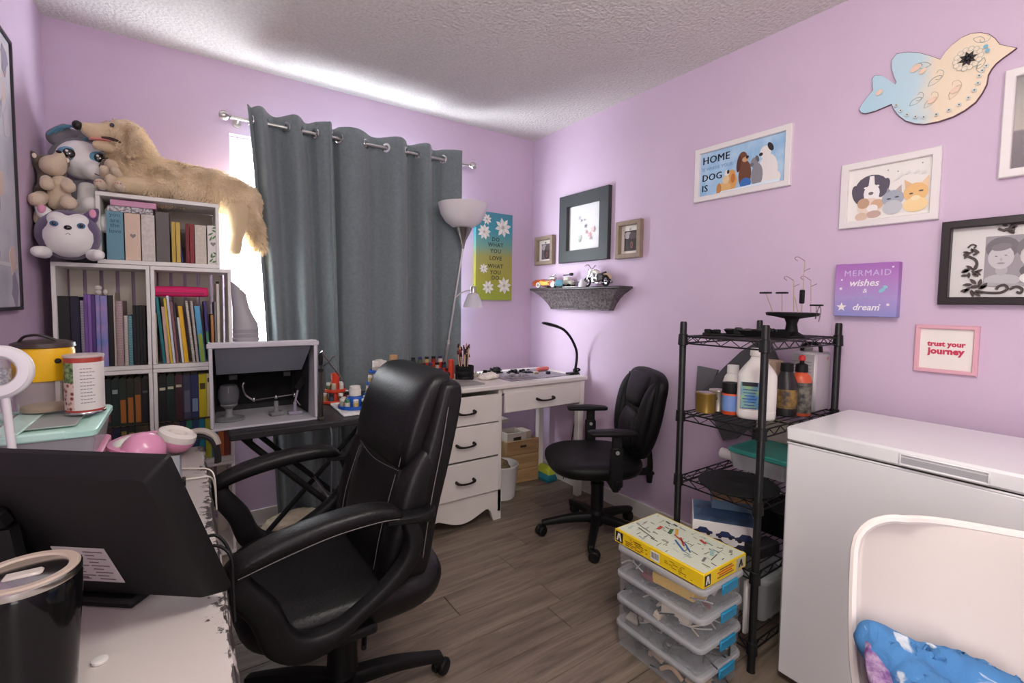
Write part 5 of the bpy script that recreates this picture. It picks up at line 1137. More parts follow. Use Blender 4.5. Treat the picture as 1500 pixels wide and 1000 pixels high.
# ================================================================== wire rack
RKM = mat('black_wire_coating', (18, 18, 19), .4)
RX0, RX1, RY0, RY1 = 1.56, 2.11, .80, 1.11
t = rack = thing('wire_rack', 'black five tier wire shelving rack between task chair and freezer', 'rack', (RX0, RY0, 0))
rw_, rd_ = RX1-RX0, RY1-RY0
for x in (0, rw_):
    for y in (0, rd_):
        MB().lathe([(.001, 0), (.014, 0), (.0125, .012), (.0125, 1.17), (.010, 1.176), (.001, 1.176)], 14, c=(x, y, .0005)).build('post', RKM, t)
SHELVES = [.10, .345, .583, .832, 1.124]
for z in SHELVES:
    b_ = MB()
    for zz in (z-.004, z-.030):
        for (p, q) in (((.012, 0), (rw_-.012, 0)), ((.012, rd_), (rw_-.012, rd_)), ((0, .012), (0, rd_-.012)), ((rw_, .012), (rw_, rd_-.012))):
            b_.cyl((*p, zz), (*q, zz), .003, n=6)
    for (p, q, n) in (((.012, 0), (rw_-.012, 0), 14), ((.012, rd_), (rw_-.012, rd_), 14), ((0, .012), (0, rd_-.012), 8), ((rw_, .012), (rw_, rd_-.012), 8)):
        P_ = []
        for k in range(n+1):
            u = k/n; P_.append((lerp(p[0], q[0], u), lerp(p[1], q[1], u), z-.005 if k % 2 else z-.029))
        b_.tube(P_, .002, 4, 0)
    for x in (0, rw_):
        for y in (0, rd_): b_.lathe([(.0135, z-.038), (.0185, z-.036), (.0165, z+.004), (.0135, z+.006)], 14, c=(x, y, 0))
    sh = b_.build('shelf', RKM, t)
    w_ = MB()
    for k in range(1, 12): w_.cyl((.0, rd_*k/12, z-.002), (rw_, rd_*k/12, z-.002), .0019, n=5)
    for k in (1, 2): w_.cyl((rw_*k/3, 0, z-.006), (rw_*k/3, rd_, z-.006), .0028, n=5)
    o = w_.build('wire_deck', RKM, sh); o['kind'] = 'stuff'
# ---- second shelf from the top
S2 = SHELVES[3]+.0008
def bottle(name, loc, prof, m, label, cat, capm=None, cap=None, n=24, sx=1, sy=1, rz=0, lab=None, labm=None):
    t = thing(name, label, cat, loc, rz)
    MB().lathe(prof, n, sx=sx, sy=sy).build('bottle_body', m, t)
    if cap: MB().lathe(cap, 18).build('cap', capm, t)
    if lab: MB().lathe(lab, n, sx=sx, sy=sy, caps=False).build('label', labm, t)
    return t
GOLDT = mat('gold_tin', (150, 122, 58), .35, .6)
t = bottle('paint_tin', (1.632, 1.052, S2), [(.034, 0), (.0365, .002), (.036, .006), (.036, .068), (.0375, .071), (.037, .075), (.03, .0755), (.028, .073), (.001, .073)], GOLDT, 'gold paint tin with a silver lid at the left end of the rack shelf', 'tin')
MB().lathe([(.001, .0735), (.027, .0735), (.027, .0765), (.02, .077)], 22).build('lid', STEEL, t); MB().ell((.02, -.031, .055), (.006, .004, .006), 8, 6).build('handle_stud', C((90, 60, 40), .4), t)
t = bottle('paint_tin', (1.70, 1.045, S2), [(.03, 0), (.0315, .002), (.031, .006), (.031, .074), (.0325, .077), (.032, .081), (.026, .0815), (.001, .079)], mat('silver_tin', (190, 182, 172), .3, .7), 'silver paint tin beside the gold one', 'tin')
WPLB = mat('white_bottle_plastic', (228, 224, 218), .4)
bottle('thinner_bottle', (1.80, 1.045, S2), [(.034, 0), (.037, .004), (.037, .10), (.03, .125), (.02, .138), (.018, .14)], WPLB, 'white bottle with a screw cap and orange label behind the silver tin', 'bottle', C((236, 234, 230), .4), [(.0185, .137), (.0225, .138), (.022, .168), (.02, .17), (.001, .17)], lab=[(.0374, .02), (.0374, .075)], labm=mat('orange_label', (206, 96, 50), .5, noise_s=60, col2=(70, 50, 44)))
bottle('paint_jar', (1.685, .985, S2), [(.028, 0), (.03, .003), (.03, .075), (.027, .08)], mat('orange_paint_jar', (214, 84, 44), .3), 'jar with blue label, orange base and tall black cap before the white bottle', 'jar', BLACK2, [(.0285, .079), (.0305, .08), (.0305, .115), (.029, .118), (.001, .118)], lab=[(.0304, .014), (.0304, .072)], labm=C((110, 140, 196), .5))
bottle('glue_bottle', (1.86, .99, S2), [(.03, 0), (.032, .004), (.032, .13), (.026, .14)], mat('dark_grey_bottle', (76, 72, 76), .4), 'dark grey bottle with pale label half hidden behind the big white jug', 'bottle', DCAP, [(.024, .139), (.026, .14), (.026, .165), (.001, .166)], lab=[(.0324, .085), (.0324, .115)], labm=C((196, 190, 186), .5))
# jug
t = thing('bleach_jug', 'big white plastic jug with a blue and green label behind the front rack post', 'jug', (1.70, .895, S2), math.radians(-62))
st = MB(); loft(st, [(0, 0, 0, .05, .034), (0, 0, .004, .062, .044), (0, 0, .03, .064, .046), (0, 0, .035, .062, .0445), (0, 0, .04, .064, .046), (0, 0, .14, .064, .046), (0, 0, .165, .06, .043), (-.0, 0, .195, .04, .034), (-.004, 0, .21, .024, .024), (-.004, 0, .222, .019, .019), (-.004, 0, .226, .019, .019)], 32, 2.8, 3)
st.build('jug_body', WPLB, t, ang=50)
MB().lathe([(.02, .226), (.0225, .227), (.022, .252), (.02, .254), (.001, .254)], 20, c=(-.004, 0, 0)).build('cap', C((232, 228, 222), .4), t)
lbm = mat('blue_green_label', (78, 132, 190), .5, noise_s=26, col2=(140, 176, 120)); lb = MB()
lb.box((-.022, -.0462, .088), (.058, .0016, .095), .0006).slot(1).box((.02, -.0462, .085), (.02, .0018, .09), .0006).slot(2).box((-.022, -.0472, .128), (.05, .001, .014)).slot(3)
for k in range(7): lb.box((-.022, -.0472, .108-.011*k), (.046-.006*(k % 3), .0008, .003))
lb.build('label', [lbm, C((176, 196, 150), .5), C((30, 30, 40), .5), C((34, 74, 140), .5)], t, ang=0)
for (nm, loc, prof, m, lab, cap, lb_, lm) in (
    ('cleaner_bottle', (1.845, .862, S2), [(.034, 0), (.038, .004), (.038, .12), (.022, .16), (.02, .165)], mat('black_bottle', (36, 32, 34), .35), 'black bottle with gold lettering right of the big white jug', [(.02, .165), (.022, .166), (.021, .195), (.001, .196)], [(.0385, .03), (.0385, .10)], mat('dark_gold_label', (58, 50, 48), .45, noise_s=45, col2=(150, 118, 60))),
    ('spray_bottle', (1.90, .835, S2), [(.033, 0), (.036, .004), (.036, .13), (.03, .15), (.02, .158), (.02, .162)], mat('orange_bottle', (196, 84, 54), .35), 'orange and black bottle with a small red nozzle near the silver canister', [(.021, .162), (.022, .163), (.02, .19), (.008, .196), (.007, .21), (.001, .212)], [(.0365, .012), (.0365, .125)], mat('black_label', (36, 36, 36), .45, noise_s=50, col2=(120, 116, 104)))):
    t = bottle(nm, loc, prof, m, lab, 'bottle', BLACK2, cap, lab=lb_, labm=lm)
    if nm == 'spray_bottle': MB().lathe([(.010, .205), (.012, .207), (.011, .222), (.004, .226), (.001, .226)], 12).build('nozzle', C((204, 44, 44), .4), t)
    else: text('WAX', .022, C((206, 196, 170), .5), t, Matrix.Translation((-.018, -.0345, .085)) @ Matrix.Rotation(-.5, 4, 'Z') @ FRONT) if False else None
o = MB().box((0, 0, .0925), (.08, .065, .185), .004).build('carton', mat('beige_carton', (214, 190, 160), .7, noise_s=12, noise_a=.05), loc=(1.985, .99, S2), rz=.08); tag(o, 'beige carton standing behind the bottles on the rack', 'carton')
o = MB().lathe([(.022, 0), (.024, .003), (.024, .115), (.02, .12), (.001, .12)], 18).build('white_tube', C((222, 216, 214), .5), loc=(1.948, .865, S2)); tag(o, 'slim white bottle between orange bottle and silver canister', 'bottle')
# jerry can
t = thing('metal_canister', 'silver rectangular canister with a black carry handle at the right end of the rack', 'canister', (2.035, .863, S2), 0)
SILC = mat('satin_silver', (196, 192, 194), .35, .35)
MB().box((0, 0, .115), (.125, .095, .23), .008).build('can_body', SILC, t)
b_ = MB()
for k in range(12): b_.box((-.0633, .005, .05+.013*k), (.0016, .07, .004))
b_.build('rib', C((160, 156, 158), .4), t, ang=0)
MB().tube([(-.0, -.035, .229), (0, -.03, .256), (0, -.01, .262), (0, .012, .26), (0, .03, .25), (0, .034, .229)], .007, 8).build('handle', BLACK2, t)
MB().lathe([(.02, .229), (.02, .242), (.001, .243)], 16, c=(.03, .028, 0)).build('filler_cap', C((150, 146, 140), .4), t)
MB().cyl((.03, -.0475, .205), (.03, -.0492, .205), .006, n=14).build('badge', C((196, 120, 120), .4), t)
# grey cloth against the wall behind the rack
t = thing('photo_tent', 'dark grey folded fabric leaning on the wall behind the rack', 'fabric', (2.143, 0, 0))
def cloth_poly(P, th=.012):
    b2_ = MB(); n = len(P); cx_ = sum(p[0] for p in P)/n; cz_ = sum(p[1] for p in P)/n
    F_ = []; B_ = []
    for k in (1, .75, .5, .25):
        F_.append([(-th*(1-k*.6)+.004*noise.noise(Vector((p[0]*9*k, p[1]*9, k))), cx_+(p[0]-cx_)*k, cz_+(p[1]-cz_)*k) for p in P])
    B_ = [[(.008, p[0], p[1]) for p in P]]
    return b2_.rings(B_+F_)
CLOTHG = mat('dark_grey_fabric', (84, 82, 86), .9, bump=.2, bump_s=200)
Pm = [(1.126, 1.085), (1.21, 1.025), (1.291, 0.941), (1.336, 0.889), (1.397, 0.836), (1.438, 0.791), (1.432, 0.736), (1.347, 0.704), (1.307, 0.637), (1.277, 0.587), (1.215, 0.612), (1.146, 0.684), (1.03, 0.816), (1.005, 0.91), (1.032, 0.99), (1.077, 1.083)]
cloth_poly(Pm).build('fabric_panel', CLOTHG, t, ang=60)
cloth_poly([(1.429, .933), (1.32, .925), (1.345, .86), (1.435, .786)], .018).build('flap', C((104, 102, 106), .9), t, ang=60)
# ---- top shelf
S1 = SHELVES[4]+.0008
t = thing('parts_tray', 'black tray heaped with model parts on top of the rack', 'tray', (1.80, .955, S1), math.radians(-62))
MB().rings([rr2(-.10, .10, -.05, .05, 0, .01), rr2(-.115, .115, -.065, .065, .022, .012), rr2(-.112, .112, -.062, .062, .022, .012), rr2(-.097, .097, -.048, .048, .004, .01)]).build('tray', BLACK2, t)
for k in range(10):
    r_ = random.Random(k); MB().box((r_.uniform(-.09, .09), r_.uniform(-.035, .035), .016+.006*r_.random()), (r_.uniform(.02, .05), r_.uniform(.012, .03), r_.uniform(.012, .024)), .003, rz=r_.random()*3).build('model_part', C([(26, 26, 28), (60, 58, 60), (36, 34, 36)][k % 3], .5), t)
sprue((1.70, 1.035, S1), -1.0, 'flat black model sprue lying left of the parts tray on the rack', 8, BLACK2, .14, .07)
t = thing('clip_stand', 'black round stand with wire clips holding model parts on the rack top', 'stand', (1.86, .895 if False else .86, S1))
MB().lathe([(.045, 0), (.045, .006), (.022, .02), (.018, .05), (.024, .068), (.05, .074), (.085, .08), (.088, .09), (.082, .092), (.001, .088)], 30).build('stand_body', BLACK2, t)
wires = [((-.03, .055), .075, (-.05, .075), 0), ((-.015, .03), .075, (-.02, .03), 1), ((0, -.005), .12, (-.0, -.0), 2), ((-.02, -.03), .06, (-.03, -.02), 3), ((.005, -.03), .19, (.0, -.035), 4), ((.02, -.055), .12, (.02, -.05), 5), ((-.01, -.085), .03, (-.02, -.09), 6)]
for (x, y), L_, (x2, y2), k in wires:
    c_ = MB().cyl((x, y, .089), (x2, y2, .089+L_), .0016, n=6).build('clip_wire', C((196, 176, 150), .4, metal=.4), t)
    if k in (4, 2, 5): MB().tube([(x2, y2, .089+L_), (x2-.01, y2+.02, .105+L_), (x2, y2+.035, .10+L_), (x2-.01, y2+.02, .09+L_)], .0013, 5, 3).tube([(x2, y2, .09+L_*.8), (x2, y2-.02, .10+L_*.8)], .0013, 5, 0).build('model_part', C((150, 120, 130), .6), c_)
    elif k == 3: MB().box((x2, y2-.025, .089+L_), (.016, .014, .05), .003).build('model_part', BLACK2, c_)
    else: MB().box((x2, y2, .089+L_), (.02, .04, .006), .002).build('model_part', BLACK2, c_)
MB().tube([(-.01, -.084, .07), (-.012, -.09, .1), (-.01, -.097, .115), (-.01, -.1, .09), (-.01, -.095, .06)], .002, 6).build('clip_loop', STEEL, t)
# ---- third shelf
S3 = SHELVES[2]+.0008
o = MB().lathe([(.128, 0), (.134, .002), (.136, .008), (.13, .012), (.02, .011), (.014, .008), (.001, .008)], 48).build('black_disc', BLACK2, loc=(1.655, .925, S3)); tag(o, 'large flat black disc on the third rack shelf, in front of the teal lidded box', 'disc')
TEAL = mat('teal_plastic', (60, 150, 136), .35)
t = tote((1.935, .945, S3), .25, .24, .085, TEAL, 'clear box with a teal lid on the third rack shelf')
o = MB().lathe([(.012, 0), (.022, 0), (.022, .07), (.012, .07), (.012, 0)], 22, caps=False, M=Matrix.Rotation(PI/2, 4, 'X')).build('paper_roll', C((232, 226, 222), .8), loc=(1.90, 1.14, S3+.0222)); tag(o, 'white paper roll lying left of the teal lidded box', 'roll')
o = MB().box((0, 0, .085), (.012, .27, .17), .001).build('cardboard_sheet', C((206, 194, 178), .8), loc=(2.085, .955, S3)); tag(o, 'pale cardboard sheet standing behind the teal lidded box', 'cardboard')
# ---- fourth shelf
S4 = SHELVES[1]+.0008
def kit(loc, d, rz, label, side, topm, name='model_kit_box'):
    t = thing(name, label, 'box', loc, rz)
    MB().box((0, 0, d[2]/2), d, .0015).build('carton', side, t); MB().box((0, 0, d[2]+.0004), (d[0]-.006, d[1]-.006, .0008)).build('top_print', topm, t); return t
t = kit((1.695, 1.005, S4), (.215, .20, .095), math.radians(-55), 'white model car box with dark blue cars on its side, on the fourth rack shelf', C((226, 222, 220), .5), mat('blue_car_print', (96, 128, 156), .45, noise_s=14, col2=(52, 74, 100)))
def car_print(par, x, z, y, s, col):
    b_ = MB()
    b_.prism([(-.03*s, 0), (-.032*s, .008*s), (-.02*s, .012*s), (-.012*s, .022*s), (.01*s, .022*s), (.02*s, .012*s), (.032*s, .009*s), (.032*s, 0)], 0, .0006, M=on(x, y, z))
    for q in (-.018, .018): b_.slot(1).prism([(q*s+.007*s*math.cos(a), .001*s+.007*s*math.sin(a)) for a in [2*PI*i/12 for i in range(12)]], 0, .0012, M=on(x, y, z))
    return b_.build('car_print', [C(col, .5), C((40, 40, 46), .5)], par, ang=0)
for k, (x, z) in enumerate(((-.07, .05), (.005, .045), (.075, .04))): car_print(t, x, z, -.1005, 1.0 if k < 2 else 1.2, (40, 52, 92))
car_print(t, -.02, .012, -.1005, 1.1, (60, 64, 80)); car_print(t, .06, .006, -.1005, .9, (36, 40, 66))
MB().prism([(-.09, -.05), (-.07, .02), (-.02, .05), (.05, .04), (.09, -.01), (.08, -.05)], 0, .0006, M=Matrix.Translation((0, 0, .0962))).build('car_picture', C((54, 88, 122), .4), t, ang=0)
t = kit((1.79, 1.02, S4+.097), (.16, .12, .035), math.radians(-55), 'flat orange and blue model box on top of the white model car box', C((92, 116, 140), .5), mat('orange_print', (204, 150, 74), .5, noise_s=16, col2=(120, 100, 90)))
o = MB().box((0, 0, .05), (.2, .2, .10), .004).build('black_case', BLACK2, loc=(1.97, .935, S4)); tag(o, 'black case on the fourth rack shelf near the freezer', 'case')
o = MB().box((0, 0, .0225), (.12, .06, .045), .006).build('black_pouch', C((28, 27, 29), .7), loc=(1.70, .852, S4), rz=-.15); tag(o, 'small black pouch beside the front rack post, fourth shelf', 'pouch')
# ---- bottom shelf
S5 = SHELVES[0]+.0008
t = tote((1.80, .93, S5), .24, .22, .16, CLEARP, 'clear lidded box on the lowest rack shelf')
o = MB().box((0, 0, .095), (.05, .018, .19), .006).build('white_tray', C((214, 210, 206), .4), loc=(1.60, .84, S5)); tag(o, 'narrow white tray standing on the lowest shelf behind the front post', 'tray')
# ================================================================== drawer tower of clip boxes
TUBP = mat('clear_box_plastic', (206, 210, 214), .15, alpha=.2, coat=.2); RIMP = mat('milky_plastic', (206, 208, 212), .3, alpha=.55)
CLIP = mat('blue_clip_plastic', (34, 140, 184), .35)
UX0, UX1, UY0, UY1 = 1.272, 1.512, .805, 1.158
names_ = ['lowest', 'second from the floor', 'third from the floor', 'topmost']
contents = [[(44, 42, 44), (56, 54, 54), (176, 150, 130), (30, 30, 32)], [(50, 52, 58), (66, 66, 70), (170, 160, 150), (36, 36, 40)], [(60, 62, 66), (214, 200, 180), (40, 40, 44), (190, 186, 182)], [(120, 116, 118), (90, 88, 92), (206, 168, 80), (130, 60, 66), (176, 172, 172)]]
for i in range(4):
    z0 = .001+.0925*i; w_, d_ = UX1-UX0, UY1-UY0
    t = thing('clip_box', 'clear stacking box with blue clips, %s in the stack of four' % names_[i], 'storage box', ((UX0+UX1)/2, (UY0+UY1)/2, z0), group='stack of clear clip boxes')
    b_ = MB(); q = lambda k, z: rr2(-w_/2*k, w_/2*k, -d_/2*k, d_/2*k, z, .024)
    b_.rings([q(.92, .001), q(.95, .004), q(.975, .074)], caps=False).build('tub', TUBP, t); MB().box((0, 0, .0015), (w_*.9, d_*.92, .002)).build('tub_floor', TUBP, t)
    MB().rings([q(.985, .073), q(1.0, .076), q(1.0, .087), q(.985, .0915), q(.9, .0915), q(.88, .088), q(.86, .088), q(.86, .080), q(.97, .079)], caps=False).build('rim', RIMP, t)
    MB().box((0, 0, .0835), (w_*.86, d_*.86, .004)).build('lid_panel', TUBP, t)
    for sy in (-1, 1):
        MB().box((0.02, sy*(d_/2+.003), .070), (.085, .008, .034), .003).box((.02, sy*(d_/2+.006), .084), (.075, .008, .007), .002).build('clip', CLIP, t)
    r_ = random.Random(20+i); ci = 0
    b_ = MB()
    ms = [C(c, .5) for c in contents[i]]
    for k in range(80):
        b_.slot(r_.randrange(len(ms))); a = r_.uniform(.014, .05)
        zc = .012+r_.random()*.035
        M = Matrix.Translation((r_.uniform(-.41, .41)*w_, r_.uniform(-.43, .43)*d_, zc)) @ Matrix.Rotation(r_.random()*6, 4, 'Z') @ Matrix.Rotation(r_.uniform(-.6, .6), 4, 'X')
        if k % 3: b_.box((0, 0, 0), (a, a*r_.uniform(.3, .8), a*r_.uniform(.2, .5)), .002, M=M)
        else: b_.tube([(-a, 0, 0), (0, a*.4, .005), (a, 0, 0)], .0025, 5, 3, M=M)
    o = b_.build('loose_parts', ms, t, ang=0); o['kind'] = 'stuff'
    if i == 3: MB().box((-.075, -.05, .042), (.05, .15, .035), .003, rz=.1).build('yellow_packet', C((226, 186, 82), .5), t)
    if i == 2: MB().box((-.082, -.06, .05), (.02, .10, .045), .002, rz=.15).build('white_card', C((224, 214, 198), .6), t)
    if i == 0: MB().tube([(-.1, -.02, .02), (-.1, -.06, .05), (-.095, -.10, .03)], .007, 8).build('tan_hook', C((196, 160, 124), .5), t)
# kit box on top
YEL = mat('yellow_box_card', (244, 208, 30), .45)
t = thing('model_kit_box', 'yellow model kit box covered with pictures of tools, on the clear clip boxes', 'box', (1.405, .995, .372), 0)
kw, kd, kh = .238, .362, .046
MB().box((0, 0, kh/2), (kw, kd, kh), .0012).build('carton', YEL, t)
pb = MB(); cols = [(214, 220, 200), (196, 206, 190), (150, 140, 124), (190, 70, 56), (66, 110, 160), (70, 110, 70), (226, 170, 60), (120, 112, 108), (160, 196, 190), (96, 90, 92)]
pb.slot(0).box((.002, 0, kh+.0003), (kw-.016, kd-.008, .0006))
r_ = random.Random(5)
MZ = lambda x, y, a, k: Matrix.Translation((x, y, kh+.0007+.00002*k)) @ Matrix.Rotation(a, 4, 'Z')
for k in range(90):
    x, y = r_.uniform(-.10, .10), r_.uniform(-.165, .165); pb.slot(r_.choice([1, 2, 7, 8, 9, 2, 7, 1])); L_ = r_.uniform(.006, .03)
    pb.box((0, 0, 0), (L_, r_.uniform(.0015, .005), .0004), M=MZ(x, y, r_.choice([0, PI/2, .1, 1.4]), k))
for (x, y, a, L_, wd, c) in ((.01, .0, 1.2, .06, .006, 3), (.0, -.02, .8, .06, .006, 3), (-.03, -.03, 1.0, .075, .007, 4), (-.02, -.055, .9, .06, .006, 4), (.03, .05, .4, .04, .012, 5), (.045, .035, .6, .045, .01, 6), (.02, .09, .2, .03, .012, 3), (-.055, .09, 1.35, .09, .004, 9), (-.03, .125, 1.35, .08, .004, 2), (.06, -.06, 1.2, .03, .01, 3), (.08, .1, 1.3, .02, .008, 9), (.085, .07, 1.3, .02, .008, 9), (.02, -.12, .5, .04, .012, 8), (.0, -.14, .2, .05, .003, 9), (-.04, -.13, .3, .03, .008, 7), (.08, -.15, .4, .02, .01, 2)):
    pb.slot(c).box((0, 0, 0), (L_, wd, .0005), .0001, M=MZ(x, y, a, 95))
pb.build('top_print', [C(c, .5) for c in cols], t, ang=0)['kind'] = 'stuff'
sp_ = MB(); ML = Matrix.Translation((-kw/2-.0002, 0, 0)) @ Matrix.Rotation(-PI/2, 4, 'Z')   # long left side, x runs towards the camera
def badge(b_, M, w_, h_):
    b_.slot(1).box((0, 0, 0), (w_, .0008, h_), M=M)
    b_.slot(2).prism([(-w_*.34, -h_*.36), (-w_*.14, h_*.38), (w_*.14, h_*.38), (w_*.34, -h_*.36), (w_*.14, -h_*.36), (w_*.08, -h_*.02), (-w_*.08, -h_*.02), (-w_*.14, -h_*.36)], .0004, .0011, M=M @ FRONT)
    b_.slot(0).box((0, -.001, .02*h_), (w_*.12, .0008, h_*.2), M=M)
badge(sp_, ML @ Matrix.Translation((-kd/2+.022, 0, kh/2)), .034, .036)
r_ = random.Random(9)
for k in range(30): sp_.slot(3 if k % 4 else 4).box((-kd/2+.055+r_.random()*.10, -.0003, .008+.0065*(k % 5)), (r_.uniform(.006, .02), .0008, .0028), M=ML)
for k in range(14): sp_.slot(3).box((.04+r_.random()*.10, -.0003, .01+.006*(k % 5)), (r_.uniform(.004, .02), .0006, .002), M=ML)
sp_.slot(2).box((.0, -.0002, .022), (.036, .0008, .03), M=ML)
for k in range(9): sp_.slot(1).box((-.014+.0035*k, -.0009, .024), (.0016 if k % 2 else .0009, .0006, .02), M=ML)
MR_ = Matrix.Translation((0, -kd/2-.0002, 0))
badge(sp_, MR_ @ Matrix.Translation((-kw/2+.022, 0, kh/2)), .03, .034)
for k in range(4): sp_.slot(4 if k in (1, 2) else 3).box((.0, -.0003, .012+.008*k), (.09-.02*(k % 2), .0008, .004), M=MR_)
sp_.slot(5).box((.085, -.0002, kh/2), (.05, .0008, .036), M=MR_).slot(1).prism([(-.012, -.012), (0, .012), (.006, .012), (.014, -.012), (.006, -.012), (.002, 0), (-.004, -.012)], .0004, .001, M=MR_ @ Matrix.Translation((.085, -.0004, kh/2)) @ FRONT)
sp_.build('side_print', [YEL, C((34, 34, 40), .5), C((236, 234, 230), .5), C((150, 110, 30), .5), C((206, 90, 40), .5), C((190, 186, 160), .5)], t, ang=0)['kind'] = 'stuff'
# ================================================================== freezer
FRZ = mat('white_enamel', (240, 240, 241), .22, coat=.3, spec=.4)
t = thing('chest_freezer', 'white chest freezer against the right wall', 'freezer', (1.605, -.45, 0))
fw, fl_, fh = .47, 1.19, .852
MB().box((fw/2, fl_/2, .41), (fw, fl_, .78), .008).build('body', FRZ, t)
MB().box((fw/2, fl_/2, .795), (fw-.012, fl_-.012, .012)).build('gasket', C((120, 120, 124), .7), t)
MB().box((fw/2, fl_/2, .798), (fw+.0, fl_+.0, .006), .002).build('top_trim', FRZ, t)
ld = MB().box((fw/2-.001, fl_/2, .8285), (fw+.008, fl_+.004, .047), .007).build('lid', FRZ, t)
hb = MB(); M = Matrix.Translation((-.0045, .45+.355, .8285))
hb.box((-.003, 0, -.0155), (.006, .178, .006), .002, M=M).box((-.003, 0, .0125), (.006, .178, .005), .002, M=M).box((-.003, -.087, -.001), (.006, .005, .028), .002, M=M).box((-.003, .087, -.001), (.006, .005, .028), .002, M=M)
hb.build('handle_frame', FRZ, ld)
MB().box((-.001, 0, -.004), (.002, .168, .016), M=M).build('handle_recess', C((176, 176, 180), .4), ld)
for x in (.05, fw-.05):
    for y in (.06, fl_-.06): MB().cyl((x, y, .0005), (x, y, .021), .02, n=14).build('foot', BLACK2, t)
# ================================================================== white chair with clothes
SHELL = mat('warm_white_shell', (208, 198, 191), .4, coat=.1)
t = thing('shell_chair', 'white moulded plastic shell chair in front of the freezer', 'chair', (1.048, .067, 0), math.radians(-63.5))
prof = catmull([(.262, .812), (.25, .78), (.222, .68), (.19, .58), (.165, .51), (.12, .468), (.04, .45), (-.08, .452), (-.18, .458), (-.225, .448), (-.24, .425)], 5)
def shell(u, v):
    v = v**1.6; k = v*(len(prof)-1); i = min(int(k), len(prof)-2); p = prof[i].lerp(prof[i+1], k-i)
    a = abs(2*u-1); s_ = 2*u-1
    hw = .232 if v < .35 else lerp(.232, .225, (v-.35)/.65)
    hw += .012*math.sin(PI*min(1, v/.5))
    d_ = .83-p.y; rc = .07
    if v < .3 and d_ < rc+.012: hw += -rc+math.sqrt(max(0, rc*rc-(rc-max(0, d_-.018))**2))
    x = s_*hw
    curl = a**4
    y_ = p.x-.030*curl*(1 if v < .5 else .3); z = p.y+.025*curl*(0 if v < .35 else min(1, (v-.35)*3))
    return (x, y_, z)
o = MB().sheet(shell, 36, 50).build('shell', SHELL, t, ang=60, fix=False); solid(o, .012, 0)
rim_ = [shell(0, 1-k/30) for k in range(31)]+[shell(k/24, 0) for k in range(1, 25)]+[shell(1, k/30) for k in range(1, 31)]
MB().tube(rim_, .009, 8, 1).build('rim', C((236, 228, 221), .4), o)
for sx in (-1, 1):
    for sy in (-1, 1): MB().tube([(sx*.14, .0+sy*.12, .442), (sx*.20, sy*.21, .012), (sx*.2015, sy*.214, .0005)], [.014, .011, .011], 10, 0).build('leg', wood_mat('beech', (176, 140, 100), (196, 160, 118), (210, 176, 136), 1, 'Z') if (sx < 0 and sy < 0) else bpy.data.materials['beech'], t)
BLUEC = bpy.data.materials.new('blue_tie_dye'); BLUEC.use_nodes = True
nt = BLUEC.node_tree; n1 = nt.nodes.new('ShaderNodeTexNoise'); n1.inputs['Scale'].default_value = 22; n1.inputs['Detail'].default_value = 3; n1.inputs['Distortion'].default_value = 1.2
tc = nt.nodes.new('ShaderNodeTexCoord'); mp = nt.nodes.new('ShaderNodeMapping'); mp.inputs['Scale'].default_value = (1, .45, 1); nt.links.new(tc.outputs['Object'], mp.inputs[0]); nt.links.new(mp.outputs[0], n1.inputs['Vector'])
rp = nt.nodes.new('ShaderNodeValToRGB'); rp.color_ramp.elements[0].position = .60; rp.color_ramp.elements[0].color = lin((72, 130, 186)); rp.color_ramp.elements[1].position = .68; rp.color_ramp.elements[1].color = lin((206, 216, 226))
bp_ = nt.nodes.new('ShaderNodeBump'); bp_.inputs['Strength'].default_value = .5; bp_.inputs['Distance'].default_value = .01; n2 = nt.nodes.new('ShaderNodeTexNoise'); n2.inputs['Scale'].default_value = 30; n2.inputs['Detail'].default_value = 6; n2.inputs['Distortion'].default_value = 1.5; nt.links.new(mp.outputs[0], n2.inputs['Vector']); nt.links.new(n2.outputs['Fac'], bp_.inputs['Height']); nt.links.new(bp_.outputs[0], nt.nodes['Principled BSDF'].inputs['Normal'])
nt.links.new(n1.outputs['Fac'], rp.inputs[0]); nt.links.new(rp.outputs[0], nt.nodes['Principled BSDF'].inputs['Base Color']); nt.nodes['Principled BSDF'].inputs['Roughness'].default_value = .85
ridges = [((-.21, .14, .60), (-.03, .12, .565), .036, .04), ((-.03, .12, .565), (.20, .10, .51), .04, .04), ((-.205, .13, .595), (-.10, .0, .555), .034, .04), ((-.10, .0, .555), (.02, -.14, .51), .04, .04),
          ((-.19, .12, .585), (.02, .03, .535), .03, .036), ((.02, .03, .535), (.16, -.06, .505), .036, .036), ((-.12, .05, .54), (-.07, -.15, .50), .034, .036), ((.08, .06, .52), (.22, .02, .495), .034, .03), ((0, 0, .50), (.2, .17, .035)), ((.02, -.10, .50), (.1, -.12, .5), .03, .03)]
me = blob(ridges, .007, 2)
for v in me.vertices:
    p = v.co; q = abs(noise.noise(Vector((p.x*7+p.y*5, p.y*11-p.x*3, 2.3))))
    v.co += v.normal*(.016*(1-2.2*q)*(1 if p.z > .49 else 0)+.004*noise.noise(p*40)); v.co.z = max(v.co.z, .4795)
o = link('blue_garment', me, BLUEC)
o.location = t.location; o.rotation_euler = t.rotation_euler; tag(o, 'blue and white tie-dyed garment heaped on the white shell chair', 'clothing')
PURP = mat('purple_lace_knit', (124, 84, 140), .9, noise_s=70, col2=(176, 150, 180), bump=.6, bump_s=120)
def pknit(u, v):
    x = lerp(-.236, -.15, u)+.012*noise.noise(Vector((u*4, v*4, 9))); yy = lerp(.12, -.2, v)
    z = .486+.135*math.sin(PI*min(1, u*.8+.3))*math.exp(-(v/.6)**2)*(1-.4*u)+.012*noise.noise(Vector((u*7, v*9, 2)))
    return (x, yy, z)
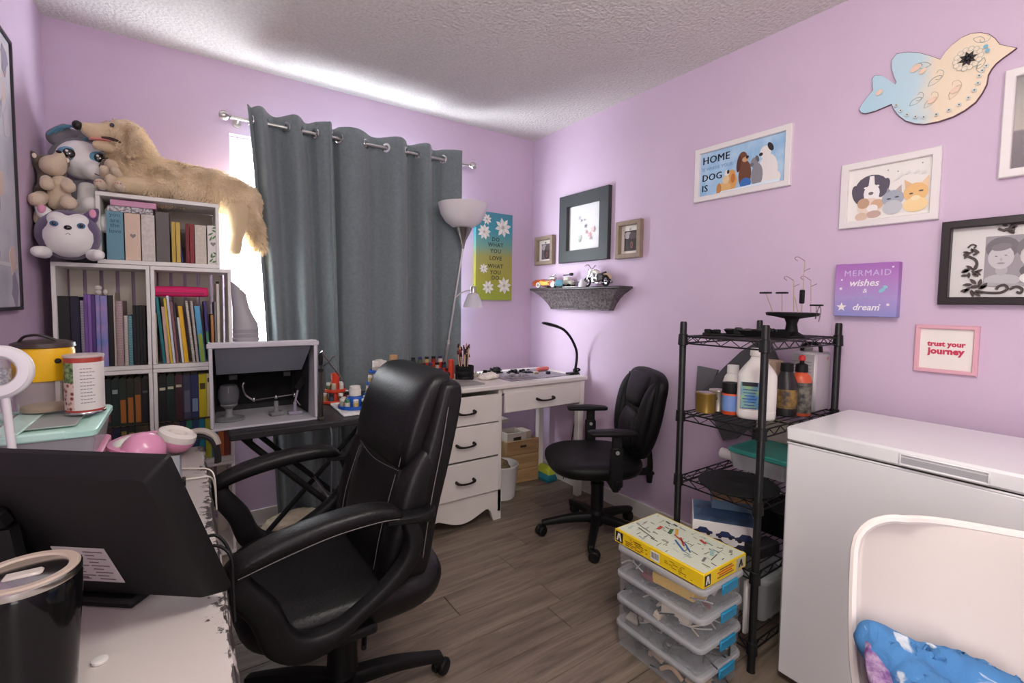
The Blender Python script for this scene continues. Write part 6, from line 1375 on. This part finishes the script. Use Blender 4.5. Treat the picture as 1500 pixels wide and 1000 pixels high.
o2 = MB().sheet(pknit, 24, 36).build('purple_garment', PURP, ang=0, fix=False); solid(o2, .005, 1); o2.data.polygons.foreach_set('use_smooth', [True]*len(o2.data.polygons))
o2.location = t.location; o2.rotation_euler = t.rotation_euler; tag(o2, 'purple patterned garment bunched at the left edge of the shell chair', 'clothing')
MB().tube([(-.20, -.02, .555), (-.17, -.06, .548), (-.145, -.05, .54), (-.14, -.09, .53), (-.165, -.12, .528)], .006, 7).build('white_trim', C((226, 216, 224), .8), o2)
# ================================================================== things on the walls
RW = -PI/2
def on_right(y0, y1, z0):   # facing -x; local x runs right in the photo (towards -y)
    return (XR-.0002, (y0+y1)/2, z0)
def ring_frame(w, h, fw, th, bev=.003):
    b_ = MB()
    o_ = [(-w/2, 0), (w/2, 0), (w/2, h), (-w/2, h)]; i_ = [(-w/2+fw, fw), (w/2-fw, fw), (w/2-fw, h-fw), (-w/2+fw, h-fw)]
    L = []
    for P, y in ((o_, 0), (o_, -th+bev), ([(x*(1-2*bev/w), h/2+(z-h/2)*(1-2*bev/h)) for x, z in o_], -th), ([(x*(1+2*bev/w), h/2+(z-h/2)*(1+2*bev/h)) for x, z in i_], -th), (i_, -th+bev), (i_, 0)):
        L.append([(x, y, z) for x, z in P])
    return b_.rings(L, closed=True)
def pic(label, cat, loc, rz, w, h, fw, th, fm, printm, glass=False, name='picture_frame', matw=0, matm=None):
    t = thing(name, label, cat, loc, rz)
    ring_frame(w, h, fw, th).build('frame', fm, t, ang=0)
    if matw: ring_frame(w-2*fw+.001, h-2*fw+.001, matw, .005, .001).build('mat_board', matm, t, loc=(0, 0, fw-.0005), ang=0)
    MB().box((0, -.0015, h/2), (w-2*fw+.0008, .003, h-2*fw+.0008)).build('print', printm, t, ang=0)
    return t
class Art:
    """flat print: thin shapes laid on each other"""
    def __init__(s, y): s.b = MB(); s.ms = []; s.y = y; s.k = 0
    def col(s, c):
        m = C(c, .6)
        if m not in s.ms: s.ms.append(m)
        s.b.slot(s.ms.index(m))
    def poly(s, P, c):
        s.col(c); s.k += 1; d = .00015*s.k
        s.b.prism(P, 0, .00012, M=Matrix.Translation((0, s.y-d, 0)) @ FRONT); return s
    dx = 0
    def ell(s, x, z, rx, rz_, c, a=0, n=16):
        x = .03+x*.88 if s.dx else x; rx *= .9 if s.dx else 1
        return s.poly([(x+rx*math.cos(q)*math.cos(a)-rz_*math.sin(q)*math.sin(a), z+rx*math.cos(q)*math.sin(a)+rz_*math.sin(q)*math.cos(a)) for q in [2*PI*i/n for i in range(n)]], c)
    def build(s, par, name='picture'):
        o = s.b.build(name, s.ms, par, ang=0); o['kind'] = 'stuff'; return o
WF = mat('white_frame_paint', (232, 226, 226), .45); PAPER = mat('art_paper', (236, 232, 228), .7)
# ---- wide dog picture
w, h = .468, .263
t = pic('wide white framed picture of sitting dogs with the words HOME and DOG', 'picture', on_right(1.501, 1.033, 1.760), RW, w, h, .026, .018, WF, mat('sky_blue_print', (150, 190, 226), .6, noise_s=14, col2=(184, 212, 236)))
A = Art(-.0031); br = (112, 70, 52); gr = (140, 138, 146); tan = (214, 158, 92); wh = (234, 228, 226)
A.dx = .03
A.ell(.115, .085, .05, .075, wh).ell(.10, .17, .028, .03, wh, .3).ell(.125, .19, .012, .022, (50, 46, 50), .5).ell(.077, .165, .01, .008, (50, 46, 50)).ell(.15, .05, .03, .03, wh)
A.ell(.06, .075, .03, .055, gr).ell(.045, .135, .02, .024, gr).ell(.03, .128, .012, .008, (110, 108, 116)).ell(.06, .15, .008, .016, (100, 98, 108), .4)
A.ell(-.005, .09, .034, .065, br).ell(-.02, .165, .025, .033, br).ell(-.04, .145, .012, .038, (86, 50, 40), -.1).ell(-.005, .16, .016, .012, (200, 160, 120)).ell(.006, .168, .008, .007, (40, 34, 36)).ell(0, .05, .03, .025, (60, 110, 180))
A.ell(-.075, .07, .027, .042, tan).ell(-.078, .108, .02, .018, tan).ell(-.07, .085, .012, .022, (190, 116, 60)).ell(-.12, .05, .04, .024, (222, 178, 116)).ell(-.15, .045, .014, .03, (190, 130, 76)).ell(-.105, .115, .014, .016, wh).ell(-.098, .12, .007, .01, (50, 46, 50)).ell(-.11, .085, .02, .02, (228, 200, 160))
A.poly([(-.10, .026), (.19, .027), (.18, .042), (0, .036), (-.09, .034)], (220, 232, 242)); A.build(t)
NAVY = C((42, 50, 76), .6)
for s_, z_, sz, x_ in (('HOME', .198, .05, -.198), ('DOG', .113, .046, -.198), ('IS', .062, .046, -.198)): [text(s_, sz, NAVY, t, on(x_+q_, -.0036, z_), align='LEFT', space=1.05) for q_ in (0, .0017)]
text('IS WHERE YOUR', .022, C((126, 166, 206), .6), t, on(-.198, -.0036, .156), align='LEFT')
# ---- pets picture
w, h = .305, .25
t = pic('white framed watercolour of a puppy and kittens', 'picture', on_right(.8385, .5335, 1.548), RW, w, h, .026, .016, WF, PAPER)
A = Art(-.0031); dk_ = (92, 86, 100)
A.ell(-.052, .15, .052, .045, dk_).ell(-.095, .125, .018, .04, dk_, .3).ell(-.012, .14, .016, .035, dk_, -.3).ell(-.05, .125, .026, .034, (240, 236, 236)).poly([(-.058, .19), (-.044, .19), (-.04, .14), (-.062, .14)], (240, 236, 236)).ell(-.052, .125, .008, .006, (120, 112, 116)).ell(-.07, .148, .006, .004, (236, 230, 230)).ell(-.032, .15, .006, .004, (236, 230, 230))
A.ell(-.055, .075, .04, .033, (232, 212, 198)).ell(-.075, .09, .02, .02, (196, 160, 134)).ell(-.03, .082, .02, .018, (214, 176, 146)).ell(-.045, .068, .018, .014, (240, 234, 232)).ell(-.04, .045, .024, .014, (200, 170, 160)).ell(-.08, .04, .02, .016, (216, 190, 170))
A.ell(.018, .095, .034, .03, (168, 174, 188)).ell(.018, .062, .03, .026, (196, 198, 204)).poly([(-.004, .115), (.0, .135), (.012, .122)], (150, 154, 168)).poly([(.026, .124), (.042, .14), (.044, .112)], (190, 176, 176)).ell(.006, .094, .007, .003, (90, 92, 104)).ell(.03, .098, .007, .003, (90, 92, 104))
A.ell(.085, .105, .036, .034, (236, 190, 132)).ell(.085, .062, .036, .026, (244, 214, 160)).poly([(.054, .125), (.05, .155), (.072, .138)], (230, 190, 150)).poly([(.1, .136), (.12, .16), (.12, .118)], (240, 206, 170)).ell(.072, .102, .006, .003, (110, 100, 84)).ell(.1, .108, .007, .003, (110, 100, 84)).ell(.085, .085, .014, .009, (246, 226, 190))
for (x, z) in ((.04, .175), (.06, .18), (.085, .178), (.03, .165), (.105, .172)): A.ell(x, z, .009, .004, (224, 222, 222), .6)
for (x, z) in ((.1, .205), (.03, .19), (-.0, .2)): A.ell(x, z, .002, .002, (120, 116, 118))
A.build(t)
# ---- dark frame with grey photograph and scroll ornaments
w, h = .36, .281
t = pic('black framed grey photograph of two faces with scroll ornaments', 'picture', on_right(.518, .158, 1.252), RW, w, h, .025, .03, C((44, 38, 40), .4), mat('grey_white_paper', (222, 218, 216), .7))
A = Art(-.0031); X0 = -.18
def fx(c): return X0+(c-60)*.00041     # picture units of a close look
A.poly([(-.073, .06), (.085, .06), (.085, .222), (-.073, .222)], (158, 152, 158))
A.ell(-.033, .183, .039, .036, (120, 114, 120)).ell(.04, .18, .042, .038, (126, 120, 126)).ell(-.03, .08, .042, .019, (188, 186, 190)).ell(.04, .108, .032, .022, (108, 104, 108)).ell(-.032, .112, .014, .018, (180, 174, 178)).ell(.036, .12, .012, .014, (176, 170, 174)).ell(.035, .085, .026, .018, (228, 226, 226))
A.ell(-.035, .153, .03, .038, (200, 194, 198)).ell(.036, .155, .028, .035, (206, 201, 203)).ell(-.035, .186, .024, .012, (132, 126, 132), .15).ell(.038, .186, .024, .012, (136, 130, 136), -.15)
for (x, z) in ((-.046, .157), (-.024, .159), (.026, .16), (.047, .16)): A.ell(x, z, .0035, .0016, (122, 114, 120))
A.ell(-.034, .146, .003, .005, (180, 172, 178)).ell(.037, .148, .003, .005, (186, 178, 184)).ell(-.034, .134, .009, .0025, (158, 146, 152)).ell(.037, .137, .008, .0025, (160, 148, 154)).poly([(-.073, .06), (.085, .06), (.085, .07), (-.02, .068), (-.073, .074)], (174, 170, 174)); A.build(t)
SCR = mat('dark_bronze_scroll', (84, 74, 72), .45, .3)
def scroll(P, r=.0036, nm='scroll', m=SCR):
    return MB().tube([(x, -.008, z) for x, z in P], r, 6, 5).build(nm, m, t)
scroll([(-.085, .045), (-.06, .04), (-.03, .04), (-.015, .052), (-.022, .064), (-.035, .06), (-.04, .05)]); scroll([(-.01, .05), (.005, .058), (.018, .05), (.014, .038), (.006, .042)]); scroll([(-.12, .165), (-.095, .15), (-.09, .13), (-.1, .115)]); scroll([(-.115, .19), (-.105, .2), (-.095, .195), (-.1, .187)], .0022)
scroll([(-.045, .245), (-.03, .238), (-.018, .245), (-.005, .255), (.02, .255)]); scroll([(-.015, .25), (-.02, .235), (-.008, .228)], .004)
def leaf(x, z, a, L_, m=SCR):
    return MB().prism([(-L_, 0), (-L_*.5, L_*.35), (0, L_*.42), (L_*.6, L_*.25), (L_, 0), (L_*.6, -L_*.25), (0, -L_*.42), (-L_*.5, -L_*.35)], 0, .003, M=on(x, -.006, z) @ Matrix.Rotation(a, 4, 'Z')).build('scroll_leaf', m, t)
for (x, z, a, L_) in ((-.115, .048, .3, .012), (-.085, .036, -.7, .012), (-.07, .062, .9, .013), (-.09, .06, .2, .014), (-.115, .115, .5, .014), (-.09, .105, -.5, .014), (-.118, .098, .1, .01), (-.115, .17, .4, .012), (-.095, .178, -.6, .012), (-.012, .238, 1.3, .012)): leaf(x, z, a, L_)
for (cx0, cz0, R0, n0) in ((-.092, .058, .02, 7), (-.1, .112, .016, 6), (-.108, .168, .013, 5), (-.02, .246, .012, 5)):
    for k in range(n0): leaf(cx0+R0*math.cos(k*2*PI/n0), cz0+R0*math.sin(k*2*PI/n0), k*2*PI/n0+.5, R0*.62)
ROSEG = mat('rose_taupe_ornament', (190, 172, 166), .5)
for k in range(6): leaf(.05+.016*math.cos(k*1.05), .235+.016*math.sin(k*1.05), k*1.05, .014, ROSEG)
scroll([(.07, .24), (.09, .25), (.11, .255), (.13, .245)], .0026, m=ROSEG); scroll([(.06, .21), (.08, .197), (.10, .2), (.1, .21)], .0026, m=ROSEG); scroll([(.08, .225), (.1, .228), (.125, .22)], .0024, m=ROSEG)
# ---- mermaid canvas
def grad(name, stops, axis='Z', z0=0, z1=1, noise_a=0.):
    m = bpy.data.materials.new(name); m.use_nodes = True; nt = m.node_tree; L = nt.links
    tc = nt.nodes.new('ShaderNodeTexCoord'); sp = nt.nodes.new('ShaderNodeSeparateXYZ'); L.new(tc.outputs['Object'], sp.inputs[0])
    mr = nt.nodes.new('ShaderNodeMapRange'); mr.inputs['From Min'].default_value = z0; mr.inputs['From Max'].default_value = z1; L.new(sp.outputs[axis], mr.inputs['Value'])
    n = nt.nodes.new('ShaderNodeTexNoise'); n.inputs['Scale'].default_value = 12; L.new(tc.outputs['Object'], n.inputs['Vector'])
    ma = nt.nodes.new('ShaderNodeMath'); ma.operation = 'MULTIPLY_ADD'; ma.inputs[1].default_value = noise_a; ma.inputs[2].default_value = -noise_a/2; L.new(n.outputs['Fac'], ma.inputs[0])
    ad = nt.nodes.new('ShaderNodeMath'); ad.operation = 'ADD'; L.new(mr.outputs[0], ad.inputs[0]); L.new(ma.outputs[0], ad.inputs[1])
    r = nt.nodes.new('ShaderNodeValToRGB'); e_ = r.color_ramp.elements
    e_[0].position = stops[0][0]; e_[0].color = lin(stops[0][1]); e_[1].position = stops[-1][0]; e_[1].color = lin(stops[-1][1])
    for p, c in stops[1:-1]: e_.new(p).color = lin(c)
    L.new(ad.outputs[0], r.inputs[0]); L.new(r.outputs[0], nt.nodes['Principled BSDF'].inputs['Base Color']); nt.nodes['Principled BSDF'].inputs['Roughness'].default_value = .6; return m
t = thing('canvas_print', 'purple ombre canvas with the words MERMAID wishes', 'canvas', on_right(.832, .628, 1.2035), RW)
MB().box((0, -.0175, .1015), (.204, .035, .203), .002).build('canvas', grad('purple_ombre', [(0, (142, 142, 202)), (.35, (172, 150, 206)), (.7, (180, 128, 196)), (1, (168, 108, 186))], z0=0, z1=.203, noise_a=.25), t)
yy = -.0353; LW = C((206, 190, 226), .5); WW = C((240, 234, 240), .5)
text('MERMAID', .032, LW, t, on(0.005, yy, .165), space=1.15); text('wishes', .036, WW, t, on(-.005, yy, .128), shear=.25, bold=.0006); text('&', .024, WW, t, on(.0, yy, .098), shear=.2)
text('starfish', .026, C((168, 160, 206), .5), t, on(-.005, yy, .072), shear=.1); text('dream', .034, WW, t, on(.005, yy, .035), shear=.25, bold=.0006)
A = Art(-.0352)
st_ = [(.018*(1 if k % 2 == 0 else .42)*math.cos(PI/2+k*PI/5)-.075, .018*(1 if k % 2 == 0 else .42)*math.sin(PI/2+k*PI/5)+.036) for k in range(10)]; A.poly(st_, (240, 232, 226))
for (x, z, r__) in ((-.08, .108, .005), (.075, .046, .005), (-.078, .142, .0035), (.085, .185, .0035), (.05, .045, .003)): A.ell(x, z, r__, r__, (238, 226, 242))
A.ell(.055, .10, .012, .007, (140, 196, 212), .7).ell(.065, .112, .008, .005, (150, 200, 214), -.4); A.build(t)
# ---- trust your journey
t = pic('small pink framed print reading trust your journey', 'picture', on_right(.577, .409, 1.0135), RW, .168, .167, .0135, .014, C((226, 172, 186), .5), mat('cream_paper', (238, 232, 226), .7), name='picture_frame')
RED = C((200, 62, 92), .6)
text('trust your', .0235, RED, t, on(.0, -.0034, .101), bold=.0011, space=1.02); text('journey', .030, RED, t, on(0, -.0034, .076), bold=.0015, space=1.02)
# ---- grey landscape at the edge
t = pic('white framed grey photograph at the right edge of the picture', 'picture', on_right(.391, .13, 1.655), RW, .261, .335, .026, .02, WF, grad('grey_landscape', [(0, (120, 112, 118)), (.42, (134, 126, 132)), (.44, (186, 178, 170)), (.7, (172, 168, 164)), (1, (140, 138, 138))], z0=0, z1=.335, noise_a=.06))
# ---- bird plaque
BIRD = [(0.23, 0.055), (0.219, 0.047), (0.202, 0.037), (0.186, 0.025), (0.176, 0.011), (0.169, -0.006), (0.167, -0.034), (0.158, -0.058), (0.143, -0.083), (0.118, -0.101), (0.089, -0.113), (0.052, -0.118), (0.013, -0.116), (-0.013, -0.106), (-0.041, -0.088), (-0.063, -0.063), (-0.079, -0.035), (-0.087, -0.013), (-0.108, -0.017), (-0.137, -0.022), (-0.168, -0.022), (-0.183, -0.014), (-0.19, -0.001), (-0.183, 0.016), (-0.163, 0.041), (-0.148, 0.057), (-0.151, 0.084), (-0.153, 0.102), (-0.144, 0.111), (-0.125, 0.104), (-0.106, 0.085), (-0.079, 0.054), (-0.076, 0.062), (-0.086, 0.091), (-0.093, 0.119), (-0.093, 0.148), (-0.081, 0.164), (-0.053, 0.159), (-0.019, 0.144), (0.015, 0.119), (0.046, 0.093), (0.059, 0.115), (0.076, 0.131), (0.099, 0.144), (0.122, 0.147), (0.145, 0.139), (0.166, 0.124), (0.18, 0.105), (0.192, 0.081), (0.206, 0.071), (0.219, 0.062)]
t = thing('bird_plaque', 'flat wooden bird plaque with blue and cream paisley paint and a black flower', 'wall decoration', (XR-.0002, .6, 2.0), RW)
MB().prism(BIRD, .001, .012, M=FRONT).build('board', C((110, 76, 84), .5), t, ang=0)
cx_, cz_ = 0, .02
MB().prism([(cx_+(x-cx_)*.992, cz_+(z-cz_)*.985) for x, z in BIRD], .0118, .0125, M=FRONT).build('painted_face', grad('bird_wash', [(0, (176, 212, 230)), (.40, (190, 216, 228)), (.55, (236, 218, 194)), (1, (240, 220, 196))], 'X', -.19, .23, .22), t, ang=0)
def pline(P, c, r=.0008, nm='painted_scroll'):
    MB().tube([(x, -.0126, z) for x, z in P], r, 5, 5).build(nm, C(c, .6), t)
g_ = (150, 160, 158)
for (x, z, s_, a, c) in ((.04, .035, 1, .4, g_), (.09, -.02, 1.1, .8, (190, 166, 148)), (.03, -.035, 1, .5, (190, 172, 146)), (-.01, .09, 1, 2.6, g_), (-.01, -.02, .9, .3, g_), (.15, .115, .8, -.8, g_), (.15, .03, .8, -2.2, g_)):
    ca, sa = math.cos(a), math.sin(a)
    P = [(-.03, -.012), (-.01, -.016), (.012, -.008), (.02, .008), (.012, .02), (.004, .014)]
    pline([(x+s_*(p*ca-q*sa), z+s_*(p*sa+q*ca)) for p, q in P], c); P = [(-.03, -.012), (-.018, .002), (0, .004), (.012, -.004), (.002, -.01), (-.006, -.004)]
    pline([(x+s_*(p*ca-q*sa), z+s_*(p*sa+q*ca)) for p, q in P], c, .0009)
A = Art(-.0126)
fl_c = (.117, .066)
for k in range(14): A.ell(fl_c[0]+.031*math.cos(k*PI/7), fl_c[1]+.031*math.sin(k*PI/7), .008, .008, (170, 178, 172)).ell(fl_c[0]+.031*math.cos(k*PI/7), fl_c[1]+.031*math.sin(k*PI/7), .0065, .0065, (236, 220, 198))
for (x, z, r_) in ((.09, -.026, .013), (-.02, .088, .016), (.0, .07, .012), (-.125, .04, .012), (.03, -.04, .012)): A.ell(x, z, r_, r_*.7, (234, 204, 184), .5)
for k in range(14):
    q = BIRD[3+k]; x, z = q[0]*.88, .02+(q[1]-.02)*.82
    A.ell(x, z, .0065, .006, (206, 214, 210)).ell(x, z, .0022, .0022, (70, 66, 70))
for (x, z) in ((.16, .085), (.165, .07)): A.ell(x, z, .006, .006, (120, 180, 206))
A.build(t, 'painted_pattern')
fb = MB()
for k in range(8):
    a = k*PI/4; fb.prism([(0, -.003), (.012, -.006), (.024, 0), (.012, .006), (0, .003)], 0, .003, M=on(fl_c[0], -.0125, fl_c[1]) @ Matrix.Rotation(a+.2, 4, 'Z'))
fb.ell((fl_c[0], -.0155, fl_c[1]), (.006, .004, .006), 10, 6); fb.build('black_flower', C((46, 40, 42), .5), t, ang=0)
# ---- frames over the corbel shelf
TAUPE = mat('taupe_frame_wood', (146, 128, 112), .6, noise_s=30, noise_a=.08)
for (y0, y1, z0, z1, lab, c1) in ((2.816, 2.612, 1.518, 1.722, 'small taupe box frame with a dark photo, nearest the room corner', (98, 84, 92)), (2.018, 1.83, 1.51, 1.728, 'small taupe box frame with a dark photo, right of the big black frame', (66, 52, 52))):
    w, h = y0-y1, z1-z0
    t = pic(lab, 'picture', on_right(y0, y1, z0), RW, w, h, .026, .032, TAUPE, C((224, 216, 208), .7))
    A = Art(-.0031); A.poly([(-w*.24, h*.2), (w*.24, h*.2), (w*.24, h*.74), (-w*.24, h*.74)], c1).ell(-.02, h*.62, .03, .02, (168, 156, 160)).ell(.015, h*.42, .035, .045, (54, 44, 44)).ell(.01, h*.36, .009, .02, (150, 84, 76)).ell(.01, h*.36, .005, .013, (60, 46, 46)).ell(.02, h*.6, .03, .02, (84, 70, 74)); A.build(t)
    MB().cyl((0, -.004, h*.78), (0, -.0085, h*.78), .006, n=12).build('clip', STEEL, t)
t = pic('large square black frame with a white sheet of faint flowers', 'picture', on_right(2.543, 2.082, 1.516), RW, .461, .449, .078, .03, mat('charcoal_frame', (52, 56, 58), .5, noise_s=6, noise_a=.08), C((226, 223, 225), .7))
A = Art(-.0031)
for (x, z, r_, c) in ((-.05, .29, .016, (190, 184, 188)), (-.03, .27, .012, (160, 150, 158)), (.01, .23, .015, (150, 140, 150)), (.02, .19, .014, (196, 160, 166)), (.05, .17, .018, (222, 170, 172)), (-.04, .16, .02, (190, 196, 188)), (-.045, .14, .012, (170, 184, 170)), (.08, .2, .02, (228, 196, 198)), (.0, .27, .008, (170, 170, 170)), (.06, .145, .01, (170, 140, 146))):
    for k in range(5): A.ell(x+r_*.5*math.cos(k*1.26), z+r_*.5*math.sin(k*1.26), r_*.5, r_*.32, c, k*1.26, 10)
A.build(t)
# ---- corbel shelf with toys
ORN = mat('carved_dark_wood', (70, 62, 64), .5, noise_s=70, col2=(122, 112, 112), bump=.8, bump_s=60)
t = thing('corbel_shelf', 'dark carved wall shelf with slanted sides holding toy vehicles', 'shelf', (XR-.0002, 2.325, 1.20), RW)
R_ = []
for (z, hw, dp) in ((.008, .285, .035), (.015, .29, .04), (.04, .305, .05), (.07, .33, .066), (.10, .365, .084), (.12, .40, .10), (.13, .415, .108)):
    R_.append([(-hw, 0, z), (-hw, -dp, z), (hw, -dp, z), (hw, 0, z)])
MB().rings(R_).build('corbel', ORN, t, ang=20)
MB().box((0, -.0585, .138), (.86, .117, .016), .004).build('shelf_board', mat('dark_shelf_wood', (64, 56, 58), .35), t); MB().box((0, -.02, .005), (.57, .04, .009), .002).build('bottom_mould', ORN, t)
ST = 1.20+.1465
def toy_car(loc, rz, s, col, label, roof=True, flame=None, wheel=(30, 30, 32), name='toy_car'):
    t = thing(name, label, 'toy car', loc, rz)
    st = MB(); P = [(-.085, .012), (-.09, .03), (-.075, .042), (-.035, .047), (-.02, .066), (.03, .068), (.05, .05), (.08, .046), (.09, .03), (.088, .012)] if roof else [(-.10, .012), (-.105, .036), (-.085, .046), (-.02, .05), (.0, .042), (.04, .044), (.07, .036), (.085, .02), (.085, .012)]
    R_ = []
    for (q, k) in ((-.034, .82), (-.032, .95), (-.026, 1), (.026, 1), (.032, .95), (.034, .82)): R_.append([(x*s*(.97 if k < .9 else 1), q*s, (.012+(z-.012)*k)*s) for x, z in P])
    st.rings(R_).build('car_body', C(col, .25, coat=.6), t, ang=30)
    if roof:
        for sg in (-1, 1): MB().prism([(-.016*s, .05*s), (-.01*s, .062*s), (.024*s, .063*s), (.04*s, .05*s)], 0, .001, M=Matrix.Translation((0, sg*.0332*s+(-.0005 if sg < 0 else .0015), 0)) @ FRONT).build('window', C((40, 60, 70), .2), t)
    for x in (-.055, .055):
        for sg in (-1, 1):
            M = Matrix.Translation((x*s, sg*.032*s, .0165*s)) @ Matrix.Rotation(PI/2, 4, 'X')
            wl = MB().lathe([(.004*s, -.008*s), (.015*s, -.008*s), (.0165*s, -.005*s), (.0165*s, .005*s), (.015*s, .008*s), (.004*s, .008*s)], 18, M=M).build('wheel', C(wheel, .6), t)
            MB().lathe([(.001, -.0085*s), (.009*s, -.0085*s), (.009*s, .0085*s), (.001, .0085*s)], 14, M=M).build('hubcap', STEEL, wl)
    if flame:
        for sg in (-1, 1): MB().prism([(-.07*s, .02*s), (-.04*s, .04*s), (-.01*s, .034*s), (.03*s, .038*s), (.01*s, .028*s), (.03*s, .02*s), (-.02*s, .016*s)], 0, .001, M=Matrix.Translation((0, sg*.0342*s+(-.0005 if sg < 0 else .0015), 0)) @ FRONT).build('flame_print', C(flame, .4), t)
    return t
t = toy_car((2.118, 2.60, ST), -PI/2+.15, 1.25, (150, 62, 28), 'orange brown toy hot rod at the left end of the carved shelf', False, (240, 170, 40), (200, 190, 196))
MB().box((.03, 0, .068), (.05, .03, .02), .004).cyl((.0, .0, .078), (.05, 0, .09), .005, n=8).build('engine', STEEL, t)
t = toy_car((2.075, 2.45, ST), -2.3, .72, (110, 184, 206), 'small light blue toy car in front of the hot rod')
t = thing('toy_gun_truck', 'white and black toy vehicle behind the light blue car', 'toy', (2.13, 2.42, ST), -PI/2)
MB().box((0, 0, .032), (.10, .036, .03), .006).box((-.01, 0, .06), (.05, .03, .026), .006).build('vehicle_body', C((206, 202, 190), .4), t); MB().cyl((-.05, 0, .085), (.03, 0, .085), .004, n=8).box((.03, 0, .088), (.03, .018, .018), .004).build('roof_bar', BLACK2, t)
MB().tube([(.05, 0, .03), (.10, 0, .034), (.15, 0, .03)], .004, 7).build('tail_boom', C((90, 80, 84), .5), t)
for x in (-.03, .03):
    for sg in (-1, 1): MB().cyl((x, sg*.014, .0125), (x, sg*.026, .0125), .0124, n=16).build('wheel', C((40, 36, 38), .6), t)
t = thing('toy_motorcycle', 'detailed model motorcycle in silver, black and cream at the right end of the carved shelf', 'toy motorcycle', (2.115, 2.135, ST), -PI/2)
for (x, r_) in ((-.085, .032), (.075, .034)):
    rg = [(x+r_*.82*math.cos(2*PI*k/24), 0, r_+r_*.82*math.sin(2*PI*k/24)) for k in range(24)]
    w_ = MB().tube(rg, r_*.18, 8, 0, True).build('tyre', C((28, 27, 28), .7), t)
    sp = MB().cyl((x, -.006, r_), (x, .006, r_), .008, n=12)
    for k in range(8): sp.cyl((x, 0, r_), (x+r_*.74*math.cos(k*PI/4), 0, r_+r_*.74*math.sin(k*PI/4)), .0012, n=5)
    sp.build('spokes', CHROME, w_)
MB().tube([(-.085, -.012, .032), (-.055, -.012, .085), (-.045, -.012, .108)], .004, 7, 3).tube([(-.085, .012, .032), (-.055, .012, .085), (-.045, .012, .108)], .004, 7, 3).build('front_fork', CHROME, t)
MB().tube([(-.06, -.05, .128), (-.048, -.03, .135), (-.045, 0, .112), (-.048, .03, .135), (-.06, .05, .128)], .0032, 7).build('handlebar', CHROME, t); MB().ell((-.066, 0, .098), (.013, .014, .014), 12, 8).build('headlight', CHROME, t)
MB().sweep([(-.045, 0, .088), (-.02, 0, .094), (.005, 0, .088), (.015, 0, .078)], [(.016, .014), (.032, .03), (.03, .026), (.014, .012)], n=14).build('fuel_tank', C((216, 206, 196), .25, coat=.5), t)
MB().sweep([(.005, 0, .078), (.03, 0, .074), (.06, 0, .08), (.075, 0, .088)], [(.02, .01), (.034, .016), (.03, .016), (.012, .01)], n=12).build('saddle', C((40, 32, 30), .5), t)
MB().box((-.01, 0, .045), (.05, .034, .04), .006).cyl((-.022, 0, .06), (-.03, 0, .08), .014, n=12).cyl((.0, 0, .06), (.008, 0, .08), .014, n=12).build('engine', mat('engine_metal', (150, 148, 150), .3, .8), t)
MB().sweep([(.04, 0, .058), (.055, 0, .07), (.085, 0, .075), (.108, 0, .06), (.115, 0, .045)], [(.02, .008), (.026, .01), (.028, .01), (.026, .01), (.018, .006)], n=10).build('rear_fender', C((206, 176, 140), .3), t)
for sg in (-1, 1):
    MB().tube([(-.01, sg*.02, .05), (.01, sg*.024, .026), (.06, sg*.024, .022), (.11, sg*.024, .03)], .0055, 8).build('exhaust', CHROME, t); MB().box((.065, sg*.03, .055), (.04, .018, .034), .005).build('saddlebag', C((44, 36, 34), .5), t)
o = MB().sweep([(0, 0, 0), (0, 0, .02), (0, 0, .045), (0, 0, .052)], [(.045, .045), (.04, .04), (.02, .02), (.006, .006)], sm=3, e=3, up=(0, 1, 0)).build('folded_cloth', C((222, 220, 226), .8), loc=(2.085, 2.235, ST)); tag(o, 'small pale cloth peak in front of the motorcycle', 'cloth')
o = MB().box((0, 0, .002), (.06, .13, .004), .001).build('white_card', C((238, 236, 236), .5), loc=(2.085, 2.33, ST)); tag(o, 'flat white card on the carved shelf between car and motorcycle', 'card')
# ---- canvas on the back wall
t = thing('canvas_print', 'tall teal to olive canvas with daisies reading DO WHAT YOU LOVE', 'canvas', (1.817, YB-.0002, 1.258), 0)
cw, ch = .306, .612
MB().box((0, -.0175, ch/2), (cw, .035, ch), .002).build('canvas', grad('teal_olive_ombre', [(0, (150, 166, 52)), (.25, (164, 160, 60)), (.5, (160, 156, 84)), (.62, (110, 158, 144)), (.8, (62, 148, 164)), (1, (70, 136, 156))], z0=0, z1=ch, noise_a=.06), t)
DARK = C((44, 52, 50), .6)
for s_, z_ in (('DO', .425), ('WHAT', .387), ('YOU', .344), ('LOVE', .294), ('WHAT', .238), ('YOU', .195), ('DO', .156)): text(s_, .040, DARK, t, on(.01, -.0353, z_), bold=.0004, space=1.1)
def daisy(x, z, r_, n=8, rot=0):
    A = Art(-.0352)
    for k in range(n):
        a = rot+2*PI*k/n; P = [(.1, 0), (.35, .16), (.65, .2), (1, 0), (.65, -.2), (.35, -.16)]
        A.poly([(x+r_*(p*math.cos(a)-q*math.sin(a)), z+r_*(p*math.sin(a)+q*math.cos(a))) for p, q in P], (238, 234, 224) if k % 2 else (226, 224, 216))
    A.ell(x, z, r_*.14, r_*.14, (196, 176, 150)); A.build(t, 'daisy')
daisy(.07, .515, .07, 8, .2); daisy(-.086, .472, .055, 9, .1); daisy(-.065, .56, .04, 8, .3); daisy(.085, .105, .062, 8, .1); daisy(-.088, .218, .036, 8); daisy(-.05, .09, .05, 8, .4)
